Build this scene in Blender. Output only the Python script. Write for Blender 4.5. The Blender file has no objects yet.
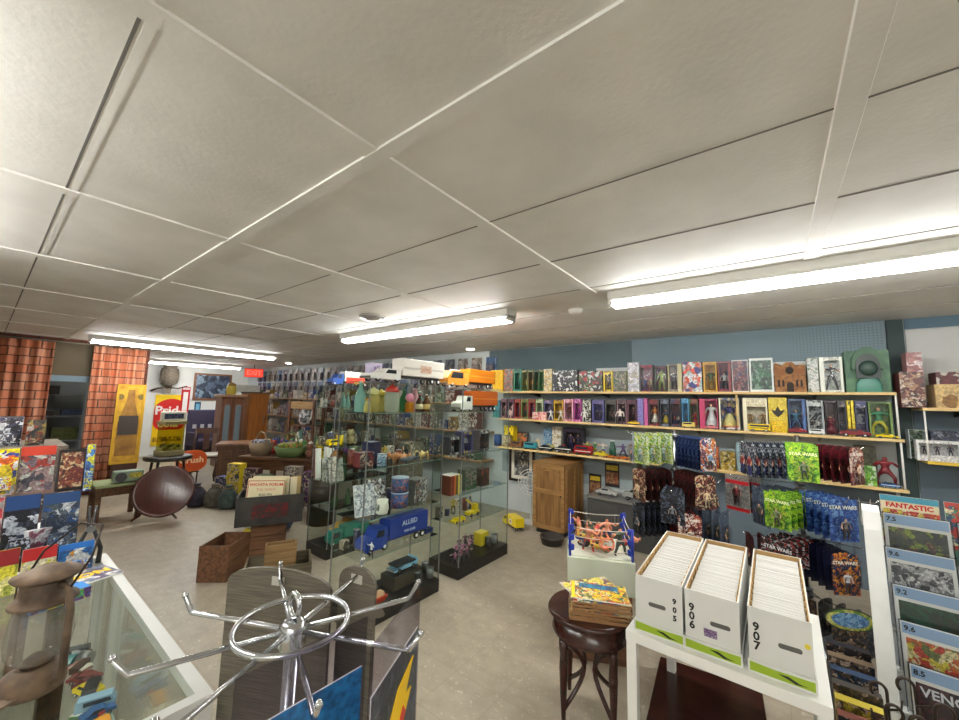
import bpy, bmesh, math, random
from mathutils import Vector, Matrix
S = bpy.context.scene
COL = S.collection
PI = math.pi
random.seed(11)

# ------------------------------------------------------------ camera
ROT = Matrix(((0.79419544, 0.04769943, 0.6057874), (0.60724347, -0.09931069, -0.78828469), (0.02256044, 0.99391255, -0.10783726)))
EYE = Vector((0, 0, 1.55)); FPX = 381.0
cd = bpy.data.cameras.new('camera'); cam = bpy.data.objects.new('camera', cd); COL.objects.link(cam)
ROT4 = ROT.copy(); ROT4[0][2] *= 1; ROT4[1][2] *= 1
cam.matrix_world = Matrix.Translation(EYE) @ ROT.to_4x4()
cd.sensor_width = 36; cd.lens = 36 * FPX / 959; cd.clip_start = .02
S.camera = cam
# ------------------------------------------------------------ world, exposure
w = bpy.data.worlds.new('world'); S.world = w; w.use_nodes = True
w.node_tree.nodes['Background'].inputs[0].default_value = (.9, .95, 1, 1)
w.node_tree.nodes['Background'].inputs[1].default_value = .15
S.view_settings.view_transform = 'Standard'; S.view_settings.look = 'None'
S.view_settings.gamma = 1; S.view_settings.use_curve_mapping = False
S.view_settings.exposure = 0.22
TUBE = 50.0      # emission of the fluorescent tubes

# ------------------------------------------------------------ room measures
CEIL = 2.35; YB = 4.86

def ray(px, py): return ROT @ Vector((px - 479.5, -(py - 360), -FPX))
def at_y(px, py, Y): r = ray(px, py); return r * (Y / r.y) + EYE
def at_x(px, py, X): r = ray(px, py); return r * (X / r.x) + EYE
def at_z(px, py, Z): r = ray(px, py); return r * ((Z - EYE.z) / r.z) + EYE
def at_d(px, py, d): return ray(px, py) * (d / FPX) + EYE

# ------------------------------------------------------------ materials
def lin(c):
    return tuple(((v / 255) / 12.92 if v <= 10.3 else ((v / 255 + .055) / 1.055) ** 2.4) for v in c)
_mc = {}
def nodes(name):
    m = bpy.data.materials.new(name); m.use_nodes = True
    return m, m.node_tree, m.node_tree.nodes, m.node_tree.links, m.node_tree.nodes['Principled BSDF']
def C(r, g, b, rough=.5, metal=0.0):
    k = (r, g, b, rough, metal)
    if k not in _mc:
        m, t, n, l, p = nodes('paint')
        p.inputs['Base Color'].default_value = (*lin((r, g, b)), 1)
        p.inputs['Roughness'].default_value = rough; p.inputs['Metallic'].default_value = metal
        _mc[k] = m
    return _mc[k]
def noisy(key, c1, c2, scale=8, rough=.6, stretch=(1, 1, 1), bump=0, detail=4, lo=.35, hi=.65, bscale=None):
    if key in _mc: return _mc[key]
    m, t, n, l, p = nodes(key)
    tc = n.new('ShaderNodeTexCoord'); mp = n.new('ShaderNodeMapping'); mp.inputs['Scale'].default_value = stretch
    nz = n.new('ShaderNodeTexNoise'); nz.inputs['Scale'].default_value = scale; nz.inputs['Detail'].default_value = detail
    cr = n.new('ShaderNodeValToRGB'); cr.color_ramp.elements[0].position = lo; cr.color_ramp.elements[1].position = hi
    cr.color_ramp.elements[0].color = (*lin(c1), 1); cr.color_ramp.elements[1].color = (*lin(c2), 1)
    l.new(tc.outputs['Object'], mp.inputs[0]); l.new(mp.outputs[0], nz.inputs['Vector']); l.new(nz.outputs[0], cr.inputs[0])
    l.new(cr.outputs[0], p.inputs['Base Color']); p.inputs['Roughness'].default_value = rough
    if bump:
        b = n.new('ShaderNodeBump'); b.inputs['Strength'].default_value = bump; b.inputs['Distance'].default_value = .01
        src = nz
        if bscale:
            src = n.new('ShaderNodeTexNoise'); src.inputs['Scale'].default_value = bscale; src.inputs['Detail'].default_value = 3
            l.new(mp.outputs[0], src.inputs['Vector'])
        l.new(src.outputs[0], b.inputs['Height']); l.new(b.outputs[0], p.inputs['Normal'])
    _mc[key] = m
    return m
def wood(c1, c2, rough=.45, axis=0):
    st = [14, 14, 14]; st[axis] = 1.2
    return noisy('wood%s%s%s%s' % (c1, c2, rough, axis), c1, c2, 3, rough, tuple(st), .15)
def art(seed, *cols, scale=28, rough=.35):
    """printed artwork: irregular patches of the given inks"""
    k = ('art', seed, cols, scale)
    if k in _mc: return _mc[k]
    m, t, n, l, p = nodes('printed_art')
    tc = n.new('ShaderNodeTexCoord'); mp = n.new('ShaderNodeMapping')
    mp.inputs['Location'].default_value = (seed * 1.37, seed * .71, seed * 2.13)
    nz = n.new('ShaderNodeTexNoise'); nz.inputs['Scale'].default_value = scale * .5; nz.inputs['Detail'].default_value = 5
    mx = n.new('ShaderNodeMixRGB'); mx.inputs[0].default_value = .12
    vo = n.new('ShaderNodeTexVoronoi'); vo.inputs['Scale'].default_value = scale * 1.7
    fz = n.new('ShaderNodeTexNoise'); fz.inputs['Scale'].default_value = scale * 4.5; fz.inputs['Detail'].default_value = 2
    fr = n.new('ShaderNodeValToRGB'); fr.color_ramp.elements[0].position = .36; fr.color_ramp.elements[1].position = .62
    fr.color_ramp.elements[0].color = (.35, .35, .38, 1); fr.color_ramp.elements[1].color = (1.15, 1.12, 1.08, 1)
    fm = n.new('ShaderNodeMixRGB'); fm.blend_type = 'MULTIPLY'; fm.inputs[0].default_value = .75
    sp = n.new('ShaderNodeSeparateColor'); ad = n.new('ShaderNodeMath'); ad.operation = 'ADD'
    mu = n.new('ShaderNodeMath'); mu.operation = 'MULTIPLY'; mu.inputs[1].default_value = .5
    cr = n.new('ShaderNodeValToRGB'); e = cr.color_ramp.elements; cr.color_ramp.interpolation = 'CONSTANT'
    N = len(cols)
    while len(e) < N: e.new(.5)
    for i, c in enumerate(cols):
        e[i].position = 0 if i == 0 else .26 + .5 * i / N; e[i].color = (*lin(c), 1)
    l.new(tc.outputs['Object'], mp.inputs[0]); l.new(mp.outputs[0], nz.inputs['Vector'])
    l.new(mp.outputs[0], mx.inputs[1]); l.new(nz.outputs[1], mx.inputs[2]); l.new(mx.outputs[0], vo.inputs['Vector'])
    l.new(vo.outputs['Color'], sp.inputs[0]); l.new(sp.outputs[0], ad.inputs[0]); l.new(nz.outputs[0], ad.inputs[1])
    l.new(ad.outputs[0], mu.inputs[0]); l.new(mu.outputs[0], cr.inputs[0]); l.new(mp.outputs[0], fz.inputs['Vector']); l.new(fz.outputs[0], fr.inputs[0])
    l.new(cr.outputs[0], fm.inputs[1]); l.new(fr.outputs[0], fm.inputs[2]); l.new(fm.outputs[0], p.inputs['Base Color'])
    p.inputs['Roughness'].default_value = rough
    _mc[k] = m
    return m
def clear(key='clear_glass', tint=(250, 253, 251), gloss=.06, ior=1.45, rough=.02, body=0):
    if key in _mc: return _mc[key]
    m, t, n, l, p = nodes(key); n.remove(p)
    tr = n.new('ShaderNodeBsdfTransparent'); tr.inputs[0].default_value = (*lin(tint), 1)
    gl = n.new('ShaderNodeBsdfGlossy'); gl.inputs['Roughness'].default_value = rough
    lw = n.new('ShaderNodeLayerWeight'); pw = n.new('ShaderNodeMath'); pw.operation = 'POWER'; pw.inputs[1].default_value = 5
    fr = n.new('ShaderNodeMath'); fr.operation = 'MULTIPLY_ADD'; fr.inputs[1].default_value = .75; fr.inputs[2].default_value = .02 * (ior - 1) / .45
    l.new(lw.outputs['Facing'], pw.inputs[0]); l.new(pw.outputs[0], fr.inputs[0])
    if body:
        df = n.new('ShaderNodeBsdfDiffuse'); df.inputs[0].default_value = (*lin(tint), 1); bx = n.new('ShaderNodeMixShader'); bx.inputs[0].default_value = body
        l.new(tr.outputs[0], bx.inputs[1]); l.new(df.outputs[0], bx.inputs[2]); tr = bx
    mx = n.new('ShaderNodeMixShader'); l.new(fr.outputs[0], mx.inputs[0]); l.new(tr.outputs[0], mx.inputs[1]); l.new(gl.outputs[0], mx.inputs[2])
    l.new(mx.outputs[0], n['Material Output'].inputs[0]); _mc[key] = m
    return m
def emit(key, col, st):
    m, t, n, l, p = nodes(key)
    p.inputs['Emission Color'].default_value = (*lin(col), 1); p.inputs['Emission Strength'].default_value = st
    p.inputs['Base Color'].default_value = (*lin(col), 1)
    return m
GLASS = clear(); PLAST = clear('clear_plastic', (246, 247, 248), ior=1.35, rough=.12)
EDGE = clear('glass_edge', (150, 180, 165), ior=1.5)
GLGREEN = clear('green_bottle_glass', (70, 150, 90), body=.5); GLTEAL = clear('pale_teal_glass', (176, 222, 214), body=.4); GLAMB = clear('amber_glass', (226, 160, 50), body=.5); GLYEL = clear('straw_glass', (228, 216, 140), body=.4)
CHROME = C(205, 205, 205, .18, 1); STEEL = C(150, 152, 154, .3, 1); IRON = C(50, 42, 36, .5, .6); BLACK = C(18, 18, 19, .4); DARK = C(40, 38, 38, .5)
WHITE = C(236, 234, 228, .45); PAPER = C(240, 238, 230, .7); RUBBER = C(22, 22, 23, .7); CREAM = C(228, 218, 186, .6)
PINE = wood((205, 172, 112), (226, 196, 138), .5); MAHOG = wood((48, 22, 17), (58, 27, 20), .2); OAKD = wood((70, 44, 26), (104, 68, 40), .5)
CRATEW = wood((84, 54, 34), (124, 84, 54), .7); OLIVEW = wood((82, 74, 56), (112, 102, 80), .75); TANW = wood((128, 98, 60), (160, 128, 84), .7)
SKIN = C(214, 150, 112, .5)

# ------------------------------------------------------------ mesh building
class MB:
    def __init__(s): s.bm = bmesh.new(); s.mats = []
    def mi(s, m):
        if m not in s.mats: s.mats.append(m)
        return s.mats.index(m)
    def _fin(s, fs, m, smooth=False):
        i = s.mi(m)
        for f in fs: f.material_index = i; f.smooth = smooth
    def box(s, c, d, m, rz=0, rx=0, ry=0, bev=0):
        M = Matrix.Translation(c) @ Matrix.Rotation(rz, 4, 'Z') @ Matrix.Rotation(ry, 4, 'Y') @ Matrix.Rotation(rx, 4, 'X') @ Matrix.Diagonal((d[0], d[1], d[2], 1))
        r = bmesh.ops.create_cube(s.bm, size=1, matrix=M); vs = r['verts']
        fs = set(f for v in vs for f in v.link_faces)
        if bev:
            es = set(e for v in vs for e in v.link_edges)
            q = bmesh.ops.bevel(s.bm, geom=list(es), offset=bev, segments=2, affect='EDGES', profile=.5)
            fs = set(f for f in fs if f.is_valid) | set(q['faces'])
        s._fin(fs, m); return s
    def front(s, c, d, m, fm, rz=0):
        """box whose -Y face takes another material"""
        n0 = set(s.bm.faces); s.box(c, d, m, rz)
        i = s.mi(fm); dirn = Matrix.Rotation(rz, 3, 'Z') @ Vector((0, -1, 0))
        for f in s.bm.faces:
            if f not in n0:
                f.normal_update()
                if f.normal.dot(dirn) > .9: f.material_index = i
        return s
    def rings(s, rs, m, cap=True, smooth=True):
        vv = [[s.bm.verts.new(p) for p in r] for r in rs]; fs = []; n = len(vv[0])
        for a, b in zip(vv, vv[1:]):
            for i in range(n):
                j = (i + 1) % n; fs.append(s.bm.faces.new((a[i], a[j], b[j], b[i])))
        s._fin(fs, m, smooth)
        if cap: s._fin([s.bm.faces.new(vv[0][::-1]), s.bm.faces.new(vv[-1])], m)
        return s
    def lathe(s, prof, m, c=(0, 0, 0), seg=16, axis='Z', smooth=True):
        c = Vector(c); rs = []
        for r, z in prof:
            r = max(r, .0004); ring = []
            for i in range(seg):
                a = 2 * PI * i / seg; x, y = r * math.cos(a), r * math.sin(a)
                ring.append(c + (Vector((x, y, z)) if axis == 'Z' else Vector((z, x, y)) if axis == 'X' else Vector((y, z, x))))
            rs.append(ring)
        return s.rings(rs, m, True, smooth)
    def cyl(s, p0, p1, r0, m, r1=None, seg=10): return s.tube([p0, p1], r0, m, seg, r1)
    def tube(s, pts, r, m, seg=8, r1=None, closed=False):
        pts = [Vector(p) for p in pts]; rs = []; N = len(pts); up = None
        for k, p in enumerate(pts):
            if closed: t = pts[(k + 1) % N] - pts[k - 1]
            else: t = pts[min(k + 1, N - 1)] - pts[max(k - 1, 0)]
            t.normalize()
            if up is None: up = t.orthogonal().normalized()
            u = (up - t * up.dot(t)); u = u.normalized() if u.length > 1e-5 else t.orthogonal().normalized(); up = u; v = t.cross(u)
            rr = r if r1 is None else r + (r1 - r) * k / (N - 1)
            rs.append([p + (u * math.cos(2 * PI * i / seg) + v * math.sin(2 * PI * i / seg)) * rr for i in range(seg)])
        if closed: return s.rings(rs + [rs[0]], m, False)
        return s.rings(rs, m)
    def ball(s, c, r, m, sx=1, sy=1, sz=1, seg=12):
        q = bmesh.ops.create_uvsphere(s.bm, u_segments=seg, v_segments=max(6, seg // 2), radius=r, matrix=Matrix.Translation(c) @ Matrix.Diagonal((sx, sy, sz, 1)))
        s._fin(set(f for v in q['verts'] for f in v.link_faces), m, True); return s
    def prism(s, poly, y0, y1, m, plane='XZ'):
        f = (lambda a, b, t: (a, t, b)) if plane == 'XZ' else (lambda a, b, t: (a, b, t)) if plane == 'XY' else (lambda a, b, t: (t, a, b))
        A = [s.bm.verts.new(f(a, b, y0)) for a, b in poly]; B = [s.bm.verts.new(f(a, b, y1)) for a, b in poly]; n = len(poly)
        fs = [s.bm.faces.new((A[i], A[(i + 1) % n], B[(i + 1) % n], B[i])) for i in range(n)] + [s.bm.faces.new(A[::-1]), s.bm.faces.new(B)]
        s._fin(fs, m); return s
    def build(s, name, parent=None, loc=(0, 0, 0), rz=0, rx=0, ry=0):
        bmesh.ops.recalc_face_normals(s.bm, faces=s.bm.faces)
        me = bpy.data.meshes.new(name); s.bm.to_mesh(me); s.bm.free()
        for m in s.mats: me.materials.append(m)
        return link(name, me, parent, loc, rz, rx, ry)
def link(name, me, parent=None, loc=(0, 0, 0), rz=0, rx=0, ry=0):
    o = bpy.data.objects.new(name, me); COL.objects.link(o); o.parent = parent; o.location = loc; o.rotation_euler = (rx, ry, rz)
    return o
def tag(o, label, cat, group=None, kind=None):
    o['label'] = label; o['category'] = cat
    if group: o['group'] = group
    if kind: o['kind'] = kind
    return o
def thing(name, label, cat, loc=(0, 0, 0), rz=0, group=None, rx=0, ry=0):
    o = bpy.data.objects.new(name, None); COL.objects.link(o); o.empty_display_size = .05; o.location = loc; o.rotation_euler = (rx, ry, rz)
    return tag(o, label, cat, group)
def struct(o): o['kind'] = 'structure'; return o
KIDS = {}
def dup(root, loc, rz=None, label=None, group=None, rx=None, ry=None):
    def cp(o, par):
        c = o.copy(); COL.objects.link(c); c.parent = par
        for ch in o.children: cp(ch, c)
        return c
    r = cp(root, None); r.location = loc
    e = r.rotation_euler
    r.rotation_euler = (e.x if rx is None else rx, e.y if ry is None else ry, e.z if rz is None else rz)
    if label: r['label'] = label
    if group: r['group'] = group
    return r
_tm = {}
def text(s, size, m, parent, loc, rz=0, rx=PI / 2, ry=0, bold=0, name='lettering', sx=1, align='CENTER'):
    k = (s, size, m.name, bold, align)
    if k not in _tm:
        cu = bpy.data.curves.new('lettering', 'FONT'); cu.body = s; cu.size = size; cu.extrude = .0006; cu.offset = bold; cu.align_x = align; cu.align_y = 'CENTER'; cu.resolution_u = 2
        o = bpy.data.objects.new('lettering', cu); COL.objects.link(o); bpy.context.view_layer.update()
        me = bpy.data.meshes.new_from_object(o.evaluated_get(bpy.context.evaluated_depsgraph_get())); bpy.data.objects.remove(o)
        me.materials.clear(); me.materials.append(m); _tm[k] = me
    o = link(name, _tm[k], parent, loc, rz, rx, ry); o.scale = (sx, 1, 1)
    return o
# ============================================================ THE ROOM
def floor_mat():
    m, t, n, l, p = nodes('vinyl_tile')
    tc = n.new('ShaderNodeTexCoord'); br = n.new('ShaderNodeTexBrick')
    br.offset = 0; br.inputs['Scale'].default_value = 1; br.inputs['Brick Width'].default_value = .305; br.inputs['Row Height'].default_value = .305
    br.inputs['Mortar Size'].default_value = .0022; br.inputs['Mortar Smooth'].default_value = .2
    br.inputs['Color1'].default_value = (*lin((166, 155, 137)), 1); br.inputs['Color2'].default_value = (*lin((161, 150, 132)), 1); br.inputs['Mortar'].default_value = (*lin((152, 139, 119)), 1)
    nz = n.new('ShaderNodeTexNoise'); nz.inputs['Scale'].default_value = 9; nz.inputs['Detail'].default_value = 6
    mp = n.new('ShaderNodeMapping'); mp.inputs['Scale'].default_value = (1, 1.3, 1)
    cr = n.new('ShaderNodeValToRGB'); cr.color_ramp.elements[0].position = .35; cr.color_ramp.elements[1].position = .7
    cr.color_ramp.elements[0].color = (.86, .85, .83, 1); cr.color_ramp.elements[1].color = (1.08, 1.08, 1.08, 1)
    mx = n.new('ShaderNodeMixRGB'); mx.blend_type = 'MULTIPLY'; mx.inputs[0].default_value = .8
    l.new(tc.outputs['Object'], br.inputs[0]); l.new(tc.outputs['Object'], mp.inputs[0]); l.new(mp.outputs[0], nz.inputs['Vector'])
    l.new(nz.outputs[0], cr.inputs[0]); l.new(br.outputs[0], mx.inputs[1]); l.new(cr.outputs[0], mx.inputs[2]); n2 = n.new('ShaderNodeTexNoise'); n2.inputs['Scale'].default_value = 26; n2.inputs['Detail'].default_value = 4; n2.inputs['Distortion'].default_value = 1.6
    c2 = n.new('ShaderNodeValToRGB'); c2.color_ramp.elements[0].position = .6; c2.color_ramp.elements[1].position = .72; c2.color_ramp.elements[1].color = (.16, .15, .13, 1)
    c2.color_ramp.elements[0].color = (0, 0, 0, 1); ad = n.new('ShaderNodeMixRGB'); ad.blend_type = 'ADD'; ad.inputs[0].default_value = 1
    l.new(mp.outputs[0], n2.inputs['Vector']); l.new(n2.outputs[0], c2.inputs[0]); l.new(mx.outputs[0], ad.inputs[1]); l.new(c2.outputs[0], ad.inputs[2]); l.new(ad.outputs[0], p.inputs['Base Color'])
    p.inputs['Roughness'].default_value = .42
    return m
def brick_mat(key, c1, c2, mort, bw=.22, bh=.11, rough=.8, blot=None):
    if key in _mc: return _mc[key]
    m, t, n, l, p = nodes(key)
    tc = n.new('ShaderNodeTexCoord'); br = n.new('ShaderNodeTexBrick'); sx = n.new('ShaderNodeSeparateXYZ'); cx = n.new('ShaderNodeCombineXYZ')
    l.new(tc.outputs['Object'], sx.inputs[0]); l.new(sx.outputs[1], cx.inputs[0]); l.new(sx.outputs[2], cx.inputs[1])
    br.inputs['Scale'].default_value = 1; br.inputs['Brick Width'].default_value = bw; br.inputs['Row Height'].default_value = bh; br.inputs['Mortar Size'].default_value = .008
    for k, c in (('Color1', c1), ('Color2', c2), ('Mortar', mort)): br.inputs[k].default_value = (*lin(c), 1)
    l.new(cx.outputs[0], br.inputs[0])
    nz = n.new('ShaderNodeTexNoise'); nz.inputs['Scale'].default_value = 5; l.new(tc.outputs['Object'], nz.inputs['Vector'])
    cr = n.new('ShaderNodeValToRGB'); cr.color_ramp.elements[0].position = .4; cr.color_ramp.elements[1].position = .6
    cr.color_ramp.elements[0].color = (*lin(blot or (150, 110, 90)), 1); cr.color_ramp.elements[1].color = (1, 1, 1, 1)
    mx = n.new('ShaderNodeMixRGB'); mx.blend_type = 'MULTIPLY'; mx.inputs[0].default_value = .7
    l.new(br.outputs[0], mx.inputs[1]); l.new(cr.outputs[0], mx.inputs[2]); l.new(mx.outputs[0], p.inputs['Base Color']); p.inputs['Roughness'].default_value = rough
    _mc[key] = m
    return m
def peg_mat():
    m, t, n, l, p = nodes('pegboard')
    tc = n.new('ShaderNodeTexCoord'); mp = n.new('ShaderNodeMapping'); mp.inputs['Scale'].default_value = (39.4, 0, 39.4)
    fr = n.new('ShaderNodeVectorMath'); fr.operation = 'FRACTION'; sb = n.new('ShaderNodeVectorMath'); sb.operation = 'SUBTRACT'; sb.inputs[1].default_value = (.5, 0, .5)
    ln = n.new('ShaderNodeVectorMath'); ln.operation = 'LENGTH'; lt = n.new('ShaderNodeMath'); lt.operation = 'LESS_THAN'; lt.inputs[1].default_value = .17
    mx = n.new('ShaderNodeMixRGB'); mx.inputs[1].default_value = (*lin((112, 132, 142)), 1); mx.inputs[2].default_value = (*lin((34, 40, 44)), 1)
    l.new(tc.outputs['Object'], mp.inputs[0]); l.new(mp.outputs[0], fr.inputs[0]); l.new(fr.outputs[0], sb.inputs[0]); l.new(sb.outputs[0], ln.inputs[0])
    l.new(ln.outputs['Value'], lt.inputs[0]); l.new(lt.outputs[0], mx.inputs[0]); l.new(mx.outputs[0], p.inputs['Base Color']); p.inputs['Roughness'].default_value = .5
    return m
X0, X1, Y0 = -12.5, 3.0, -2.5
CEILM = noisy('ceiling_paint', (222, 219, 213), (234, 231, 225), 3, .62, (1, 1, 1), .12, 5, bscale=55)
SEAM = C(112, 108, 102, .8)
struct(MB().box(((X0 + X1) / 2, (Y0 + YB) / 2, -.05), (X1 - X0 + .2, YB - Y0 + .2, .1), floor_mat()).build('floor'))
ce = struct(MB().box(((X0 + X1) / 2, (Y0 + YB) / 2, CEIL + .05), (X1 - X0 + .2, YB - Y0 + .2, .1), CEILM).build('ceiling'))
for k in range(-9, 3):                                    # battens running towards the shelves
    x = .2 + 1.2 * k
    if X0 < x < X1: struct(MB().prism([(x - .034, CEIL + .002), (x - .03, CEIL - .007), (x + .03, CEIL - .007), (x + .034, CEIL + .002)], Y0, 2.62 if k > -6 else YB, CEILM).build('batten', ce))
struct(MB().box(((X0 + X1) / 2, .72, CEIL - .004), (X1 - X0, .05, .01), CEILM).build('batten', ce))
for k in range(-4, 9):                                    # seams along the room
    if k == 1: continue
    y = .128 + .592 * k
    if Y0 < y < YB: struct(MB().box(((X0 + X1) / 2, y, CEIL), (X1 - X0, .007 if k not in (3,) else .012, .003), SEAM).build('seam', ce))
    if k in (0, 4, 5, 6, 7): struct(MB().box(((X0 + X1) / 2, y + .02, CEIL), (X1 - X0, .02, .004), CEILM).build('batten', ce))
LOWW = noisy('wall_paint', (186, 194, 196), (200, 206, 206), 2, .7)
BAND = noisy('band_paint', (70, 88, 94), (80, 98, 104), 2, .6)
WHW = noisy('white_wall', (222, 222, 218), (232, 232, 228), 2, .7)
struct(MB().box(((X0 + X1) / 2, YB + .05, CEIL / 2), (X1 - X0, .1, CEIL), LOWW).build('wall_back'))
struct(MB().box((X1 + .05, (Y0 + YB) / 2, CEIL / 2), (.1, YB - Y0, CEIL), WHW).build('wall_right'))
struct(MB().box(((X0 + X1) / 2, Y0 - .05, CEIL / 2), (X1 - X0, .1, CEIL), WHW).build('wall_front'))
struct(MB().box((X0 - .05, (Y0 + YB) / 2, CEIL / 2), (.1, YB - Y0, CEIL), WHW).build('wall_left'))
struct(MB().box((-2.43, YB - .006, 2.14), (2.2, .012, .41), BAND).build('trim_1'))                 # dark painted band left of the pegboard
struct(MB().box((-.265, YB - .008, 2.06), (2.17, .016, .58), peg_mat()).build('trim_2'))           # pegboard
struct(MB().box((.88, YB - .025, 1.5), (.1, .05, 1.69), C(44, 62, 62, .6)).build('trim_3'))          # dark upright at the pegboard's end
struct(MB().box((1.97, YB - .006, 2.305), (2.05, .012, .09), C(92, 118, 136, .6)).build('trim_4'))
struct(MB().box((1.97, YB - .006, 1.95), (2.05, .012, .6), C(206, 206, 204, .6)).build('trim_5'))
struct(MB().box((1.97, YB - .006, .83), (2.05, .012, 1.6), C(88, 104, 116, .6)).build('trim_6'))
struct(MB().box((-.2, YB - .011, .45), (2.0, .022, .9), C(96, 110, 120, .6)).build('trim_7'))
struct(MB().box((-.5, YB - .012, 1.94), (2.6, .02, .14), C(214, 216, 214, .6)).build('trim_11'))
struct(MB().box((-1.75, YB - .009, 1.13), (3.0, .018, 1.2), C(150, 162, 166, .6)).build('trim_8'))
# partition with curtained doorways
PX = -8.4
BRW = brick_mat('brick_paper', (128, 66, 42), (104, 52, 36), (60, 36, 28))
mb = MB()
for y0, y1, z0, z1 in ((Y0, .6, 0, CEIL), (.6, 1.06, 1.74, CEIL), (1.06, 1.7, 0, CEIL)):
    mb.box((PX - .06, (y0 + y1) / 2, (z0 + z1) / 2), (.12, y1 - y0, z1 - z0), BRW)
struct(mb.build('wall_partition'))
struct(MB().box((PX + .006, .83, 2.05), (.012, .46, .5), C(88, 74, 48, .6)).build('trim_9'))
struct(MB().box((PX + .02, .83, 1.75), (.05, .5, .09), C(104, 124, 136, .5)).build('trim_10'))
struct(MB().box((-9.6, .8, 1.17), (.06, 2.2, 2.34), C(150, 158, 160, .7)).build('wall_storeroom'))

# ------------------------------------------------------------ fluorescent fixtures
TUBEM = emit('lit_tube', (246, 247, 244), TUBE)
def fixture(label, c, L, along):
    o = thing('fluorescent_fixture', label, 'ceiling light', (c[0], c[1], CEIL), 0 if along == 'X' else PI / 2, 'fluorescent strip lights')
    b = MB(); b.prism([(-.08, -.0005), (.08, -.0005), (.08, -.05), (.066, -.066), (-.066, -.066), (-.08, -.05)], -L / 2, L / 2, WHITE, 'YZ')
    b.build('housing', o)
    for s in (-1, 1):
        MB().box((s * (L / 2 - .012), 0, -.075), (.024, .13, .05), C(210, 208, 200, .5)).build('end_cap', o)
        MB().cyl((-L / 2 + .025, s * .026, -.086), (L / 2 - .025, s * .026, -.086), .022, TUBEM, seg=12).build('fluorescent_tube', o)
    return o
fixture('long fluorescent strip light on the ceiling at right, over the comic boxes', (.32, 2.73), 2.44, 'X')
fixture('fluorescent strip light on the ceiling in the middle, over the glass cases', (-3.02, 2.75), 2.5, 'X')
fixture('fluorescent strip light on the ceiling at left, in front of the curtains', (-7.5, 2.1), 2.5, 'Y')
fixture('farthest fluorescent strip light, beyond the curtains near the bird', (-11.2, 3.2), 1.9, 'Y')
fixture('fluorescent strip light on the ceiling above the glass counter', (-2.3, -.36), 2.44, 'X')
fixture('fluorescent strip light on the ceiling behind the viewer', (1.2, -1.3), 2.44, 'X')
dl = thing('downlight', 'small round lit downlight in the ceiling over the orange truck', 'downlight', (-3.6, 4.45, CEIL))
MB().lathe([(.085, -.0005), (.085, -.012), (.065, -.02), (.065, -.0005)], WHITE, seg=20).build('trim_ring', dl); MB().lathe([(.062, -.001), (.06, -.024), (.03, -.032)], emit('lit_bulb', (255, 244, 220), 22), seg=16).build('bulb', dl)
dup(dl, (-8.9, 4.3, CEIL), label='small round lit downlight in the ceiling near the exit sign')
dup(dl, (-9.0, .95, CEIL), label='small round fill light added to brighten the store room behind the curtains')  # added fill lamp, lifts the dark store room seen through the opening
sd = thing('smoke_detector', 'small white smoke detector on the ceiling beside the right strip light', 'smoke detector', (-1.3, 3.02, CEIL))
MB().lathe([(.06, -.0005), (.06, -.018), (.045, -.035), (.02, -.038)], WHITE, seg=18).build('housing', sd); MB().lathe([(.046, -.02), (.049, -.026), (.04, -.034)], C(90, 90, 90), seg=18).build('grille', sd)
v = thing('ceiling_vent', 'round grey ceiling vent beside the middle strip light', 'vent', (-3.05, 2.25, CEIL))
MB().lathe([(.13, -.0005), (.13, -.01), (.1, -.03), (.09, -.012), (.06, -.04), (.02, -.045)], C(170, 166, 158, .5), seg=22).build('vent_cone', v)
for k in range(3): MB().lathe([(.118 - .03 * k, -.012 - .01 * k), (.122 - .03 * k, -.02 - .01 * k), (.112 - .03 * k, -.02 - .01 * k)], STEEL, seg=22).build('vent_ring', v)
dup(v, (-8.1, 2.35, CEIL), label='round grey ceiling vent near the left strip light and the bird')

# ------------------------------------------------------------ wall shelves
SHZ = (1.70, 1.325, .93); SY = 4.5
def shelf(label, x0, x1, z, y0=SY, m=PINE, ys=YB - .02, nb=4):
    o = thing('wall_shelf', label, 'shelf', ((x0 + x1) / 2, ys, z), 0, 'wall shelves')
    MB().box((0, (y0 - ys) / 2, -.012), (x1 - x0, ys - y0, .024), m, bev=.002).build('shelf_board', o)
    for k in range(nb):
        x = (x0 - x1) / 2 + (x1 - x0) * (k + .5) / nb
        MB().prism([(-.004, -.0245), (y0 - ys + .06, -.0245), (y0 - ys + .06, -.032), (-.03, -.075), (-.004, -.075)], x - .006, x + .006, C(88, 92, 94, .4, .6), 'YZ').build('bracket', o)
    return o
shelf('top pine wall shelf, under the pegboard', -3.1, .8, SHZ[0])
shelf('middle pine wall shelf of boxed dolls and figures', -3.1, .82, SHZ[1])
shelf('lowest pine wall shelf, left part, over the wooden trunk', -3.1, -1.0, SHZ[2])
shelf('lowest pine wall shelf, short part behind the hanging cards', -.62, -.1, SHZ[2], nb=2)
shelf('lowest pine wall shelf, right part, under the blue toy car', .2, .82, SHZ[2], nb=2)
shelf('upper short shelf on the white wall at far right', .93, 1.9, 1.58, 4.5, nb=2)
shelf('lower short shelf with yellow price strip at far right', .93, 1.9, 1.17, 4.5, C(214, 180, 60, .5), nb=2)
for x, z0, z1, lab in ((.795, 1.345, 1.675, 'white metal shelf rod at the right end of the doll shelf'), (.80, .95, 1.3, 'white metal shelf rod at the right end below the doll shelf'), (-.28, 1.345, 1.675, 'wooden shelf strut between the dolls and the cream box')):
    tag(MB().cyl((x, SY + .02, z0 - .018), (x, SY + .02, z1), .007, PINE if x < 0 else WHITE).build('shelf_rod'), lab, 'shelf rod')
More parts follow.
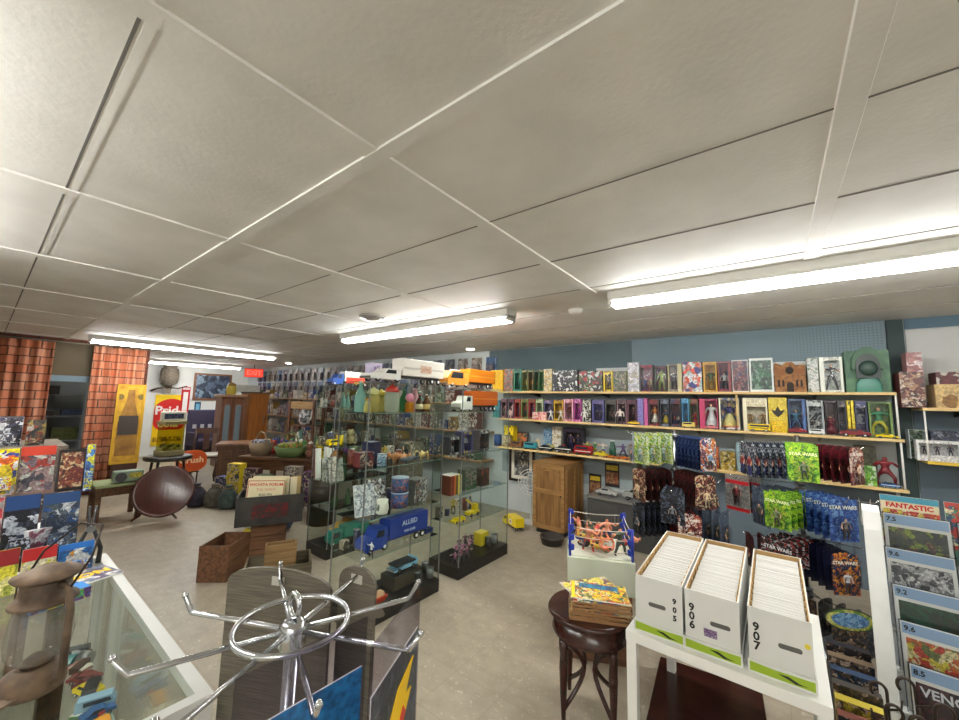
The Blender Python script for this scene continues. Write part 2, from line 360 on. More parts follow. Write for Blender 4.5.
# ============================================================ GOODS: builders
_fm = {}
def base_figure(pose):
    if pose in _fm: return _fm[pose]
    P = {'pelvis': (0, 0, .5), 'waist': (0, 0, .6), 'chest': (0, 0, .74), 'neck': (0, 0, .83), 'head': (0, -.01, .89), 'top': (0, -.005, .95)}
    R = {'pelvis': .075, 'waist': .065, 'chest': .09, 'neck': .035, 'head': .058, 'top': .045}
    E = [('pelvis', 'waist'), ('waist', 'chest'), ('chest', 'neck'), ('neck', 'head'), ('head', 'top')]
    arms = {'stand': ((.19, 0, .62), (.2, -.05, .46)), 'arms': ((.26, -.02, .68), (.3, -.12, .8)), 'fight': ((.2, -.12, .66), (.14, -.26, .74)), 'dress': ((.17, -.02, .64), (.2, -.08, .5))}[pose]
    legs = {'stand': ((.09, -.01, .27), (.1, 0, .03)), 'arms': ((.12, -.03, .27), (.17, .01, .03)), 'fight': ((.13, -.09, .29), (.15, .02, .04)), 'dress': ((.05, 0, .27), (.05, 0, .03))}[pose]
    for s, t in ((1, 'L'), (-1, 'R')):
        q = lambda v: (v[0] * s, v[1] * (s if pose == 'fight' and v[2] < .4 else 1), v[2])
        P['sh' + t] = (.13 * s, 0, .77); P['el' + t] = q(arms[0]); P['ha' + t] = q(arms[1]); P['hi' + t] = (.065 * s, 0, .46); P['kn' + t] = q(legs[0]); P['an' + t] = q(legs[1]); P['to' + t] = (P['an' + t][0], P['an' + t][1] - .08, .022)
        R.update({'sh' + t: .048, 'el' + t: .036, 'ha' + t: .034, 'hi' + t: .066, 'kn' + t: .048, 'an' + t: .034, 'to' + t: .026})
        E += [('chest', 'sh' + t), ('sh' + t, 'el' + t), ('el' + t, 'ha' + t), ('pelvis', 'hi' + t), ('hi' + t, 'kn' + t), ('kn' + t, 'an' + t), ('an' + t, 'to' + t)]
    K = list(P); me = bpy.data.meshes.new('figure'); me.from_pydata([P[k] for k in K], [(K.index(a), K.index(b)) for a, b in E], [])
    o = bpy.data.objects.new('figure', me); COL.objects.link(o)
    o.modifiers.new('skin', 'SKIN'); sv = me.skin_vertices[0].data
    for i, k in enumerate(K): sv[i].radius = (R[k], R[k] * .8); sv[i].use_root = (k == 'pelvis')
    sb = o.modifiers.new('sub', 'SUBSURF'); sb.levels = 1
    bpy.context.view_layer.update()
    r = bpy.data.meshes.new_from_object(o.evaluated_get(bpy.context.evaluated_depsgraph_get())); bpy.data.objects.remove(o)
    if pose == 'dress':
        bm = bmesh.new(); bm.from_mesh(r)
        q = bmesh.ops.create_cone(bm, cap_ends=True, segments=14, radius1=.24, radius2=.07, depth=.5, matrix=Matrix.Translation((0, 0, .31)))
        for v in q['verts']:
            for f in v.link_faces: f.smooth = True
        bm.to_mesh(r); bm.free()
    for p in r.polygons:
        c = p.center; ax = abs(c.x)
        p.material_index = 0 if c.z > .835 or (ax > .15 and c.z > .44 and pose != 'dress' and False) else (3 if c.z > .915 else 1)
        if c.z < .5 and ax < .25: p.material_index = 2
        if ax > .16 and c.z > .44: p.material_index = 0 if (pose in ('arms', 'dress') or ax > .19) else 1
        if c.z > .905 and (c.y > -.03 or c.z > .945): p.material_index = 3
        p.use_smooth = True
    _fm[pose] = r
    return r
def fig_mesh(pose, skin, top, legs, hair):
    k = (pose, skin.name, top.name, legs.name, hair.name)
    if k not in _fm:
        me = base_figure(pose).copy()
        for m in (skin, top, legs, hair): me.materials.append(m)
        _fm[k] = me
    return _fm[k]
def K3(c): return C(*c, .5)
def put_figure(name, parent, loc, h, top, legs, pose='stand', hair=(50, 32, 22), skin=(214, 160, 124), rz=0, rx=0, wid=1.0):
    o = link(name, fig_mesh(pose, K3(skin), K3(top), K3(legs), K3(hair)), parent, loc, rz, rx); o.scale = (h * wid, h * wid, h); return o

def window_box(label, loc, w, d, h, col, inks, figs=(((120, 60, 60), (50, 50, 80)),), rz=0, win=(.12, .12, .1, .18), pose='stand', group=None, seed=0, cat='boxed toy', name='boxed_action_figure', scale=28, rx=0, logo=None, wid=1.0):
    """toy box with a clear front: carton, backing card, window, figures"""
    o = thing(name, label, cat, loc, rz, group, rx)
    m = C(*col, .35); t = .003; l, r, b, tp = w * win[0], w * win[1], h * win[2], h * win[3]
    mb = MB(); mb.box((0, d - t / 2, h / 2), (w, t, h), m); mb.box((-w / 2 + t / 2, d / 2, h / 2), (t, d - 2 * t, h), m); mb.box((w / 2 - t / 2, d / 2, h / 2), (t, d - 2 * t, h), m)
    mb.box((0, d / 2, t / 2), (w - 2 * t, d - 2 * t, t), m); mb.box((0, d / 2, h - t / 2), (w - 2 * t, d - 2 * t, t), m)
    mb.box((-w / 2 + l / 2, t / 2, h / 2), (l, t, h), m); mb.box((w / 2 - r / 2, t / 2, h / 2), (r, t, h), m)
    cx = (l - r) / 2; ww = w - l - r
    a = art(seed, *inks, scale=scale)
    mb.box((cx, t / 2, b / 2), (ww, t, b), a); mb.box((cx, t / 2, h - tp / 2), (ww, t, tp), a)
    mb.build('carton', o)
    MB().box((0, d - t - .0015, h / 2), (w - 2 * t - .001, .002, h - 2 * t - .001), art(seed + 5, *inks, scale=scale)).build('backing_card', o)
    MB().box((cx, .0012, (b + h - tp) / 2), (ww - .0006, .0012, h - b - tp - .0006), PLAST).build('window', o)
    n = len(figs); hh = (h - b - tp) * .94
    for i, f in enumerate(figs):
        put_figure('figure', o, (cx + ww * ((i + .5) / n - .5), d * .52, b * .9 + .001), min(hh, ww / n / .42), f[0], f[1], f[2] if len(f) > 2 else pose, f[3] if len(f) > 3 else (50, 32, 22), f[4] if len(f) > 4 else (214, 160, 124), wid=wid)
    if logo: text(logo[0], logo[1], C(*logo[2], .4), o, (cx, -.001, h - tp / 2))
    return o
def carton(label, loc, w, d, h, col, inks, rz=0, group=None, seed=0, cat='box', name='toy_carton', scale=28, rx=0, logo=None, frame=.0, ry=0):
    """closed printed box: sides, printed front panel and a tucked lid"""
    o = thing(name, label, cat, loc, rz, group, rx, ry); m = C(*col, .4)
    MB().box((0, d / 2, h / 2 - .001), (w, d, h - .002), m).build('carton_body', o)
    MB().box((frame and 0, -.0008, h / 2), (w * (1 - 2 * frame) - .001, .0014, h * (1 - 2 * frame) - .001), art(seed, *inks, scale=scale)).build('printed_front', o)
    MB().box((0, d / 2, h - .0008), (w - .002, d - .002, .0012), m).build('lid_flap', o)
    if logo: text(logo[0], logo[1], C(*logo[2], .4), o, (0, -.0022, h * (logo[3] if len(logo) > 3 else .5)))
    return o
def card_proto(name, label, w, h, inks, seed, blister=(.7, .55, .06), fig=((90, 70, 60), (60, 60, 70)), arch=True, col=None, logo=None, group=None, dep=.026, cat='carded toy', pose='stand', nfig=1, scale=40, band=None):
    """toy on a hanging card; origin at the peg hole, face towards -Y"""
    o = thing(name, label, cat, (0, 0, 0), 0, group)
    z1, z0 = .018, .018 - h; hw = w / 2
    pts = [(-hw, z0), (hw, z0)] + ([(hw * math.cos(a), z1 - .05 * h * 2 + .1 * h * math.sin(a)) for a in [PI * i / 8 for i in range(9)]] if arch else [(hw, z1), (-hw, z1)])
    mb = MB(); mb.prism(pts, 0, .0008, C(*(col or inks[0]), .5)); A = art(seed, *inks, scale=scale)
    mb.prism([(a * .985, b) for a, b in pts], -.0004, 0, A)
    if band: mb.box((0, -.0008, z1 - h * .2), (w * .94, .0008, h * .1), C(*band, .4)); mb.box((0, -.0008, z0 + h * .06), (w * .94, .0008, h * .09), C(*band, .4))
    mb.build('backing_card', o)
    bw, bh, bz = w * blister[0], h * blister[1], z0 + h * blister[2]
    mb = MB(); mb.rings([[(-bw / 2, -.001, bz), (bw / 2, -.001, bz), (bw / 2, -.001, bz + bh), (-bw / 2, -.001, bz + bh)], [(-bw / 2 + .004, -dep, bz + .004), (bw / 2 - .004, -dep, bz + .004), (bw / 2 - .004, -dep, bz + bh - .006), (-bw / 2 + .004, -dep, bz + bh - .006)]], PLAST, True, False)
    mb.build('blister', o)
    for i in range(nfig): put_figure('figure', o, (bw * ((i + .5) / nfig - .5), -dep * .5, bz + .003), min(bh * .93, bw / nfig / .4), fig[0], fig[1], pose)
    if logo: text(logo[0], logo[1], C(*logo[2], .4), o, (logo[4] if len(logo) > 4 else 0, -.0016, z1 - h * logo[3]), bold=.0006)
    return o
def wheels(o, xs, y0, y1, r, m=RUBBER, hub=STEEL, name='wheel'):
    for x in xs:
        for y, s in ((y0, -1), (y1, 1)):
            mb = MB(); mb.lathe([(r * .55, -.25 * r), (r, -.22 * r), (r, .22 * r), (r * .55, .25 * r)], m, (x, y, r), 14, 'Y'); mb.lathe([(r * .5, -.3 * r), (r * .5, .3 * r)], hub, (x, y, r), 10, 'Y'); mb.build(name, o)
def toy_car(label, loc, L, col, rz=0, kind='car', glass=(40, 48, 56), group=None, stripe=None, W=None, name='toy_car', cat='toy car', hub=STEEL, H=None, two=None):
    o = thing(name, label, cat, loc, rz, group); W = W or L * .4; m = C(*col, .25); r = L * .075
    F = {'car': [(-.5, .1), (.5, .1), (.5, .2), (.47, .23), (.28, .25), (.14, .36), (-.16, .37), (-.3, .26), (-.47, .24), (-.5, .19)],
         'sports': [(-.5, .08), (.5, .08), (.5, .15), (.3, .2), (.12, .29), (-.12, .29), (-.3, .22), (-.49, .2)],
         'van': [(-.5, .1), (.5, .1), (.5, .46), (.46, .5), (-.4, .5), (-.47, .34), (-.5, .3)],
         'bus': [(-.5, .1), (.5, .1), (.5, .4), (.48, .43), (-.46, .43), (-.5, .39)],
         'race': [(-.5, .07), (.5, .07), (.5, .24), (.42, .24), (.4, .15), (.16, .16), (.1, .22), (-.04, .22), (-.1, .15), (-.42, .1), (-.5, .1)]}[kind]
    hz = H or 1
    MB().prism([(a * L, b * L * hz) for a, b in F], -W / 2, W / 2, m).build('body', o)
    G = {'car': [(.1, .27), (.13, .345), (-.14, .35), (-.25, .27)], 'sports': [(.12, .215), (.1, .275), (-.1, .275), (-.2, .225)], 'van': [(.3, .32), (.3, .44), (-.36, .44), (-.42, .32)], 'bus': [(.46, .28), (.46, .38), (-.44, .38), (-.47, .28)], 'race': [(.06, .18), (.05, .21), (-.03, .21), (-.05, .18)]}[kind]
    MB().prism([(a * L * .985, b * L * hz) for a, b in G], -W / 2 - .0012, W / 2 + .0012, C(*glass, .1)).build('side_windows', o)
    wheels(o, (-.3 * L, .3 * L), -W / 2 + r * .15, W / 2 - r * .15, r, hub=hub)
    for s in (-1, 1): MB().box((s * L * .505, 0, .13 * L), (L * .02, W * .9, L * .035), CHROME).build('bumper', o)
    if stripe: MB().box((0, 0, .205 * L * hz), (L * .86, W + .003, L * .04), C(*stripe, .4)).build('stripe', o)
    if two: MB().box((-.02 * L, 0, .375 * L * hz), (L * .12, W * .6, L * .04), C(*two, .3)).build('roof_light', o)
    return o
def toy_truck(label, loc, Lc, Lt, H, W, cab, box, rz=0, stripe=None, words=None, cabwin=(40, 46, 54), under=(60, 58, 56), name='toy_truck', group=None, dual=True, wc=(236, 236, 236), cabh=.8, flat=False):
    """tractor and trailer, nose at -X"""
    o = thing(name, label, 'toy truck', loc, rz, group); r = H * .13; tot = Lc + Lt; x0 = -tot / 2
    m = C(*cab, .3); ch = H * cabh
    MB().prism([(x0, r * .8), (x0 + Lc * .96, r * .8), (x0 + Lc * .96, ch), (x0 + Lc * .5, ch), (x0 + Lc * .36, ch * .66), (x0 + Lc * .05, ch * .6), (x0, ch * .5)] if not flat else [(x0, r * .8), (x0 + Lc * .96, r * .8), (x0 + Lc * .96, ch), (x0 + Lc * .18, ch), (x0, ch * .55)], -W * .47, W * .47, m).build('cab', o)
    MB().prism([(x0 + Lc * .44, ch * .64), (x0 + Lc * .8, ch * .64), (x0 + Lc * .8, ch * .92), (x0 + Lc * .53, ch * .92)] if not flat else [(x0 + Lc * .12, ch * .55), (x0 + Lc * .7, ch * .55), (x0 + Lc * .7, ch * .92), (x0 + Lc * .22, ch * .92)], -W * .475, W * .475, C(*cabwin, .1)).build('cab_windows', o)
    xt = x0 + Lc + Lt / 2 + .004
    MB().box((xt, 0, (r * 2.3 + H) / 2), (Lt - .008, W, H - r * 2.3), C(*box, .3), bev=.004).build('trailer_box', o)
    MB().box((xt - .02, 0, r * 1.9), (Lt * .98, W * .5, r * .8), C(*under, .5)).build('chassis', o)
    wheels(o, [x0 + Lc * .22, x0 + Lc * .85] + ([xt + Lt * .2, xt + Lt * .36] if dual else [xt + Lt * .3]), -W * .42, W * .42, r, hub=C(*wc, .4))
    MB().box((x0 - .003, 0, r * 1.2), (.006, W * .9, r * .6), CHROME).build('bumper', o)
    if stripe: MB().box((xt, 0, H * .62), (Lt * .96, W + .002, H * .08), C(*stripe, .4)).build('stripe', o)
    for s, sz, c, z in words or []: text(s, sz, C(*c, .5), o, (xt, -W / 2 - .001, z), bold=.0008)
    return o
def bottle(label, loc, h, r, m, cap=(200, 40, 40), fill=None, group=None, name='glass_bottle', cat='bottle', neck=.3, lab=None):
    o = thing(name, label, cat, loc, 0, group)
    MB().lathe([(r * .9, .001), (r, h * .05), (r, h * .5), (r * .8, h * .62), (r * neck * 1.1, h * .8), (r * neck, h * .93)], m, seg=14).build('bottle_body', o)
    MB().lathe([(r * neck * 1.15, h * .932), (r * neck * 1.15, h)], C(*cap, .4), seg=12).build('cap', o)
    if lab: MB().lathe([(r * 1.012, h * .16), (r * 1.012, h * .44)], C(*lab, .5), seg=14).build('paper_label', o)
    return o
def jar(label, loc, h, r, m, lid, group=None, name='glass_jar', dome=True):
    o = thing(name, label, 'jar', loc, 0, group)
    MB().lathe([(r * .8, .001), (r, h * .08), (r, h * .6), (r * .85, h * .72)], m, seg=18).build('jar_body', o)
    MB().lathe([(r * .9, h * .722), (r * .92, h * .78), (r * .7, h * .9), (r * .2, h * .96), (r * .16, h)] if dome else [(r * .9, h * .722), (r * .9, h * .86)], C(*lid, .4), seg=18).build('lid', o)
    return o
def mug(label, loc, h, r, col, rz=0, group=None, name='mug', inks=None):
    o = thing(name, label, 'mug', loc, rz, group); m = C(*col, .3)
    MB().lathe([(r * .9, .0005), (r, h * .06), (r, h), (r * .9, h), (r * .86, h * .1)], m, seg=18).build('cup', o)
    MB().tube([(r * .96, 0, h * .8), (r * 1.5, 0, h * .78), (r * 1.6, 0, h * .5), (r * 1.35, 0, h * .25), (r * .96, 0, h * .22)], r * .11, m, 7).build('handle', o)
    if inks: MB().box((0, -r * 1.0, h * .5), (r * .9, .003, h * .45), art(3, *inks, scale=60)).build('printed_badge', o)
    return o
def tin(label, loc, h, r, col, inks=None, group=None, name='tin', lid=STEEL, cat='tin', seed=2):
    o = thing(name, label, cat, loc, 0, group)
    MB().lathe([(r, .0005), (r, h * .93)], art(seed, *inks, scale=50) if inks else C(*col, .35), seg=18).build('can_body', o)
    MB().lathe([(r * 1.03, h * .932), (r * 1.03, h * .97), (r * .5, h)], lid, seg=18).build('lid', o)
    return o
def comic(label, loc, w, h, inks, rz=0, rx=0, seed=0, title=None, header=None, group=None, t=.004, name='comic_book', scale=34, board=True, spine=None, ry=0):
    """bagged comic standing on its lower edge, cover towards -Y"""
    o = thing(name, label, 'comic book', loc, rz, group, rx, ry)
    mb = MB(); mb.box((0, t / 2, h / 2), (w, t, h), PAPER); mb.box((0, -.0003, h / 2), (w - .001, .0006, h - .001), art(seed, *inks, scale=scale)); mb.build('cover', o)
    if header: MB().box((0, -.0012, h * (1 - header[1] / 2) - .001), (w - .002, .0012, h * header[1]), C(*header[0], .35)).build('title_banner', o)
    for s, sz, c, f in title or []: text(s, sz, C(*c, .4), o, (0, -.0026, h * f), bold=.0012)
    return o
def picture(label, loc, w, h, frame, inks, rz=0, rx=0, fw=.03, seed=0, name='framed_picture', mat_=None, cat='picture', scale=14):
    o = thing(name, label, cat, loc, rz, None, rx); mb = MB()
    for sx in (-1, 1): mb.box((sx * (w / 2 - fw / 2), .012, h / 2), (fw, .024, h), frame)
    for z in (fw / 2, h - fw / 2): mb.box((0, .012, z), (w - 2 * fw, .024, fw), frame)
    mb.build('frame', o); i = fw + (mat_ and .05 or 0)
    if mat_: MB().box((0, .014, h / 2), (w - 2 * fw, .006, h - 2 * fw), C(*mat_, .6)).build('mount', o)
    MB().box((0, .0095, h / 2), (w - 2 * i, .002, h - 2 * i), art(seed, *inks, scale=scale)).build('print', o)
    return o
def crate(label, loc, w, d, h, m, rz=0, name='wooden_crate', slats=2, hand=True, group=None, rx=0, words=None, cat='crate', ry=0):
    """open box: base, two ends with hand holes, slatted sides"""
    o = thing(name, label, cat, loc, rz, group, rx, ry); t = .014
    MB().box((0, 0, t / 2), (w - .002, d - .002, t), m).build('base', o)
    for s in (-1, 1):
        x = s * (w / 2 - t / 2); mb = MB()
        if hand:
            mb.box((x, 0, h * .36 + t / 2), (t, d, h * .72 - t), m); mb.box((x, 0, h * .95), (t, d, h * .1), m)
            for q in (-1, 1): mb.box((x, q * d * .34, h * .8), (t, d * .32, h * .2), m)
        else: mb.box((x, 0, h / 2 + t / 2), (t, d, h - t), m)
        mb.build('end_panel', o)
        mb = MB(); hh = (h - t) / slats
        for k in range(slats): mb.box((0, s * (d / 2 - .005), t + hh * (k + .5)), (w - 2 * t - .001, .01, hh - (.006 if slats > 1 else 0)), m)
        mb.build('side_panel', o)
    for s, sz, c, z in words or []: text(s, sz, C(*c, .6), o, (0, -d / 2 - .001, z), bold=.002)
    return o
# ============================================================ ON THE WALL SHELVES
def span(pl, pr, pt, z, Y, gap=.004):
    a, b = at_y(pl, pt, Y), at_y(pr, pt, Y); return (a.x + b.x) / 2, b.x - a.x - gap, at_y((pl + pr) / 2, pt, Y).z - z
R_, G_, B_ = (150, 40, 44), (60, 110, 60), (50, 64, 130)
T1, T2, T3 = 'on the top wall shelf', 'on the middle wall shelf', 'on the lowest wall shelf'
def WB(sh, pl, pr, pt, label, col, inks, figs, Y=4.55, d=.11, **k):
    z = SHZ[sh]; x, w, h = span(pl, pr, pt, z, Y); return window_box(label, (x, Y, z), w, d, h, col, inks, figs, **k)
def CT(sh, pl, pr, pt, label, col, inks, Y=4.55, d=.11, **k):
    z = SHZ[sh]; x, w, h = span(pl, pr, pt, z, Y); return carton(label, (x, Y, z), w, d, h, col, inks, **k)
GB = 'boxed figures on the top wall shelf'
CT(0, 490.5, 503, 370, 'yellow carton with white and blue edge at the left end of the top wall shelf', (244, 190, 20), [(250, 196, 20), (252, 205, 40), (250, 190, 10)], seed=1, frame=.02)
CT(0, 504, 512.5, 369, 'grey carton with orange foot on the top wall shelf, right of the yellow one', (226, 214, 190), [(120, 110, 106), (150, 140, 134), (212, 120, 60), (90, 84, 84)], seed=2)
WB(0, 514, 521.5, 369, 'teal green window box on the top wall shelf near its left end', (40, 120, 96), [(50, 140, 110), (30, 90, 76)], [((70, 150, 120), (60, 120, 100))], seed=3)
for i, (a, b, c1, f) in enumerate(((522, 527.6, (120, 130, 70), (190, 160, 60)), (528, 533.4, (110, 92, 50), (200, 130, 50)), (533.8, 538.6, (60, 100, 60), (150, 120, 60)), (539, 543, (70, 130, 64), (180, 160, 90)))):
    WB(0, a, b, 370, ('olive', 'brown gold', 'dark green', 'bright green')[i] + ' narrow window box among four on the top wall shelf', c1, [(110, 130, 60), (60, 90, 50), (190, 150, 60), (40, 60, 40)], [(f, (70, 90, 50))], seed=4 + i, win=(.08, .08, .06, .1))
CT(0, 543.6, 552, 369, 'cream carton with yellow patches beside a black vehicle box on the top wall shelf', (214, 200, 150), [(216, 200, 150), (200, 160, 70), (150, 140, 120), (228, 216, 180)], seed=9)
o = CT(0, 552.6, 577.5, 370.5, 'black vehicle box with white angular drawing and maroon corner on the top wall shelf', (34, 34, 40), [(28, 28, 32), (40, 40, 46), (235, 235, 235), (24, 24, 28), (70, 70, 76)], seed=10, scale=22)
CT(0, 578.5, 602.5, 371, 'black box with red sign and white streaks on the top wall shelf', (36, 38, 36), [(30, 32, 30), (54, 58, 48), (170, 40, 46), (44, 44, 40), (210, 210, 206), (90, 96, 50)], seed=12, scale=18)
WB(0, 603.2, 612.5, 371, 'yellow window box with dark figure on the top wall shelf', (226, 196, 30), [(230, 200, 30), (120, 90, 30)], [((80, 60, 50), (50, 40, 40))], seed=13)
CT(0, 613, 626.5, 371, 'olive and grey toy box on the top wall shelf left of the silver pack', (150, 146, 90), [(120, 110, 100), (90, 100, 60), (160, 150, 130), (60, 90, 60), (100, 80, 90)], seed=14)
CT(0, 627.2, 639, 362.5, 'tall silver white pack on the top wall shelf, left end of the pegboard', (206, 206, 214), [(214, 214, 222), (180, 182, 196), (236, 236, 240), (190, 180, 170)], seed=15)
WB(0, 640, 653, 365, 'dark window box with red top and blue and cream figures on the top wall shelf', (56, 34, 40), [(150, 34, 60), (110, 30, 46)], [((60, 84, 140), (50, 60, 110)), ((180, 170, 130), (120, 120, 90))], seed=16, win=(.05, .05, .05, .1))
WB(0, 653.4, 666.5, 366, 'dark window box with a lime green figure on the top wall shelf', (40, 38, 26), [(60, 54, 36), (120, 40, 60)], [((160, 170, 70), (140, 156, 60), 'stand', (150, 165, 70), (160, 170, 70))], seed=17, win=(.1, .04, .05, .06))
WB(0, 667.2, 681.5, 364, 'beige framed window box with a dark haired doll on the top wall shelf', (196, 184, 140), [(150, 140, 120), (120, 100, 110)], [((70, 66, 70), (60, 50, 60))], seed=18, win=(.08, .3, .1, .06))
CT(0, 682.2, 701.5, 362, 'large carton with white and red swoops and an orange foot on the top wall shelf', (60, 60, 110), [(220, 226, 228), (196, 120, 110), (214, 220, 222), (170, 200, 196), (220, 80, 40), (56, 60, 130)], seed=19, scale=12)
WB(0, 702.3, 716.5, 362, 'golden yellow window box with a green figure on the top wall shelf', (200, 150, 24), [(210, 160, 30), (190, 130, 20)], [((90, 110, 60), (150, 120, 40))], seed=20, win=(.14, .1, .06, .1))
WB(0, 717.2, 730.6, 361.5, 'red and navy window box with a white and black figure on the top wall shelf', (120, 30, 40), [(130, 34, 44), (40, 44, 90)], [((226, 226, 226), (30, 30, 36))], seed=21, win=(.1, .22, .1, .06))
CT(0, 731.2, 747.6, 360, 'white edged box with dark red and navy artwork on the top wall shelf', (226, 222, 222), [(70, 30, 44), (120, 44, 50), (44, 44, 90), (160, 110, 100), (36, 36, 60)], seed=22, frame=.03)
o = CT(0, 748.4, 772.6, 358, 'white edged square box with dark green artwork on the top wall shelf', (222, 224, 222), [(26, 64, 44), (40, 100, 64), (30, 50, 44), (120, 150, 130), (20, 40, 34)], seed=23, frame=.07)
# toy castle
z = SHZ[0]; x, cw, h = span(773.2, 805, 362, z, 4.55)
o = thing('toy_castle', 'brown toy castle with arched gate on the top wall shelf', 'toy castle', (x, 4.55, z)); cm = noisy('castle', (112, 70, 34), (168, 112, 56), 30, .6); dk = C(36, 24, 16, .7)
MB().prism([(-cw / 2, 0), (cw / 2, 0), (cw / 2, h * .9), (cw * .2, h * .9), (cw * .1, h), (-cw * .1, h), (-cw * .22, h * .9), (-cw * .46, h * .98), (-cw / 2, h * .9)], 0, .14, cm).build('wall', o)
MB().prism([(cw * .11 * math.cos(PI * i / 8), h * .24 + cw * .11 * math.sin(PI * i / 8)) for i in range(9)] + [(-cw * .11, .002), (cw * .11, .002)], -.004, .0, dk).build('gate', o)
for s in (-1, 1):
    for q in (.22, .36): MB().prism([(s * cw * q - cw * .035, h * .18), (s * cw * q + cw * .035, h * .18), (s * cw * q + cw * .035, h * .36), (s * cw * q, h * .42), (s * cw * q - cw * .035, h * .36)], -.004, 0, dk).build('arched_window', o)
    MB().box((s * cw * .3, -.003, h * .68), (cw * .26, .006, h * .2), C(140, 84, 40, .6)).build('balcony', o)
MB().prism([(cw * .13 * math.cos(2 * PI * i / 14), h * .72 + h * .12 * math.sin(2 * PI * i / 14)) for i in range(14)], -.004, 0, dk).build('round_window', o)
CT(0, 806, 817.5, 357.5, 'pale grey narrow box with a small dark scene right of the toy castle', (206, 208, 200), [(206, 210, 206), (180, 186, 180), (216, 214, 206), (100, 120, 96)], seed=25, Y=4.57)
WB(0, 818.2, 842, 357, 'white framed window box with a black figure on the top wall shelf', (226, 228, 216), [(226, 228, 218), (190, 196, 180)], [((30, 32, 34), (40, 40, 44), 'arms', (20, 20, 20))], seed=26, win=(.2, .12, .06, .1), wid=.9)
# big green arched playset
z = SHZ[0]; x, gw, h = span(843.8, 890, 346, z, 4.55)
o = thing('green_playset_box', 'large green box with arched bust at right end of the top wall shelf', 'boxed toy', (x, 4.55, z)); gm = noisy('green_card', (54, 96, 70), (86, 134, 92), 14, .45)
MB().box((0, .14, h * .46), (gw, .16, h * .92), gm).build('carton', o)
arc = [(gw * .36 * math.cos(PI * i / 10), h * .62 + h * .37 * math.sin(PI * i / 10)) for i in range(11)]
MB().prism([(gw * .36, h * .5)] + arc + [(-gw * .36, h * .5)], .02, .06, C(62, 100, 70, .5)).build('arch_header', o)
MB().prism([(a * .76, .03 + (b - h * .5) * .7 + h * .42) for a, b in arc] + [(-gw * .27, h * .3), (gw * .27, h * .3)], .012, .02, C(22, 40, 34, .4)).build('dark_window', o)
mb = MB(); mb.lathe([(gw * .3, 0.001), (gw * .28, h * .2), (gw * .1, h * .4)], C(80, 140, 124, .35), (0, .0, 0), 18); b_ = mb.build('bust', o); b_.scale = (1, .22, 1); b_.location = (0, .03, 0)
MB().ball((0, 0, 0), h * .15, C(40, 66, 56, .4), 1, .4, 1.1).build('bust_head', o, (0, -.005, h * .52))
# middle shelf, back row
M_ = lambda *a, **k: WB(1, *a, **k); Mc = lambda *a, **k: CT(1, *a, **k)
Mc(493, 500, 400, 'blue carton with teal drawing at the left end of the middle wall shelf', (60, 110, 150), [(70, 120, 160), (40, 130, 110), (90, 150, 170)], seed=31)
M_(501, 507, 399, 'mauve narrow window box with pink figure near the left end of the middle wall shelf', (110, 70, 90), [(120, 80, 100), (160, 120, 120)], [((220, 170, 160), (200, 160, 150))], seed=32)
M_(507.4, 514, 399, 'plum window box with a pale pink doll on the middle wall shelf', (84, 60, 80), [(90, 70, 90), (140, 60, 80)], [((230, 190, 180), (220, 190, 180), 'dress')], seed=33)
for i, (a, b, c, t, n) in enumerate(((514.5, 520.5, (150, 50, 50), (110, 90, 110), 'dark red'), (521, 528, (110, 130, 70), (170, 60, 60), 'green and red'), (528.4, 535, (160, 44, 60), (90, 80, 100), 'crimson'))):
    M_(a, b, 399, n + ' window box, left part of the middle wall shelf', c, [c, (90, 110, 60), (150, 60, 50)], [(t, (80, 80, 96))], seed=34 + i)
M_(535.6, 543, 399, 'pale green window box on the middle wall shelf, over two pink cards', (170, 186, 140), [(200, 206, 170), (90, 130, 70)], [((90, 120, 80), (80, 80, 70))], seed=37)
M_(543.6, 553, 400, 'slate blue window box on the middle wall shelf behind two pale skull like figures', (70, 70, 110), [(80, 84, 130), (150, 130, 150)], [((120, 110, 140), (60, 60, 90))], seed=38)
M_(553.6, 563, 400, 'gold window box with white lid edge on the middle wall shelf', (190, 150, 40), [(200, 160, 40), (120, 90, 30)], [((200, 150, 30), (160, 120, 30))], seed=39)
M_(563.6, 573, 399, 'pink framed window box with a brown figure on the middle wall shelf', (226, 170, 184), [(230, 190, 200), (190, 110, 120)], [((130, 50, 40), (110, 70, 60))], seed=40)
M_(573.6, 581.4, 399, 'magenta window box on the middle wall shelf left of a black and white box', (170, 70, 140), [(180, 80, 150), (220, 150, 190)], [((190, 90, 160), (160, 60, 130), 'dress')], seed=41)
Mc(582.2, 591, 399, 'black and white speckled box on the middle wall shelf', (30, 30, 30), [(30, 30, 30), (220, 220, 210), (60, 64, 50), (30, 34, 30), (200, 200, 190)], seed=42, scale=40)
M_(592, 604, 400, 'blue violet window box on the middle wall shelf, right of the speckled box', (84, 84, 140), [(90, 90, 150), (120, 110, 150)], [((60, 60, 90), (60, 60, 100)), ((80, 70, 80), (50, 50, 70))], seed=43)
M_(604.6, 616, 400, 'charcoal window box with two drab figures on the middle wall shelf', (54, 52, 50), [(60, 56, 54), (90, 80, 70)], [((90, 80, 70), (60, 60, 56)), ((110, 90, 80), (70, 60, 60))], seed=44)
M_(616.6, 626.5, 399.5, 'dusky pink window box with dark doll on the middle wall shelf', (120, 90, 96), [(130, 100, 106), (70, 50, 60)], [((50, 44, 54), (60, 50, 60), 'dress')], seed=45)
M_(627, 636.5, 400, 'wine coloured window box on the middle wall shelf, left of the lavender box', (90, 50, 64), [(100, 56, 70), (60, 40, 50)], [((120, 80, 90), (70, 50, 60))], seed=46)
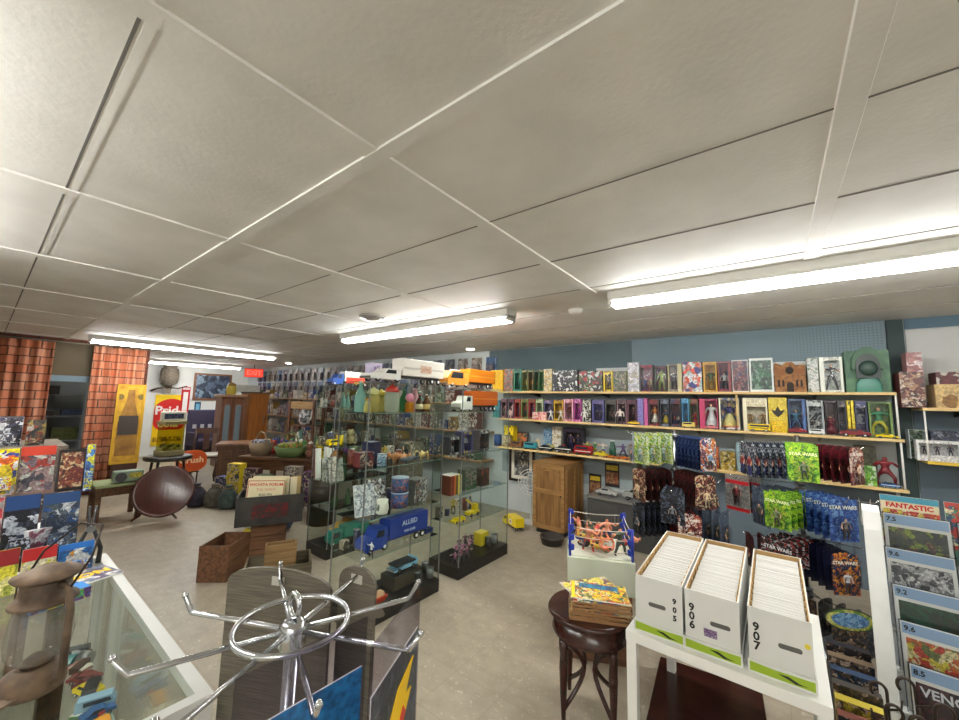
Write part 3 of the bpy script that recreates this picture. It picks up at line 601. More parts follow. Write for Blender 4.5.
Mc(637, 643, 398.5, 'plain lavender box end on the middle wall shelf', (130, 120, 186), [(134, 124, 190), (140, 130, 196)], seed=47)
Mc(643.4, 647.6, 398.5, 'plain pink box end on the middle wall shelf', (196, 90, 150), [(200, 94, 154), (206, 100, 160)], seed=48)
M_(648, 659, 399.5, 'black window box with an orange and white doll on the middle wall shelf', (54, 36, 40), [(70, 40, 44), (140, 40, 50)], [((220, 130, 50), (230, 220, 200), 'dress', (40, 20, 20))], seed=49)
M_(659.6, 669, 399, 'black window box with a yellow skirted doll on the middle wall shelf', (46, 46, 60), [(60, 60, 80), (120, 130, 150)], [((90, 100, 120), (220, 190, 60), 'dress')], seed=50)
M_(669.6, 680.5, 399, 'black window box with red and blue figures on the middle wall shelf', (44, 36, 40), [(110, 50, 50), (60, 60, 90)], [((150, 60, 50), (60, 70, 120)), ((200, 180, 160), (40, 44, 60))], seed=51)
M_(681.2, 688.5, 398.5, 'light blue window box on the middle wall shelf', (80, 150, 196), [(90, 160, 206), (60, 110, 150)], [((60, 110, 150), (40, 70, 110))], seed=52)
M_(689, 698, 399, 'dark green window box with a red figure on the middle wall shelf', (50, 70, 46), [(60, 80, 50), (150, 60, 60)], [((190, 60, 60), (170, 50, 60), 'dress')], seed=53)
M_(698.8, 717.2, 399, 'rose pink window box with a doll in a white gown on the middle wall shelf', (186, 60, 100), [(196, 70, 110), (150, 50, 84)], [((220, 220, 214), (226, 226, 222), 'dress', (60, 36, 24))], seed=54, win=(.3, .04, .06, .06), wid=1.15)
M_(718.2, 738.6, 398, 'white window box with a doll in a pale yellow gown on the middle wall shelf', (220, 216, 190), [(90, 100, 140), (210, 190, 140)], [((60, 60, 110), (232, 220, 140), 'dress', (30, 24, 24))], seed=55, win=(.08, .08, .05, .08), wid=1.15)
M_(742, 766.8, 398, 'cream framed display box with brown interior and pale figures on the middle wall shelf', (234, 226, 196), [(232, 226, 196), (226, 216, 180)], [((170, 130, 80), (150, 110, 60)), ((220, 210, 190), (200, 190, 170), 'dress'), ((150, 110, 60), (120, 80, 40))], seed=56, win=(.16, .06, .22, .26))
o = Mc(767.6, 786.6, 397.5, 'yellow carton with a black bird shape on the middle wall shelf', (222, 196, 60), [(226, 200, 60), (230, 206, 76), (214, 186, 50)], seed=57)
MB().prism([(0, .0), (.03, .03), (.055, .075), (.02, .06), (.0, .1), (-.02, .06), (-.05, .07), (-.03, .03)], -.0016, -.0004, C(40, 34, 28, .5)).build('printed_bird', o, (0, -.002, .14))
M_(787.6, 805, 399, 'blue window box with a blue suited figure on the middle wall shelf', (60, 90, 140), [(90, 110, 130), (50, 60, 110)], [((60, 110, 140), (50, 80, 120), 'arms', (30, 24, 20))], seed=58, win=(.06, .2, .05, .06), wid=1.2)
M_(805.8, 823, 400, 'grey white window box with black and white figures on the middle wall shelf', (150, 156, 160), [(190, 196, 196), (60, 60, 60)], [((40, 40, 44), (210, 210, 206)), ((220, 220, 214), (50, 50, 56))], seed=59)
M_(823.8, 836, 401, 'dark window box with a doll in a dark red gown on the middle wall shelf', (60, 44, 46), [(80, 56, 56), (110, 90, 90)], [((130, 34, 50), (120, 30, 46), 'dress', (30, 16, 16))], seed=60, win=(.04, .04, .03, .04), wid=1.3)
M_(836.6, 845.6, 401, 'charcoal window box left of the yellow striped boxes on the middle wall shelf', (48, 46, 52), [(70, 66, 76), (120, 110, 110)], [((100, 96, 106), (70, 70, 84))], seed=61)
for i, (a, b, n) in enumerate(((846, 849.6, 'left'), (850, 853.6, 'right'))):
    Mc(a, b, 400.5, n + ' one of two black box ends with a yellow stripe on the middle wall shelf', (224, 196, 40), [(230, 204, 40), (236, 210, 50), (40, 36, 30)], seed=62 + i, scale=8)
M_(854, 866.4, 401, 'navy window box with white spot and two figures on the middle wall shelf', (44, 46, 84), [(60, 64, 110), (200, 200, 200)], [((90, 100, 140), (60, 66, 110)), ((70, 60, 90), (60, 60, 100))], seed=64)
M_(867.4, 891, 402, 'green window box with yellow green figure at right end of the middle wall shelf', (110, 140, 70), [(130, 156, 90), (90, 120, 60)], [((60, 140, 90), (206, 196, 50), 'fight', (160, 60, 30))], seed=65, win=(.07, .09, .05, .05), wid=1.1)
# middle shelf, front row of vehicles (front edge of the shelf)
def FC(sh, pl, pr, Y, label, col, kind='car', **k):
    z = SHZ[sh]; x, w_, h = span(pl, pr, 420, z, Y, .002); return toy_car(label, (x, Y, z), w_, col, kind=kind, W=min(.05, w_ * .42), **k)
FC(1, 628, 640, 4.525, 'small yellow toy car in front of the wine coloured box on the middle wall shelf', (226, 186, 40))
FC(1, 682, 695, 4.525, 'small cream and yellow toy taxi on the edge of the middle wall shelf', (226, 200, 110), kind='van')
FC(1, 705, 718, 4.525, 'small pink toy car before the doll in white gown', (206, 120, 130))
FC(1, 721, 740, 4.525, 'white and red toy racing car before the doll in pale yellow gown', (232, 226, 224), kind='race', stripe=(190, 50, 50))
FC(1, 748, 770, 4.525, 'yellow toy school bus before the cream framed box', (240, 206, 30), kind='bus', stripe=(40, 36, 30), hub=WHITE)
z = SHZ[1]; x, w_, h = span(771.5, 786, 421, z, 4.52); carton('small golden yellow box before the yellow bird carton on the middle wall shelf', (x, 4.508, z), w_, .036, h, (230, 190, 20), [(236, 196, 20), (226, 180, 16), (240, 206, 40)], seed=66)
FC(1, 787.5, 806.5, 4.527, 'dark red toy car facing out before the blue suited figure', (120, 28, 38), H=1.25)
FC(1, 808, 823.5, 4.527, 'white toy van on the edge of the middle wall shelf', (232, 232, 228), kind='van')
FC(1, 838, 870, 4.527, 'long dark red toy convertible on the edge of the middle wall shelf', (124, 24, 34), hub=WHITE, H=.9)
FC(1, 873.5, 897, 4.527, 'yellow toy sports car at the right end of the middle wall shelf', (226, 200, 20), kind='sports')
z = SHZ[1]
for i, (a, b) in enumerate(((532.5, 539, ), (539.6, 546.4))):
    x, w_, h = span(a, b, 412, z, 4.525); carton(('left', 'right')[i] + ' one of two little pink cards on the edge of the middle wall shelf', (x, 4.515, z), w_, .03, h, (226, 170, 160), [(230, 180, 170), (206, 80, 80), (236, 206, 196)], seed=67 + i)
for i, (px, col, lab) in enumerate(((510, (226, 190, 180), 'pale pink doll figure on the edge of the middle wall shelf near its left end'), (551, (206, 200, 196), 'left pale skull like figurine before the slate blue box'), (561, (206, 198, 180), 'right pale skull like figurine before the gold box'), (584.5, (220, 220, 214), 'white figurine before the speckled box'), (620, (226, 214, 204), 'small black and white figurine before the dusky pink box'))):
    x, w_, h = span(px - 4, px + 4, 409 if i < 4 else 408, z, 4.53)
    o = thing('figurine', lab, 'figurine', (x, 4.53, z)); put_figure('figure', o, (0, 0, .0), h * 1.0, col, (60, 54, 60) if i == 4 else col, 'arms' if i in (1, 2) else 'stand', skin=col, hair=col, wid=1.25)
    MB().lathe([(.03, .0003), (.03, .004)], DARK, seg=12).build('stand', o)
# lowest shelf, left
L_ = lambda *a, **k: WB(2, *a, **k); Lc = lambda *a, **k: CT(2, *a, **k)
z = SHZ[2]
x, w_, h = span(494, 500.5, 434, z, 4.56); tin('tall blue tin at the left end of the lowest wall shelf', (x, 4.58, z), h, w_ / 2, (40, 90, 160), inks=[(40, 90, 160), (60, 110, 180), (30, 60, 120)])
o = Lc(504, 513.5, 425.5, 'yellow sign box with dark mark at the left of the lowest wall shelf', (236, 206, 30), [(240, 210, 30), (236, 206, 26), (110, 90, 20)], seed=71, Y=4.66, scale=16)
x, w_, h = span(503, 511, 435, z, 4.56); tin('cream and brown jar before the yellow sign box', (x, 4.57, z), h, w_ / 2, (200, 180, 120), inks=[(206, 186, 120), (90, 60, 40), (230, 220, 190)])
picture('small dark framed picture with orange patch on the lowest wall shelf', (at_y(521, 430, 4.74).x, 4.74, z), .19, .2, C(40, 34, 30, .5), [(60, 50, 40), (206, 110, 50), (70, 90, 60), (150, 110, 60)], rx=-.2, fw=.015, seed=72, scale=20)
def LC(pl, pr, Y, label, col, **k): x, w_, h = span(pl, pr, 445, SHZ[2], Y, .002); return toy_car(label, (x, Y, SHZ[2]), w_, col, **k)
LC(524, 533.5, 4.63, 'dark red toy car before the small framed picture', (150, 30, 40), W=.04)
LC(511, 522.5, 4.53, 'brown toy wagon at the left of the lowest wall shelf edge', (120, 80, 50), W=.05, kind='van')
LC(524.5, 537, 4.535, 'teal blue toy van on the lowest wall shelf', (60, 140, 150), W=.055, kind='van')
o = thing('figurine', 'beige squatting figurine on the lowest wall shelf', 'figurine', (at_y(538, 440, 4.65).x, 4.65, z)); put_figure('figure', o, (0, 0, 0), .15, (196, 176, 130), (190, 166, 110), 'fight', skin=(206, 186, 140), hair=(150, 120, 80), wid=1.4)
Lc(543.5, 551.5, 428, 'light blue card box on the lowest wall shelf', (120, 160, 190), [(120, 160, 190), (70, 110, 150), (170, 190, 200)], seed=73, Y=4.72, d=.06)
Lc(552, 561.5, 427, 'white card box with beige emblem on the lowest wall shelf', (226, 222, 208), [(230, 226, 212), (226, 220, 200), (170, 150, 110)], seed=74, Y=4.72, d=.06)
o = thing('toy_frog', 'yellow green toy creature before the white card box', 'toy creature', (at_y(552, 440, 4.65).x, 4.65, z))
MB().ball((0, 0, .035), .036, C(170, 166, 70, .5), 1.3, 1, .95).build('body', o); MB().ball((-.045, -.02, .06), .024, C(180, 176, 80, .5)).build('head', o)
for s in (-1, 1): MB().cyl((s * .03, -.02, .03), (s * .035, -.04, .003), .01, C(160, 156, 60, .5)).build('leg', o)
LC(538.5, 553.5, 4.53, 'black toy car with a white nose on the lowest wall shelf', (26, 28, 28), W=.055, stripe=(220, 220, 214))
LC(554.5, 573, 4.535, 'black and white toy police car on the lowest wall shelf', (34, 34, 34), W=.06, stripe=(220, 216, 206), two=(190, 40, 40), hub=WHITE)
L_(563, 582.5, 428, 'black window box with purple interior on the lowest wall shelf', (34, 26, 38), [(50, 36, 56), (40, 30, 46)], [((90, 70, 100), (50, 50, 90)), ((60, 50, 70), (40, 40, 60))], seed=75, Y=4.64)
LC(574.5, 592.5, 4.535, 'red toy fire van with white front on the lowest wall shelf', (160, 30, 36), W=.06, kind='van', stripe=(226, 220, 210))
for i, (px, c1, c2, n) in enumerate(((588, (150, 160, 70), (190, 150, 40), 'olive and yellow action figure standing behind the red fire van'), (595, (60, 110, 60), (170, 150, 50), 'green action figure standing right of the red fire van'), (603, (190, 190, 180), (60, 60, 70), 'grey and black action figure on the lowest wall shelf, left of the green bottle'))):
    o = thing('action_figure', n, 'action figure', (at_y(px, 440, 4.63).x, 4.63, z)); put_figure('figure', o, (0, 0, 0), .17, c1, c2, 'arms', wid=1.1)
LC(594.5, 608, 4.535, 'yellow toy dune buggy on the lowest wall shelf', (214, 190, 40), W=.055, H=1.2)
bottle('dark green bottle with a pale top on the lowest wall shelf', (at_y(612.5, 440, 4.66).x, 4.66, z), .19, .04, C(40, 84, 64, .15), (206, 220, 226), neck=.6)
o = thing('toy_creature', 'purple toy creature on the lowest wall shelf', 'toy creature', (at_y(623, 440, 4.66).x, 4.66, z)); put_figure('figure', o, (0, 0, 0), .17, (96, 76, 120), (70, 60, 90), 'arms', skin=(110, 90, 130), hair=(70, 50, 90), wid=1.5)
LC(604.5, 616.5, 4.47 + .06, 'left orange toy car at the edge of the lowest wall shelf', (206, 110, 30), W=.05, kind='sports', H=.8)
LC(617, 629.5, 4.47 + .06, 'right orange toy car at the edge of the lowest wall shelf', (210, 104, 24), W=.05, kind='sports', H=.8)
o = thing('toy_robot', 'grey toy robot at the right end of the left lowest wall shelf', 'toy robot', (at_y(633, 440, 4.6).x, 4.6, z))
gr = C(120, 114, 110, .4)
MB().box((0, 0, .13), (.075, .05, .08), gr, bev=.006).build('torso', o); MB().box((0, 0, .19), (.036, .036, .034), C(170, 160, 150, .4), bev=.004).build('head', o)
for s in (-1, 1): MB().box((s * .022, 0, .044), (.03, .04, .088), C(90, 86, 84, .4), bev=.003).build('leg', o); MB().box((s * .052, -.01, .125), (.022, .03, .09), C(140, 134, 128, .4), bev=.003).build('arm', o)
# lowest shelf: short middle part and right part
CT(2, 710, 718, 447, 'orange box on the short lowest shelf behind the hanging cards', (220, 110, 40), [(226, 116, 40), (140, 60, 50), (230, 130, 60)], seed=81, Y=4.6)
o = thing('toy_ape', 'brown toy ape on the short lowest shelf behind the hanging cards', 'toy creature', (at_y(704.5, 455, 4.58).x, 4.58, z)); put_figure('figure', o, (0, 0, 0), .27, (120, 56, 40), (100, 50, 36), 'fight', skin=(140, 70, 50), hair=(100, 44, 30), wid=1.3)
CT(2, 720, 735, 452, 'olive yellow toy box on the short lowest shelf behind the hanging cards', (150, 126, 40), [(160, 130, 40), (90, 80, 40), (200, 190, 150), (180, 150, 40)], seed=82, Y=4.57)
CT(2, 736, 743, 443, 'pale blue box on the short lowest shelf behind the hanging cards', (170, 200, 206), [(170, 204, 210), (180, 210, 216)], seed=83, Y=4.6)
WB(2, 844, 853.5, 447, 'white edged window box at the right part of the lowest shelf', (206, 200, 200), [(120, 50, 60), (200, 190, 190)], [((110, 40, 50), (60, 50, 60))], seed=84, Y=4.6)
CT(2, 854.5, 876, 446, 'large dark olive box at the right part of the lowest shelf', (62, 60, 46), [(66, 64, 48), (80, 80, 56), (50, 50, 40)], seed=85, Y=4.62)
o = thing('toy_creature', 'dark red armoured toy figure at the right end of the lowest shelf', 'toy creature', (at_y(884.5, 460, 4.62).x, 4.62, z)); put_figure('figure', o, (0, 0, 0), .25, (120, 30, 36), (110, 26, 34), 'fight', skin=(130, 36, 40), hair=(100, 24, 30), wid=1.4)
CT(2, 860, 876, 466, 'green and white low pack before the dark olive box', (110, 170, 60), [(120, 180, 60), (200, 216, 190), (80, 130, 50)], seed=86, Y=4.54, d=.04)
x, w_, h = span(878, 900, 474, z, 4.53); toy_car('blue toy pickup with a white top at the right end of the lowest shelf', (x, 4.535, z), w_, (50, 96, 150), W=.06, stripe=(220, 226, 230), hub=WHITE)
# far right shelves
def FR(pl, pr, pt, zz, Y): a, b = at_y(pl, pt, Y), at_y(pr, pt, Y); return (a.x + b.x) / 2, b.x - a.x - .006, at_y((pl + pr) / 2, pt, Y).z - zz
x, w_, h = FR(898.5, 924.5, 371.5, 1.58, 4.5); carton('large maroon toy box with busy battle artwork at far right', (x, 4.515, 1.58), w_, .2, h, (110, 56, 56), [(110, 60, 56), (170, 130, 100), (60, 40, 44), (200, 180, 160), (90, 40, 44)], seed=91); hb = h
x2, w2, h2 = FR(905.5, 922.5, 351.5, 1.58 + hb, 4.5); carton('small dusky pink box lying on top of the large maroon toy box', (x2, 4.52, 1.5802 + hb), w2, .14, h2 * .98, (170, 120, 116), [(226, 206, 206), (176, 120, 116), (150, 90, 90)], seed=92, scale=14)
x, w_, h = FR(935, 966, 384, 1.58, 4.5); carton('plain tan carton with brown emblem at far right', (x, 4.53, 1.58), w_, .2, h, (212, 180, 124), [(216, 184, 128), (212, 180, 120), (208, 174, 116), (216, 184, 128), (140, 100, 50)], seed=93, scale=9); hb = h
x, w_, h2 = FR(936, 966, 371.5, 1.58 + hb, 4.5); carton('dark red box lying on the plain tan carton', (x, 4.53, 1.5802 + hb), w_, .18, h2, (100, 30, 34), [(104, 32, 36), (90, 24, 30), (200, 190, 180), (110, 34, 36)], seed=94, scale=12)
x, w_, h = FR(908, 927, 430, 1.17, 4.6); window_box('clear fronted pack with green foliage artwork at far right', (x, 4.61, 1.17), w_, .1, h, (190, 200, 200), [(110, 140, 100), (60, 90, 60), (190, 200, 190)], [((70, 110, 70), (60, 80, 60)), ((90, 130, 90), (60, 90, 60))], seed=95, win=(.05, .05, .04, .04))
x, w_, h = FR(930, 962, 431, 1.17, 4.6); carton('dark navy toy box behind the white tray at far right', (x, 4.61, 1.17), w_, .12, h, (44, 48, 64), [(40, 44, 60), (120, 126, 140), (60, 64, 90), (30, 34, 44)], seed=96)
x, w_, h = FR(916, 962, 441, 1.17, 4.5); window_box('white framed long window box at far right, over the yellow price strip', (x, 4.515, 1.17), w_, .07, h, (232, 232, 230), [(230, 230, 228), (220, 216, 214)], [((60, 60, 80), (40, 40, 50)), ((80, 70, 90), (50, 50, 60)), ((60, 60, 80), (40, 40, 50))], seed=97, win=(.06, .06, .3, .14))
tag(MB().cyl((.94, SY + .012, 1.1702), (.94, SY + .012, 1.5558), .006, WHITE).build('shelf_rod'), 'white metal rod at the left end of the short far right shelves', 'shelf rod')
# ============================================================ SPINNER RACKS OF CARDED TOYS BEHIND THE TABLE
def spinner(label, c, ztop, pegs, r=.36):
    """floor rack: foot disc, pole, tier hubs, radial pegs (angle, height, length)"""
    o = thing('spinner_rack', label, 'display rack', (c[0], c[1], 0))
    MB().lathe([(.24, 0.0005), (.24, .015), (.05, .03), (.03, .05)], STEEL, seg=24).build('foot', o)
    MB().cyl((0, 0, .05), (0, 0, ztop), .014, STEEL, seg=12).build('pole', o)
    for z in sorted(set(round(p[1], 3) for p in pegs)): MB().lathe([(.03, z - .012), (.036, z), (.03, z + .012)], STEEL, seg=14).build('hub', o)
    for a, z, L in pegs:
        ca, sa = math.cos(a), math.sin(a)
        MB().tube([(.03 * ca, .03 * sa, z), ((L - .02) * ca, (L - .02) * sa, z), (L * ca, L * sa, z + .022)], .003, CHROME, 6).build('peg', o)
    return o
S1 = Vector((-.63, 3.35)); S2 = Vector((.125, 3.55))
PEGS = {1: [], 2: []}
def stack(s, th, py, px, n, proto, label, front=None, r0=.1, r1=.33, group=None, jit=.06, proto2=None, tl=0):
    """n cards on one peg; th = degrees to the right of the direction towards the aisle"""
    c = S1 if s == 1 else S2; base = math.atan2(-c.y, -c.x); a = base + math.radians(th)
    d = at_d(px, py, (2.62 if s == 1 else 2.4)); z = round(d.z, 3) - .02
    PEGS[s].append((a, z + .001, r1 + .04))
    for i in range(n):
        r = r0 + (r1 - r0) * i / max(1, n - 1); last = i == n - 1
        src = proto2 if (last and proto2) else proto
        dup(src, (c.x + r * math.cos(a), c.y + r * math.sin(a), z), a + PI / 2 + tl + random.uniform(-jit, jit), front if last and front else label, None if (last and front) else (group or label[:60]))
    return a, z
PROT = []
def cp(*a, **k): o = card_proto('carded_figure', 'x', *a, **k); PROT.append(o); return o
k_green = cp(.152, .229, [(150, 196, 40), (110, 170, 40), (60, 120, 40), (190, 210, 60)], 3, fig=((120, 130, 100), (70, 70, 60)), col=(70, 150, 50), logo=('STAR WARS', .026, (240, 240, 200), .25), arch=False, nfig=1)
k_green2 = cp(.152, .229, [(200, 214, 60), (214, 220, 200), (110, 170, 50), (226, 230, 214)], 5, fig=((170, 190, 180), (120, 140, 130)), col=(150, 190, 40), arch=False)
k_navy = cp(.14, .229, [(24, 34, 66), (30, 44, 90), (20, 24, 44), (60, 80, 120)], 7, fig=((70, 80, 110), (40, 44, 60)), col=(26, 38, 80))
k_navyf = cp(.14, .229, [(30, 44, 90), (214, 130, 50), (226, 226, 220), (180, 90, 50), (40, 60, 120)], 8, fig=((120, 160, 190), (80, 60, 50)), col=(26, 38, 80))
k_brown = cp(.15, .235, [(40, 26, 26), (60, 34, 32), (96, 34, 34), (30, 24, 24)], 9, fig=((190, 160, 130), (90, 80, 70)), col=(40, 24, 24))
k_brownf = cp(.15, .235, [(60, 30, 30), (216, 190, 150), (120, 40, 40), (40, 28, 28)], 10, fig=((226, 200, 160), (170, 150, 120)), col=(40, 24, 24))
k_black = cp(.15, .229, [(22, 22, 26), (40, 44, 56), (90, 100, 120), (16, 16, 18)], 11, fig=((120, 124, 130), (50, 54, 64)), col=(24, 24, 30))
k_wblue = cp(.15, .25, [(190, 204, 220), (226, 230, 234), (120, 150, 190), (90, 110, 150)], 12, fig=((120, 130, 150), (90, 90, 100)), col=(190, 200, 214), arch=False)
k_red = cp(.15, .229, [(90, 20, 30), (34, 18, 22), (120, 30, 40), (24, 16, 18)], 13, fig=((120, 60, 50), (50, 40, 44)), col=(70, 16, 26))
k_redf = cp(.15, .229, [(110, 26, 36), (226, 216, 206), (190, 110, 70), (60, 20, 26)], 14, fig=((210, 190, 170), (120, 90, 70)), col=(70, 16, 26), logo=('STAR WARS', .024, (236, 226, 216), .2))
k_duo = cp(.22, .24, [(24, 32, 50), (60, 80, 100), (200, 206, 210), (30, 40, 60)], 15, fig=((150, 50, 54), (50, 56, 110)), col=(26, 34, 52), nfig=2, blister=(.86, .6, .05))
k_blue = cp(.17, .25, [(30, 60, 130), (60, 100, 170), (40, 70, 140), (110, 150, 200)], 16, fig=((120, 110, 100), (80, 70, 60)), col=(30, 56, 120), logo=('STAR WARS', .03, (230, 226, 200), .2), arch=False)
k_clear = cp(.17, .26, [(150, 146, 140), (170, 166, 160), (130, 126, 120)], 17, fig=((110, 36, 40), (60, 30, 34)), col=(150, 146, 140), arch=False, band=(190, 28, 36), blister=(.9, .62, .16))
k_blk2 = cp(.2, .17, [(24, 24, 28), (40, 38, 40), (200, 200, 200), (150, 40, 36), (26, 26, 30)], 18, fig=((190, 120, 60), (80, 60, 40)), col=(24, 24, 28), logo=('STAR WARS', .03, (236, 236, 236), .3), arch=False)
k_orange = cp(.152, .245, [(20, 26, 54), (30, 40, 80), (226, 150, 40), (190, 90, 40)], 19, fig=((200, 200, 206), (60, 60, 70)), col=(22, 26, 56), logo=('STAR WARS', .026, (230, 230, 220), .25))
k_nav2 = cp(.152, .245, [(18, 22, 44), (24, 30, 60), (30, 34, 60)], 20, fig=((120, 124, 140), (50, 54, 70)), col=(18, 22, 46))
k_steel = cp(.16, .26, [(70, 84, 104), (80, 94, 116), (64, 76, 96), (110, 120, 136)], 21, fig=((90, 84, 70), (70, 70, 76)), col=(70, 84, 104), arch=False)
k_mixed = cp(.16, .24, [(30, 30, 36), (60, 70, 90), (120, 90, 70), (150, 130, 110), (26, 26, 30)], 22, fig=((110, 90, 80), (60, 60, 70)), col=(30, 30, 36), arch=False)
k_khaki = cp(.13, .26, [(100, 96, 64), (130, 126, 90), (80, 84, 60), (170, 166, 130)], 23, fig=((130, 126, 90), (90, 90, 60)), col=(110, 106, 76), arch=False)
k_white = cp(.1, .14, [(206, 200, 196), (150, 60, 60), (120, 110, 110), (226, 222, 216)], 24, fig=((150, 120, 100), (90, 70, 70)), col=(206, 200, 196), arch=False, dep=.02)
# left spinner
stack(1, -88, 437, 640, 4, k_wblue, 'white and blue pack on the top left peg of the left spinner rack', r1=.3)
stack(1, -42, 436, 660, 3, k_green2, 'lime and white card on the top peg of the left spinner rack, facing left', 'front lime and white carded figure at the top of the left spinner rack')
stack(1, 40, 438, 690, 7, k_navy, 'navy arched card in the top right stack of the left spinner rack', 'front navy card with orange and white picture at top right of the left spinner rack', proto2=k_navyf)
stack(1, -100, 464, 634, 2, k_khaki, 'khaki pack hanging at the far left of the left spinner rack', r0=.2, r1=.26)
stack(1, -48, 475, 655, 5, k_brown, 'dark brown card in the second row stack at left of the left spinner rack', 'front brown card with cream picture, second row at left of the left spinner rack', proto2=k_brownf)
stack(1, 34, 475, 690, 6, k_brown, 'dark brown card in the second row stack at right of the left spinner rack', 'front brown card with cream picture, second row at right of the left spinner rack', proto2=k_brownf)
stack(1, 88, 486, 708, 3, k_steel, 'grey blue card in the second row at the right side of the left spinner rack', r1=.26)
stack(1, -50, 512, 640, 6, k_black, 'black and grey card in the third row stack at left of the left spinner rack')
stack(1, 14, 513, 668, 5, k_red, 'wine red card in the third row middle stack of the left spinner rack', 'front white and red card, third row middle of the left spinner rack', proto2=k_redf)
stack(1, 66, 513, 698, 5, k_steel, 'grey blue card in the third row stack at right of the left spinner rack')
stack(1, -20, 566, 655, 4, k_mixed, 'dark mixed card in the fourth row of the left spinner rack')
stack(1, 44, 566, 690, 4, k_brown, 'dark brown card in the fourth row of the left spinner rack')
# right spinner
stack(2, -58, 446, 757, 6, k_duo, 'navy twin pack of two figures at top left of the right spinner rack')
stack(2, 4, 445, 795, 3, k_green, 'green card behind the front one at the top middle of the right spinner rack', 'front bright green carded figure at the top middle of the right spinner rack')
stack(2, 58, 446, 822, 6, k_red, 'dark red arched card in the top right stack of the right spinner rack', 'front dark red card with white lettering at top right of the right spinner rack', proto2=k_redf)
stack(2, -78, 487, 728, 2, k_clear, 'clear pack with two red bands on the left side of the right spinner rack', r0=.3, r1=.37, tl=.95)
stack(2, -46, 494, 755, 4, k_steel, 'grey blue card in the second row at left of the right spinner rack', r0=.12, r1=.3)
stack(2, -64, 548, 745, 4, k_red, 'dark red arched card in the third row at far left of the right spinner rack')
stack(2, -22, 496, 775, 4, k_green, 'green card in the second row stack of the right spinner rack', 'front green carded figure in the second row of the right spinner rack')
stack(2, 36, 496, 815, 5, k_blue, 'blue card in the second row stack of the right spinner rack', 'front blue carded figure with pale lettering in the second row of the right spinner rack')
stack(2, 84, 500, 852, 3, k_white, 'small white and red card on the right side of the right spinner rack', r0=.24, r1=.34)
stack(2, -24, 545, 780, 4, k_blk2, 'wide black card with white lettering in the third row of the right spinner rack')
stack(2, 34, 546, 822, 5, k_nav2, 'navy card in the third row stack of the right spinner rack', 'front navy and orange card in the third row of the right spinner rack', proto2=k_orange)
stack(2, 78, 546, 858, 4, k_steel, 'grey blue card in the third row at right of the right spinner rack')
stack(2, -20, 606, 790, 3, k_mixed, 'dark mixed card in the fourth row at left of the right spinner rack')
stack(2, 62, 606, 850, 4, k_black, 'black and grey card in the fourth row at right of the right spinner rack')
stack(1, -4, 492, 672, 4, k_black, 'black and grey card in the second row middle of the left spinner rack')
stack(2, -48, 604, 770, 4, k_black, 'black and grey card in the fourth row at far left of the right spinner rack')
a, z = stack(2, 26, 600, 832, 1, k_mixed, 'dark card under the blue oval header on the right spinner rack', r0=.4, r1=.36)
o = thing('header_card', 'pale blue oval header card with yellow rim on the right spinner rack', 'header card', (S2.x + .41 * math.cos(a), S2.y + .41 * math.sin(a), z + .01), a + PI / 2)
el = lambda rx, rz: [(rx * math.cos(2 * PI * i / 24), rz * math.sin(2 * PI * i / 24)) for i in range(24)]
MB().prism(el(.125, .062), -.006, -.004, C(50, 60, 50, .5)).build('card', o); MB().prism(el(.118, .055), -.0075, -.006, art(31, (196, 200, 90), (206, 206, 120), (110, 150, 60), scale=30)).build('rim_print', o); MB().prism(el(.09, .04), -.009, -.0075, art(30, (110, 160, 206), (150, 190, 226), (70, 120, 180), scale=40)).build('blue_print', o)
for p in PROT:
    for ch in list(p.children): bpy.data.objects.remove(ch)
    bpy.data.objects.remove(p)
spinner('left spinner rack of hanging carded toys behind the comic boxes', S1, 1.36, PEGS[1])
spinner('right spinner rack of hanging carded toys behind the comic boxes', S2, 1.36, PEGS[2])

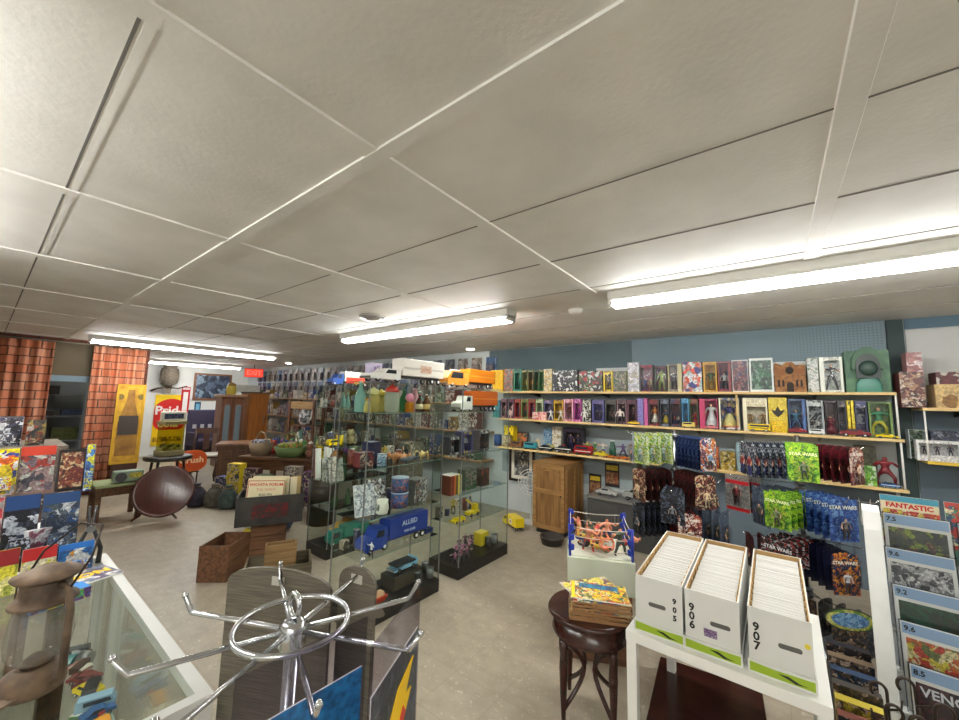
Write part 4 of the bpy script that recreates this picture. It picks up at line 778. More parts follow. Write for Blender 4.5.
# ============================================================ WHITE TABLE WITH THREE LONG COMIC BOXES
o = thing('side_table', 'small white square table carrying three long comic boxes', 'table', (-.222, 2.225, 0), -.02)
MB().box((0, 0, .529), (.685, .74, .042), WHITE, bev=.002).build('tabletop', o)
for sx in (-1, 1):
    for sy in (-1, 1): MB().box((sx * .32, sy * .347, .254), (.042, .042, .508), WHITE, bev=.002).build('leg', o)
BOXW = noisy('white_board', (214, 213, 208), (224, 223, 218), 3, .55); KRAFT = C(186, 150, 98, .7); LIME = C(150, 176, 40, .5)
def comic_box(label, x, num, marks, rz=0):
    w, d, h, t = .19, .66, .262, .004; y = 1.895
    o = thing('comic_box', label, 'storage box', (x, y, .5505), rz, None)
    ld = MB(); ld.box((0, -.005, .024), (w + .012, .004, .048), BOXW); ld.box((0, d + .005, .024), (w + .012, .004, .048), BOXW)
    for s in (-1, 1): ld.box((s * (w / 2 + .004), d / 2, .024), (.004, d + .006, .048), BOXW)
    ld.box((0, d / 2, .0015), (w + .004, d + .006, .003), BOXW); lo = ld.build('lid_tray', o)
    MB().prism([(-w / 2 + .0, .008), (w / 2, .008), (w / 2, .04), (-w * .1, .036), (-w / 2, .04)], -.0078, -.0071, LIME).build('green_band', lo)
    MB().prism([(-.01, .028), (.02, .03), (.05, .018), (.075, .016), (.04, .012), (.02, .02)], -.0085, -.0079, BLACK).build('printed_swoosh', lo)
    mb = MB(); z0 = .004
    mb.box((0, t / 2, (h - .03 + z0) / 2 + z0 / 2), (w, t, h - .03 - z0), BOXW); mb.box((0, d - t / 2, h / 2 + z0 / 2), (w, t, h - z0), BOXW)
    for s in (-1, 1): mb.prism([(t, z0), (d - t, z0), (d - t, h), (t, h - .03)], s * (w / 2 - t / 2) - t / 2, s * (w / 2 - t / 2) + t / 2, BOXW, 'YZ')
    mb.box((0, d / 2, z0 + .002), (w - 2 * t, d - 2 * t, .004), BOXW); mb.build('box_body', o)
    for s in (-1, 1):
        mb = MB(); mb.prism([(t + .0005, h - .075), (d - t - .0005, h - .04), (d - t - .0005, h - .0005), (t + .0005, h - .0305)], s * (w / 2 - t - .0012) - .001, s * (w / 2 - t - .0012) + .001, KRAFT, 'YZ')
        for k in range(9): mb.cyl((s * (w / 2 - t - .004), .06 + k * .06, h - .05 + .0005 * k), (s * (w / 2 - t - .004), .06 + k * .06, h - .03 + .0028 * k), .004, KRAFT, seg=6)
        mb.build('inner_flap', o)
    MB().box((0, d - t - .0015, h - .03), (w - .02, .002, .058), KRAFT).build('back_flap', o)
    hx = .03 if num != '905' else -.005
    MB().prism([(hx + (.026 if math.cos(a) > 0 else -.026) + .009 * math.cos(a), .125 + .009 * math.sin(a)) for a in [2 * PI * i / 16 for i in range(16)]], -.0008, 0, C(96, 94, 90, .8)).build('hand_hole', o)
    for i, ch in enumerate(num): text(ch, .042 if num != '905' else .03, BLACK, o, (-.07 if num != '905' else .065, -.0012, .165 - .034 * i), bold=.0012)
    if marks == 'purple': MB().box((-.005, -.001, .085), (.046, .0016, .03), art(40, (90, 50, 110), (200, 190, 206), (110, 60, 130), scale=120)).build('sticker', o)
    if marks == 'yellow': MB().prism([(.08 + .009 * math.cos(2 * PI * i / 12), .15 + .009 * math.sin(2 * PI * i / 12)) for i in range(12)], -.0016, -.0002, C(226, 206, 60, .5)).build('sticker', o)
    mb = MB(); n = 128
    for k in range(n):
        y = .012 + (d - .026) * k / n; zz = h - .052 + .034 * k / n + random.uniform(-.0008, .0008)
        mb.box((random.uniform(-.0015, .0015), y, (zz + .009) / 2), (w - .026, .0044, zz - .009), C(198, 196, 190, .8), rx=0)
    c = mb.build('bagged_comics', None, (x, y_ := 1.895, .5505), rz); tag(c, 'white bagged comics packed upright in the comic box numbered ' + num, 'comic books', None, 'stuff')
    return o
comic_box('white comic box numbered 905, leftmost of the three on the white table', -.44, '905', '')
comic_box('white comic box numbered 906 with purple sticker, middle of the three', -.24, '906', 'purple')
comic_box('white comic box numbered 907 with yellow dot, rightmost of the three', -.022, '907', 'yellow')
o = thing('table_leaf', 'dark brown polished board lying on the floor under the white table', 'board', (-.34, 2.42, 0), .1)
MB().box((0, 0, .02), (.5, .56, .032), MAHOG, bev=.006).build('board', o); MB().box((0, 0, .002), (.44, .5, .004), DARK).build('underside_batten', o)

# ============================================================ ROUND STOOL, COMICS, TOY RING
sc = Vector((-.81, 2.04)); ZS = .5
o = thing('round_table', 'small dark brown round table with bowed legs and a stack of old comics on it', 'table', (sc.x, sc.y, 0), .3)
MB().lathe([(.15, ZS - .03), (.2, ZS - .028), (.212, ZS - .018), (.206, ZS - .008), (.2, ZS)], MAHOG, seg=40).build('tabletop', o)
MB().lathe([(.165, ZS - .12), (.185, ZS - .118), (.19, ZS - .105), (.184, ZS - .095), (.184, ZS - .032), (.165, ZS - .031)], MAHOG, seg=40).build('apron', o)
for k in range(4):
    a = PI / 4 + k * PI / 2; x, y = .165 * math.cos(a), .165 * math.sin(a)
    MB().lathe([(.010, .0), (.011, .03), (.016, .12), (.021, .25), (.017, .31), (.022, .335), (.022, ZS - .121)], MAHOG, (x, y, 0), 12).build('leg', o)
    a2 = a; pts = []
    for i in range(11):
        t = i / 10; ang = -PI / 2 * 0 + PI * (t - .5); rr = .035 + .125 * (1 - math.cos(ang)) ** .9
        pts.append((rr * math.cos(a2), rr * math.sin(a2), .06 + (ZS - .19) * t))
    MB().tube(pts, .011, MAHOG, 8).build('bowed_stretcher', o)
random.seed(4); zz = ZS + .0005
INK = [((230, 200, 50), (60, 120, 160), (200, 80, 50), (236, 226, 190), (40, 90, 70)), ((170, 140, 80), (120, 80, 60), (200, 180, 130)), ((90, 80, 60), (160, 130, 90), (190, 160, 110))]
cw, chh = .185, .275
cpro = None
for i in range(13):
    m = MB(); m.box((0, 0, .003), (cw, chh, .006), C(206, 184, 134, .8)); m.box((0, 0, .0062), (cw - .002, chh - .002, .0005), art(50 + i % 3, *INK[i % 3], scale=22)); m.box((-cw / 2 + .001, 0, .003), (.0025, chh, .0064), C(150, 110, 70, .7))
    ob = m.build('comic_book', None, (sc.x + .06 + random.uniform(-.008, .008), sc.y - .03 + random.uniform(-.008, .008), zz), PI / 2 + .45 + random.uniform(-.07, .07)); zz += .0069
    tag(ob, 'old comic in the stack on the dark round table, below the topmost', 'comic book', 'stacked comics on the round table')
o = thing('comic_book', 'pale comic sticking out at left under the topmost comic of the round table stack', 'comic book', (sc.x + .01, sc.y + .01, zz), PI / 2 + .95)
MB().box((0, 0, .002), (cw, chh, .004), PAPER).build('pages', o); MB().box((0, 0, .0044), (cw - .002, chh - .002, .0006), art(57, (230, 214, 200), (226, 210, 90), (120, 90, 90), (236, 220, 120), scale=20)).build('cover', o); zz += .0052
o = thing('comic_book', 'topmost comic of the round table stack, yellow cover with blue title area', 'comic book', (sc.x + .06, sc.y - .025, zz), PI / 2 + .42)
MB().box((0, 0, .002), (cw, chh, .004), PAPER).build('pages', o); MB().box((0, 0, .0044), (cw - .002, chh - .002, .0006), art(58, (240, 206, 40), (236, 226, 190), (206, 90, 50), (230, 150, 60), (60, 110, 90), (244, 214, 60), scale=30)).build('cover', o)
MB().box((.05, .0, .0052), (.05, chh * .7, .0008), art(59, (50, 140, 180), (60, 90, 130), (70, 160, 190), scale=30)).build('title_banner', o); MB().box((0, chh / 2 - .012, .0052), (cw - .01, .016, .0008), C(240, 214, 30, .5)).build('yellow_strip', o)
# toy wrestling ring on a crate behind the table
rc = Vector((-.965, 2.6)); rr_ = .42
crate('brown wooden crate under the toy ring behind the round table', (rc.x, rc.y, 0), .36, .36, .40, CRATEW, rz=rr_, slats=3)
o = thing('toy_ring', 'toy boxing ring with blue corner posts behind the round table', 'toy ring', (rc.x, rc.y, .4005), rr_); q = .2; ZM = .2
APR = noisy('apron', (214, 222, 196), (226, 230, 212), 4, .5)
MB().box((0, 0, ZM / 2), (q * 2, q * 2, ZM), APR, bev=.006).build('apron', o); MB().box((0, 0, ZM + .003), (q * 2 - .02, q * 2 - .02, .006), C(222, 224, 206, .5)).build('mat', o)
BLU = C(34, 56, 160, .35)
for sx in (-1, 1):
    for sy in (-1, 1):
        x, y = sx * (q - .015), sy * (q - .015)
        mb = MB(); mb.cyl((x, y, ZM), (x, y, ZM + .19), .009, BLU, seg=8)
        for z in (.05, .11, .17): mb.box((x - sx * .008, y - sy * .008, ZM + z), (.03, .03, .034), BLU, rz=PI / 4, bev=.004)
        mb.box((x, y, ZM * .5), (.026, .026, ZM * .9), BLU); mb.build('corner_post', o)
for z in (.06, .12, .175):
    pts = []
    for (x0, y0), (x1, y1) in (((-1, -1), (1, -1)), ((1, -1), (1, 1)), ((1, 1), (-1, 1)), ((-1, 1), (-1, -1))):
        for i in range(6): t = i / 6; pts.append(((x0 + (x1 - x0) * t) * (q - .02), (y0 + (y1 - y0) * t) * (q - .02), ZM + z - .022 * math.sin(PI * t) * (1.4 if z < .1 else .5)))
    MB().tube(pts, .0022, C(214, 206, 190, .5), 5, closed=True).build('rope', o)
random.seed(9)
FL = [((206, 120, 90), (60, 50, 50)), ((214, 140, 110), (190, 60, 50)), ((200, 110, 84), (206, 120, 90)), ((196, 160, 60), (60, 90, 60)), ((70, 80, 60), (50, 60, 50)), ((214, 150, 120), (40, 50, 110)), ((220, 130, 90), (226, 200, 60)), ((190, 60, 60), (40, 40, 44))]
LABF = ['tan wrestler figure with black trunks', 'tan wrestler figure with red trunks', 'bare tan wrestler figure', 'yellow shirted green legged figure', 'olive clad figure', 'pale wrestler figure with blue trunks', 'orange tan wrestler figure with yellow trunks', 'red shirted black legged figure']
PL_ = ['left front', 'middle front', 'right front', 'left rear', 'middle rear', 'right rear', 'centre']
for i in range(14):
    col = i % 5; row = i // 5; x = -.12 + .06 * col + random.uniform(-.01, .01); y = -.1 + .095 * row
    zb = .4005 + ZM + .0065; t, l = FL[i % 8]; lay = i % 3 != 1
    P_ = Matrix.Rotation(rr_, 3, 'Z') @ Vector((x, y, 0))
    ox = thing('wrestler_figure', '%s, %s of the toy ring pile' % (LABF[i % 8], ('front' if row == 0 else 'middle' if row == 1 else 'back') + (' left' if col < 2 else ' right' if col > 2 else ' centre')), 'action figure', (rc.x + P_.x, rc.y + P_.y, zb + (.028 if lay else 0)))
    f = put_figure('figure', ox, (0, 0, 0), .168, t, l, ('fight', 'arms', 'fight')[i % 3], (60, 40, 24), (214, 140, 104), random.uniform(0, 6), 0, 1.35)
    if lay: f.rotation_euler = (-1.25, random.uniform(-.3, .3), random.uniform(0, 6.28))
# ============================================================ AGAINST THE BACK WALL, UNDER THE LOWEST SHELF
TR = wood((112, 78, 40), (150, 110, 62), .5, 2); TRL = wood((134, 98, 54), (166, 124, 74), .5, 0)
o = thing('wooden_cabinet', 'tall narrow brown wooden cabinet with inset door panels under the lowest wall shelf', 'cabinet', (-2.17, 4.22, 0))
MB().box((0, .3, .44), (.4, .56, .76), TR).build('body', o); MB().box((0, .3, .03), (.36, .5, .06), DARK).build('plinth', o); MB().box((0, .3, .828), (.44, .6, .016), TRL).build('top', o)
d_ = MB()
for s in (-1, 1): d_.box((s * .185, .008, .44), (.04, .022, .74), TRL)
for z in (.09, .5, .79): d_.box((0, .008, z), (.33, .022, .05), TRL)
d_.box((0, .014, .44), (.33, .012, .7), TR); dd = d_.build('door', o)
MB().prism([(-.15, .7), (0, .745), (.15, .7), (.15, .715), (0, .762), (-.15, .715)], -.006, -.003, TRL).build('carved_arch', dd)
sp_ = MB()
for y, w_ in ((.07, .05), (.3, .04), (.53, .05)): sp_.box((.206, y, .44), (.012, w_, .74), TRL)
for z in (.09, .79): sp_.box((.206, .3, z), (.012, .41, .05), TRL)
sp_.build('side_frame', o); MB().ball((.165, -.012, .47), .012, C(60, 40, 24, .4)).build('knob', dd)
tb = thing('washtub', 'low dark round tub on the floor in front of the wooden cabinet', 'tub', (-2.02, 4.02, 0)); MB().lathe([(.11, .0005), (.13, .07), (.135, .08), (.122, .08), (.1, .012)], C(64, 58, 54, .5, .3), seg=22).build('tub_body', tb); MB().tube([(.13 * math.cos(a), .13 * math.sin(a), .078) for a in [2 * PI * i / 24 for i in range(24)]], .006, C(80, 74, 70, .4, .4), 6, closed=True).build('rim', tb)
p0 = at_y(508.5, 480, 4.8); p1 = at_y(534, 447, 4.8)
picture('black framed print with cream mount left of the wooden cabinet', ((p0.x + p1.x) / 2, 4.81, p0.z), p1.x - p0.x, p1.z - p0.z + .03, C(34, 24, 20, .4), [(120, 120, 116), (60, 60, 60), (190, 186, 176), (90, 90, 90)], fw=.035, mat_=(226, 220, 204), seed=101)
fn = thing('floor_fan', 'round white wire fan standing behind the wooden cabinet', 'fan', (-2.56, 4.5, 0), .35)
MB().lathe([(.12, .0005), (.12, .02), (.03, .03), (.016, .05), (.016, .36)], C(190, 190, 186, .4), seg=18).build('base', fn)
mb = MB()
for r in (.05, .09, .13, .165): mb.tube([(r * math.cos(a), -.03 - .03 * (1 - r / .17), .52 + r * math.sin(a)) for a in [2 * PI * i / 24 for i in range(24)]], .004, WHITE, 5, closed=True)
for k in range(10): a = 2 * PI * k / 10; mb.tube([(.02 * math.cos(a), -.06, .52 + .02 * math.sin(a)), (.165 * math.cos(a), -.03, .52 + .165 * math.sin(a))], .003, WHITE, 5)
mb.build('guard', fn)
mb = MB()
for k in range(4): a = PI / 2 * k; mb.prism([(.015, -.02), (.14, -.05), (.15, .03), (.02, .02)], -.002, .002, C(160, 170, 176, .4)) if k == 0 else mb.box((.075 * math.cos(a), 0, .075 * math.sin(a)), (.12 if k == 2 else .07, .004, .07 if k == 2 else .12), C(160, 170, 176, .4))
mb.build('blade', fn, (0, -.01, .52)); MB().lathe([(.04, 0), (.05, .03), (.03, .1)], C(190, 190, 186, .4), (0, .0, .52), 14, 'Y').build('motor', fn)
for px0, px1, pt, pb, lab, sd in ((589, 601, 475, 495, 'lower small dark poster with yellow heading on the pale wall', 102), (605, 619, 464, 486, 'upper small dark poster with yellow heading on the pale wall', 103)):
    a, b = at_y(px0, pb, 4.83), at_y(px1, pt, 4.83); o = thing('poster', lab, 'poster', ((a.x + b.x) / 2, 4.841, a.z)); w_, h = b.x - a.x, b.z - a.z
    MB().box((0, -.002, h / 2), (w_, .004, h), C(34, 24, 24, .5)).build('sheet', o); MB().box((0, -.0048, h * .8), (w_ * .8, .0014, h * .2), art(sd, (226, 196, 40), (236, 210, 60), (190, 150, 30), scale=60)).build('heading', o); MB().box((0, -.0048, h * .38), (w_ * .84, .0014, h * .5), art(sd, (120, 40, 40), (190, 110, 60), (60, 40, 40), (200, 170, 120), scale=60)).build('artwork', o)
o = thing('low_cabinet', 'low dark grey cabinet against the pale back wall', 'cabinet', (-1.4, 4.6, 0)); GY = C(86, 84, 80, .5)
MB().box((0, 0, .24), (.72, .4, .47), GY).build('body', o); MB().box((0, 0, .485), (.76, .44, .018), C(120, 118, 112, .3)).build('top', o)
for s in (-1, 1): d2 = MB().box((s * .178, -.206, .24), (.34, .012, .42), C(70, 68, 66, .5)).build('door', o); MB().cyl((s * .04, -.216, .26), (s * .04, -.216, .32), .005, STEEL, seg=8).build('handle', d2)
toy_car('silver toy car, left one on the low dark cabinet', (-1.58, 4.55, .4945), .24, (176, 176, 172), kind='car'); toy_car('chrome toy car, right one on the low dark cabinet', (-1.25, 4.55, .4945), .28, (150, 150, 146), kind='car', H=1.2)
o = toy_truck('yellow toy truck with a red and white badge on the floor behind the glass cases', tuple(at_z(513, 527, 0)), .12, .26, .15, .12, (236, 206, 20), (238, 208, 24), rz=-.55)
MB().prism([(.035 * math.cos(2 * PI * i / 16), .035 * math.sin(2 * PI * i / 16)) for i in range(16)], -.0022, -.0005, WHITE).build('badge', o, (.05, -.06, .09)); MB().prism([(.02 * math.cos(2 * PI * i / 10) * (1 if i % 2 else .5), .02 * math.sin(2 * PI * i / 10) * (1 if i % 2 else .5)) for i in range(10)], -.0036, -.0022, C(200, 40, 40)).build('badge_star', o, (.05, -.06, .09))
bl = thing('toy_football', 'small white ball with black patches behind the toy ring', 'ball', (-1.18, 4.5, .555)); MB().ball((0, 0, 0), .06, WHITE, seg=18).build('ball', bl)
for v in ((0, -1, 0), (.8, -.5, .4), (-.8, -.5, .4), (0, -.5, .9), (.3, -.7, -.7)): V = Vector(v).normalized(); MB().ball(V * .047, .015, BLACK, seg=8).build('patch', bl)
bl.location = (-1.12, 4.46, .5545)

# ============================================================ COMIC RACK AT FAR RIGHT
rz = -.094
ux = Vector((math.cos(rz), math.sin(rz), 0)); uy = Vector((-math.sin(rz), math.cos(rz), 0))
tops = [(879.5, 511), (881.7, 545), (889, 582), (896, 618), (905, 661)]
YS = [2.62, 2.55, 2.48, 2.41, 2.34]
org = at_y(868, 545, 2.6); org.z = 0
o = thing('comic_rack', 'white tiered comic rack at far right full of slabbed comics', 'display rack', (0, 0, 0)); LEAN = .16
SW, SH = .208, .33
rows = []
for (px, py), y in zip(tops, YS):
    p = at_y(px, py, y); rows.append(p)
for p in rows:
    zb = p.z - SH * math.cos(LEAN); b = p - uy * (SH * math.sin(LEAN)); b.z = zb
    c = b + ux * .33
    MB().box((0, .012, -.006), (.72, .05, .01), WHITE).build('ledge', o, c, rz); MB().box((0, -.017, .004), (.72, .004, .03), PLAST).build('lip', o, c, rz)
cs = rows[0] + ux * .33; cs.z = 0
bp = MB(); bp.box((0, 0, 0), (.72, .012, 1.0), C(200, 204, 206, .5)); bp.build('back_panel', o, (cs.x + uy.x * -.06, cs.y + uy.y * -.06, .56), rz, -.28)
def plank(x_off, nm):
    mb = MB(); path = [(.16, .98), (.11, 1.05), (.04, 1.085), (-.02, 1.07), (-.05, 1.0), (-.36, .0)]
    for i in range(len(path) - 1):
        pass
    rs = []
    for i, (y, z) in enumerate(path):
        a = path[max(0, i - 1)]; b = path[min(len(path) - 1, i + 1)]; t = Vector((0, b[0] - a[0], b[1] - a[1])).normalized(); nrm = Vector((0, -t.z, t.y))
        rs.append([Vector((sx * .029, y, z)) + nrm * sn * .012 for sx, sn in ((-1, -1), (1, -1), (1, 1), (-1, 1))])
    mb.rings(rs, noisy('white_rack', (222, 222, 218), (236, 236, 232), 6, .4), True, False)
    q_ = rows[0] + ux * x_off; return mb.build(nm, o, (q_.x, q_.y, 0), rz)
plank(-.03, 'side_post'); plank(.72, 'side_post')
SLART = [[(60, 66, 50), (90, 96, 50), (40, 46, 44), (130, 150, 50), (110, 60, 60)], [(200, 200, 198), (60, 60, 64), (150, 150, 150), (226, 226, 224), (90, 90, 94)], [(40, 76, 50), (30, 60, 40), (36, 90, 60), (50, 60, 40)], [(214, 200, 60), (190, 60, 40), (226, 214, 160), (110, 120, 60), (200, 100, 40)], [(54, 28, 34), (70, 34, 40), (40, 24, 30), (90, 40, 44)]]
SLAB = ['dark green and brown cover', 'black and white drawn cover', 'deep green cover with red heading', 'yellow and red cover', 'dark maroon cover with white lettering']
GR = ['7.5', '9.6', '9.2', '9.6', '8.5']; TI = [None, None, None, None, ('VENOM', .044, (226, 226, 230))]
for ci in (0, 1, 2):
    for i, p in enumerate(rows):
        b = p + ux * (.006 + SW / 2 + ci * (SW + .012)) - uy * (SH * math.sin(LEAN) * 1.0); b.z = p.z - SH * math.cos(LEAN) + .001
        lab = ('slabbed comic, %s, row %s of the comic rack' % (SLAB[i], ('one', 'two', 'three', 'four', 'five')[i])) if ci == 0 else ('slabbed comic in %s column, row %s of the comic rack' % (('second', 'third')[ci - 1], ('one', 'two', 'three', 'four', 'five')[i]))
        s = thing('slabbed_comic', lab, 'comic book', b, rz, 'slabbed comics in the rack', -LEAN)
        MB().box((0, .004, SH / 2), (SW - .01, .006, SH - .008), PAPER).build('inner_sheet', s)
        MB().box((0, .0003, SH * .415), (SW * .84, .0012, SH * .8), art(110 + (i + ci * 2) % 5, *SLART[(i + ci * 2) % 5], scale=26)).build('cover', s)
        lb = MB().box((0, .0003, SH * .915), (SW * .92, .0012, SH * .12), C(150, 180, 214, .4)).build('grade_label', s)
        text(GR[i], .026, BLACK, lb, (-SW * .36, -.0014, SH * .915), bold=.0008)
        if ci == 0 and TI[i]: text(TI[i][0], TI[i][1], C(*TI[i][2], .4), s, (.0, -.0016, SH * .73), bold=.001)
        mb = MB(); mb.box((0, -.0035, SH / 2), (SW, .0016, SH), PLAST)
        for sx in (-1, 1): mb.box((sx * (SW / 2 - .0015), .003, SH / 2), (.003, .011, SH), clear('slab_edge', (200, 208, 220)))
        mb.box((0, .003, SH - .0015), (SW - .007, .011, .003), clear('slab_edge')); mb.build('clear_case', s)
# loose bagged comics standing behind the first slab row
for k, (off, wd, inks, hdr, tt, lab) in enumerate(((.095, .18, [(226, 200, 60), (206, 80, 50), (230, 220, 190), (190, 60, 50)], ((70, 160, 190), .1), [('FANTASTIC', .028, (206, 40, 34), .835)], 'bagged comic with a teal banner and red lettering behind the first row of slabs'), (.29, .18, [(90, 140, 120), (206, 60, 50), (60, 90, 120), (230, 220, 180)], ((190, 60, 50), .05), [('HOT', .05, (236, 206, 60), .82)], 'bagged comic with yellow lettering behind the first row of slabs'), (.48, .18, [(50, 110, 160), (60, 130, 180), (200, 80, 60), (40, 60, 110)], None, None, 'bagged comic with a bright blue cover behind the first row of slabs'))):
    p = rows[0] + ux * off + uy * (-.045 + .03); p.z = rows[0].z + .08 - .262
    cb = comic(lab, p, wd, .262, inks, rz, -.1, 120 + k, tt, hdr)
    if k == 0: MB().box((0, -.0012, .262 * .835), (wd - .004, .0012, .036), C(236, 226, 190, .4)).build('title_panel', cb)
bk = rows[0] + ux * .33 - uy * .012; MB().box((0, .03, 0), (.7, .02, .006), WHITE).build('ledge', o, (bk.x, bk.y, rows[0].z + .08 - .262 - .006), rz)
# bin of curled iron hooks in front of the rack
bc = Vector((.3, 1.88)); o = thing('wire_bin', 'dark wire bin of curled iron hooks between the white table and the comic rack', 'bin', (bc.x, bc.y, 0)); mb = MB()
MB().box((0, 0, .004), (.2, .26, .006), IRON).build('base', o)
for s in (-1, 1): MB().box((s * .098, 0, .17), (.004, .26, .33), IRON).build('side', o); MB().box((0, s * .128, .17), (.2, .004, .33), IRON).build('side', o)
random.seed(21); IR2 = C(58, 46, 38, .45, .5)
for k in range(20):
    x, y = -.075 + .037 * (k % 5), -.1 + .065 * (k // 5); zt = .44 + .05 * (k * 3 % 5) + .02 * (k // 5); r = .02; sgn = 1 if k % 2 else -1; dx, dy = random.uniform(-.02, .02), random.uniform(-.03, .01)
    pts = [(x, y, .009), (x, y, .25), (x + dx, y + dy, zt - .05)] + [(x + dx + sgn * (r - r * math.cos(a)), y + dy, zt - .05 + r * math.sin(a) * 1.2) for a in [PI * i / 8 for i in range(1, 11)]]
    h_ = thing('iron_hook', 'curled dark iron hook standing in the wire bin beside the comic rack', 'hook', (bc.x, bc.y, .0005), 0, 'iron hooks in the bin'); MB().tube(pts, .0048, IR2, 7).build('hook_rod', h_)
    MB().tube([(x + dx - sgn * .0, y + dy - .006, zt - .1), (x + dx - sgn * .03, y + dy - .008, zt - .085), (x + dx - sgn * .034, y + dy - .008, zt - .055)], .004, IR2, 6, .003).build('side_curl', h_)
# ============================================================ GLASS DISPLAY CASES
def glass_case(label, x0, x1, y0, y1, zt, shelves):
    cx, cy = (x0 + x1) / 2, (y0 + y1) / 2; w_, d_ = x1 - x0, y1 - y0
    o = thing('display_case', label, 'glass case', (cx, cy, 0), 0)
    BK = C(26, 23, 24, .35)
    MB().box((0, 0, .05), (w_, d_, .1), BK, bev=.003).build('base', o)
    MB().box((0, 0, zt - .008), (w_ - .002, d_ - .002, .012), GLASS).build('top_pane', o)
    for sx in (-1, 1): MB().box((sx * (w_ / 2 - .004), 0, (zt + .085) / 2), (.005, d_ - .03, zt - .117), GLASS).build('side_pane', o)
    for sy in (-1, 1): MB().box((0, sy * (d_ / 2 - .004), (zt + .085) / 2), (w_ - .03, .005, zt - .117), GLASS).build('end_pane', o)
    for sx in (-1, 1):
        for sy in (-1, 1): MB().box((sx * (w_ / 2 - .006), sy * (d_ / 2 - .006), (zt + .1 - .016) / 2), (.0075, .0075, zt - .116), C(140, 146, 144, .3, .7)).build('corner_post', o)
    for z in shelves:
        s = MB().box((0, 0, z - .003), (w_ - .03, d_ - .03, .005), GLASS).build('glass_shelf', o)
        mb = MB()
        for sx in (-1, 1): mb.box((sx * (w_ / 2 - .0145), 0, z - .003), (.0012, d_ - .03, .0055), C(110, 140, 126, .3))
        mb.build('shelf_edge', s)
    return o
ZC = (1.45, 1.06, .71, .45); ZT = 1.68
glass_case('front glass display case, with white toy truck on top and blue truck inside', -2.6, -2.24, 1.66, 2.44, ZT, ZC)
glass_case('right rear glass display case, with orange toy trucks on top and inside', -2.6, -2.24, 2.68, 3.46, ZT, ZC)
glass_case('left rear glass display case of bottles, behind the front glass case', -3.84, -3.47, 2.17, 2.95, ZT, ZC)
AX = PI / 2
def yx(px, X, py=440): return at_x(px, py, X).y
XA = -2.42
e = .0008
# on top of the cases
def truck_on(p0, p1, X, z, **k):
    y0, y1 = yx(p0, X), yx(p1, X); L = y1 - y0; return (X, (y0 + y1) / 2, z + e), L
loc, L = truck_on(362, 436, -2.36, ZT)
toy_truck('large white toy pickup with long white trailer on top of the front glass case', loc, L * .38, L * .62, .195, .14, (232, 230, 224), (236, 232, 222), AX, stripe=(206, 200, 190), cabh=.52)
o = thing('toy_box', 'lavender and white upright box behind the white toy pickup', 'box', (-2.5, yx(370, -2.5), ZT + e), AX); MB().box((0, 0, .075), (.11, .07, .15), C(206, 196, 226, .5)).build('carton', o); MB().box((.01, -.036, .08), (.07, .002, .1), art(140, (150, 130, 190), (226, 222, 236), (190, 180, 214), scale=30)).build('printed_front', o)
MB().box((.16, -.0715, .12), (.13, .0015, .06), art(141, (226, 190, 160), (214, 150, 120), (236, 226, 210), scale=60)).build('orange_print', [c for c in S.objects if c.name.startswith('toy_truck') and c.parent is None][-1])
loc, L = truck_on(441, 489, -2.4, ZT)
toy_truck('orange toy truck with orange box on top of the right rear glass case', loc, L * .42, L * .58, .185, .13, (236, 160, 60), (226, 130, 24), AX, stripe=(240, 160, 50), flat=True)
o = thing('toy_box', 'white and grey flat display board standing behind the orange truck on the case', 'box', (-2.55, yx(464, -2.55), ZT + e), AX); MB().box((0, 0, .09), (.5, .02, .19), C(206, 212, 216, .5)).build('board', o); MB().box((-.17, -.0105, .1), (.1, .001, .12), art(142, (120, 150, 180), (200, 206, 214), scale=20)).build('printed_front', o)
loc, L = truck_on(326, 362, -3.6, ZT)
t_ = toy_truck('blue cabbed toy truck with red and white trailer on the left rear case', loc, L * .3, L * .7, .15, .11, (50, 90, 170), (226, 222, 214), AX, under=(60, 60, 80))
MB().box((.06, -.0562, .058), (L * .56, .0015, .062), C(220, 60, 30, .4)).build('red_panel', t_); MB().box((.1, -.0566, .034), (L * .3, .002, .02), C(236, 200, 110, .4)).build('yellow_lettering_band', t_)
# front case, bottles on the upper shelf
z = ZC[0] + e
bottle('pale teal glass bottle, leftmost in the front glass case', (XA, yx(358, XA), z), .23, .042, GLTEAL, (206, 226, 220), neck=.3)
bottle('small orange topped jar next to the pale teal bottle in the front case', (-2.3, yx(366, -2.3), z), .1, .03, GLYEL, (226, 140, 60), neck=.7)
jar('straw coloured glass jar on the upper shelf of the front case', (XA, yx(371, XA), z), .19, .05, GLYEL, (214, 206, 140))
jar('yellow tinted glass jar behind the straw coloured jar', (-2.5, yx(379, -2.5), z), .18, .045, GLYEL, (206, 190, 60))
jar('clear glass jar with a red lid on the upper shelf of the front case', (-2.36, yx(390, -2.36), z), .215, .06, clear('jar_glass', (226, 230, 216), body=.35), (206, 50, 36))
bottle('green glass bottle beside the red lidded jar', (XA, yx(402, XA), z), .19, .035, GLGREEN, (60, 120, 70))
o = thing('perfume_bottle', 'amber bottle with a pink round stopper in the front case', 'bottle', (-2.33, yx(408, -2.33), z)); MB().box((0, 0, .04), (.05, .05, .08), GLAMB, bev=.004).build('bottle_body', o); MB().ball((0, 0, .115), .036, C(226, 140, 170, .3)).build('stopper', o)
bottle('pink feathered bottle at the back of the upper shelf of the front case', (-2.5, yx(413, -2.5), z), .2, .04, C(206, 150, 160, .3), (220, 170, 180), neck=.5)
bottle('dark bottle with cream label on the upper shelf of the front case', (-2.36, yx(418, -2.36), z), .15, .032, C(70, 44, 30, .2), (190, 60, 50), lab=(226, 214, 170))
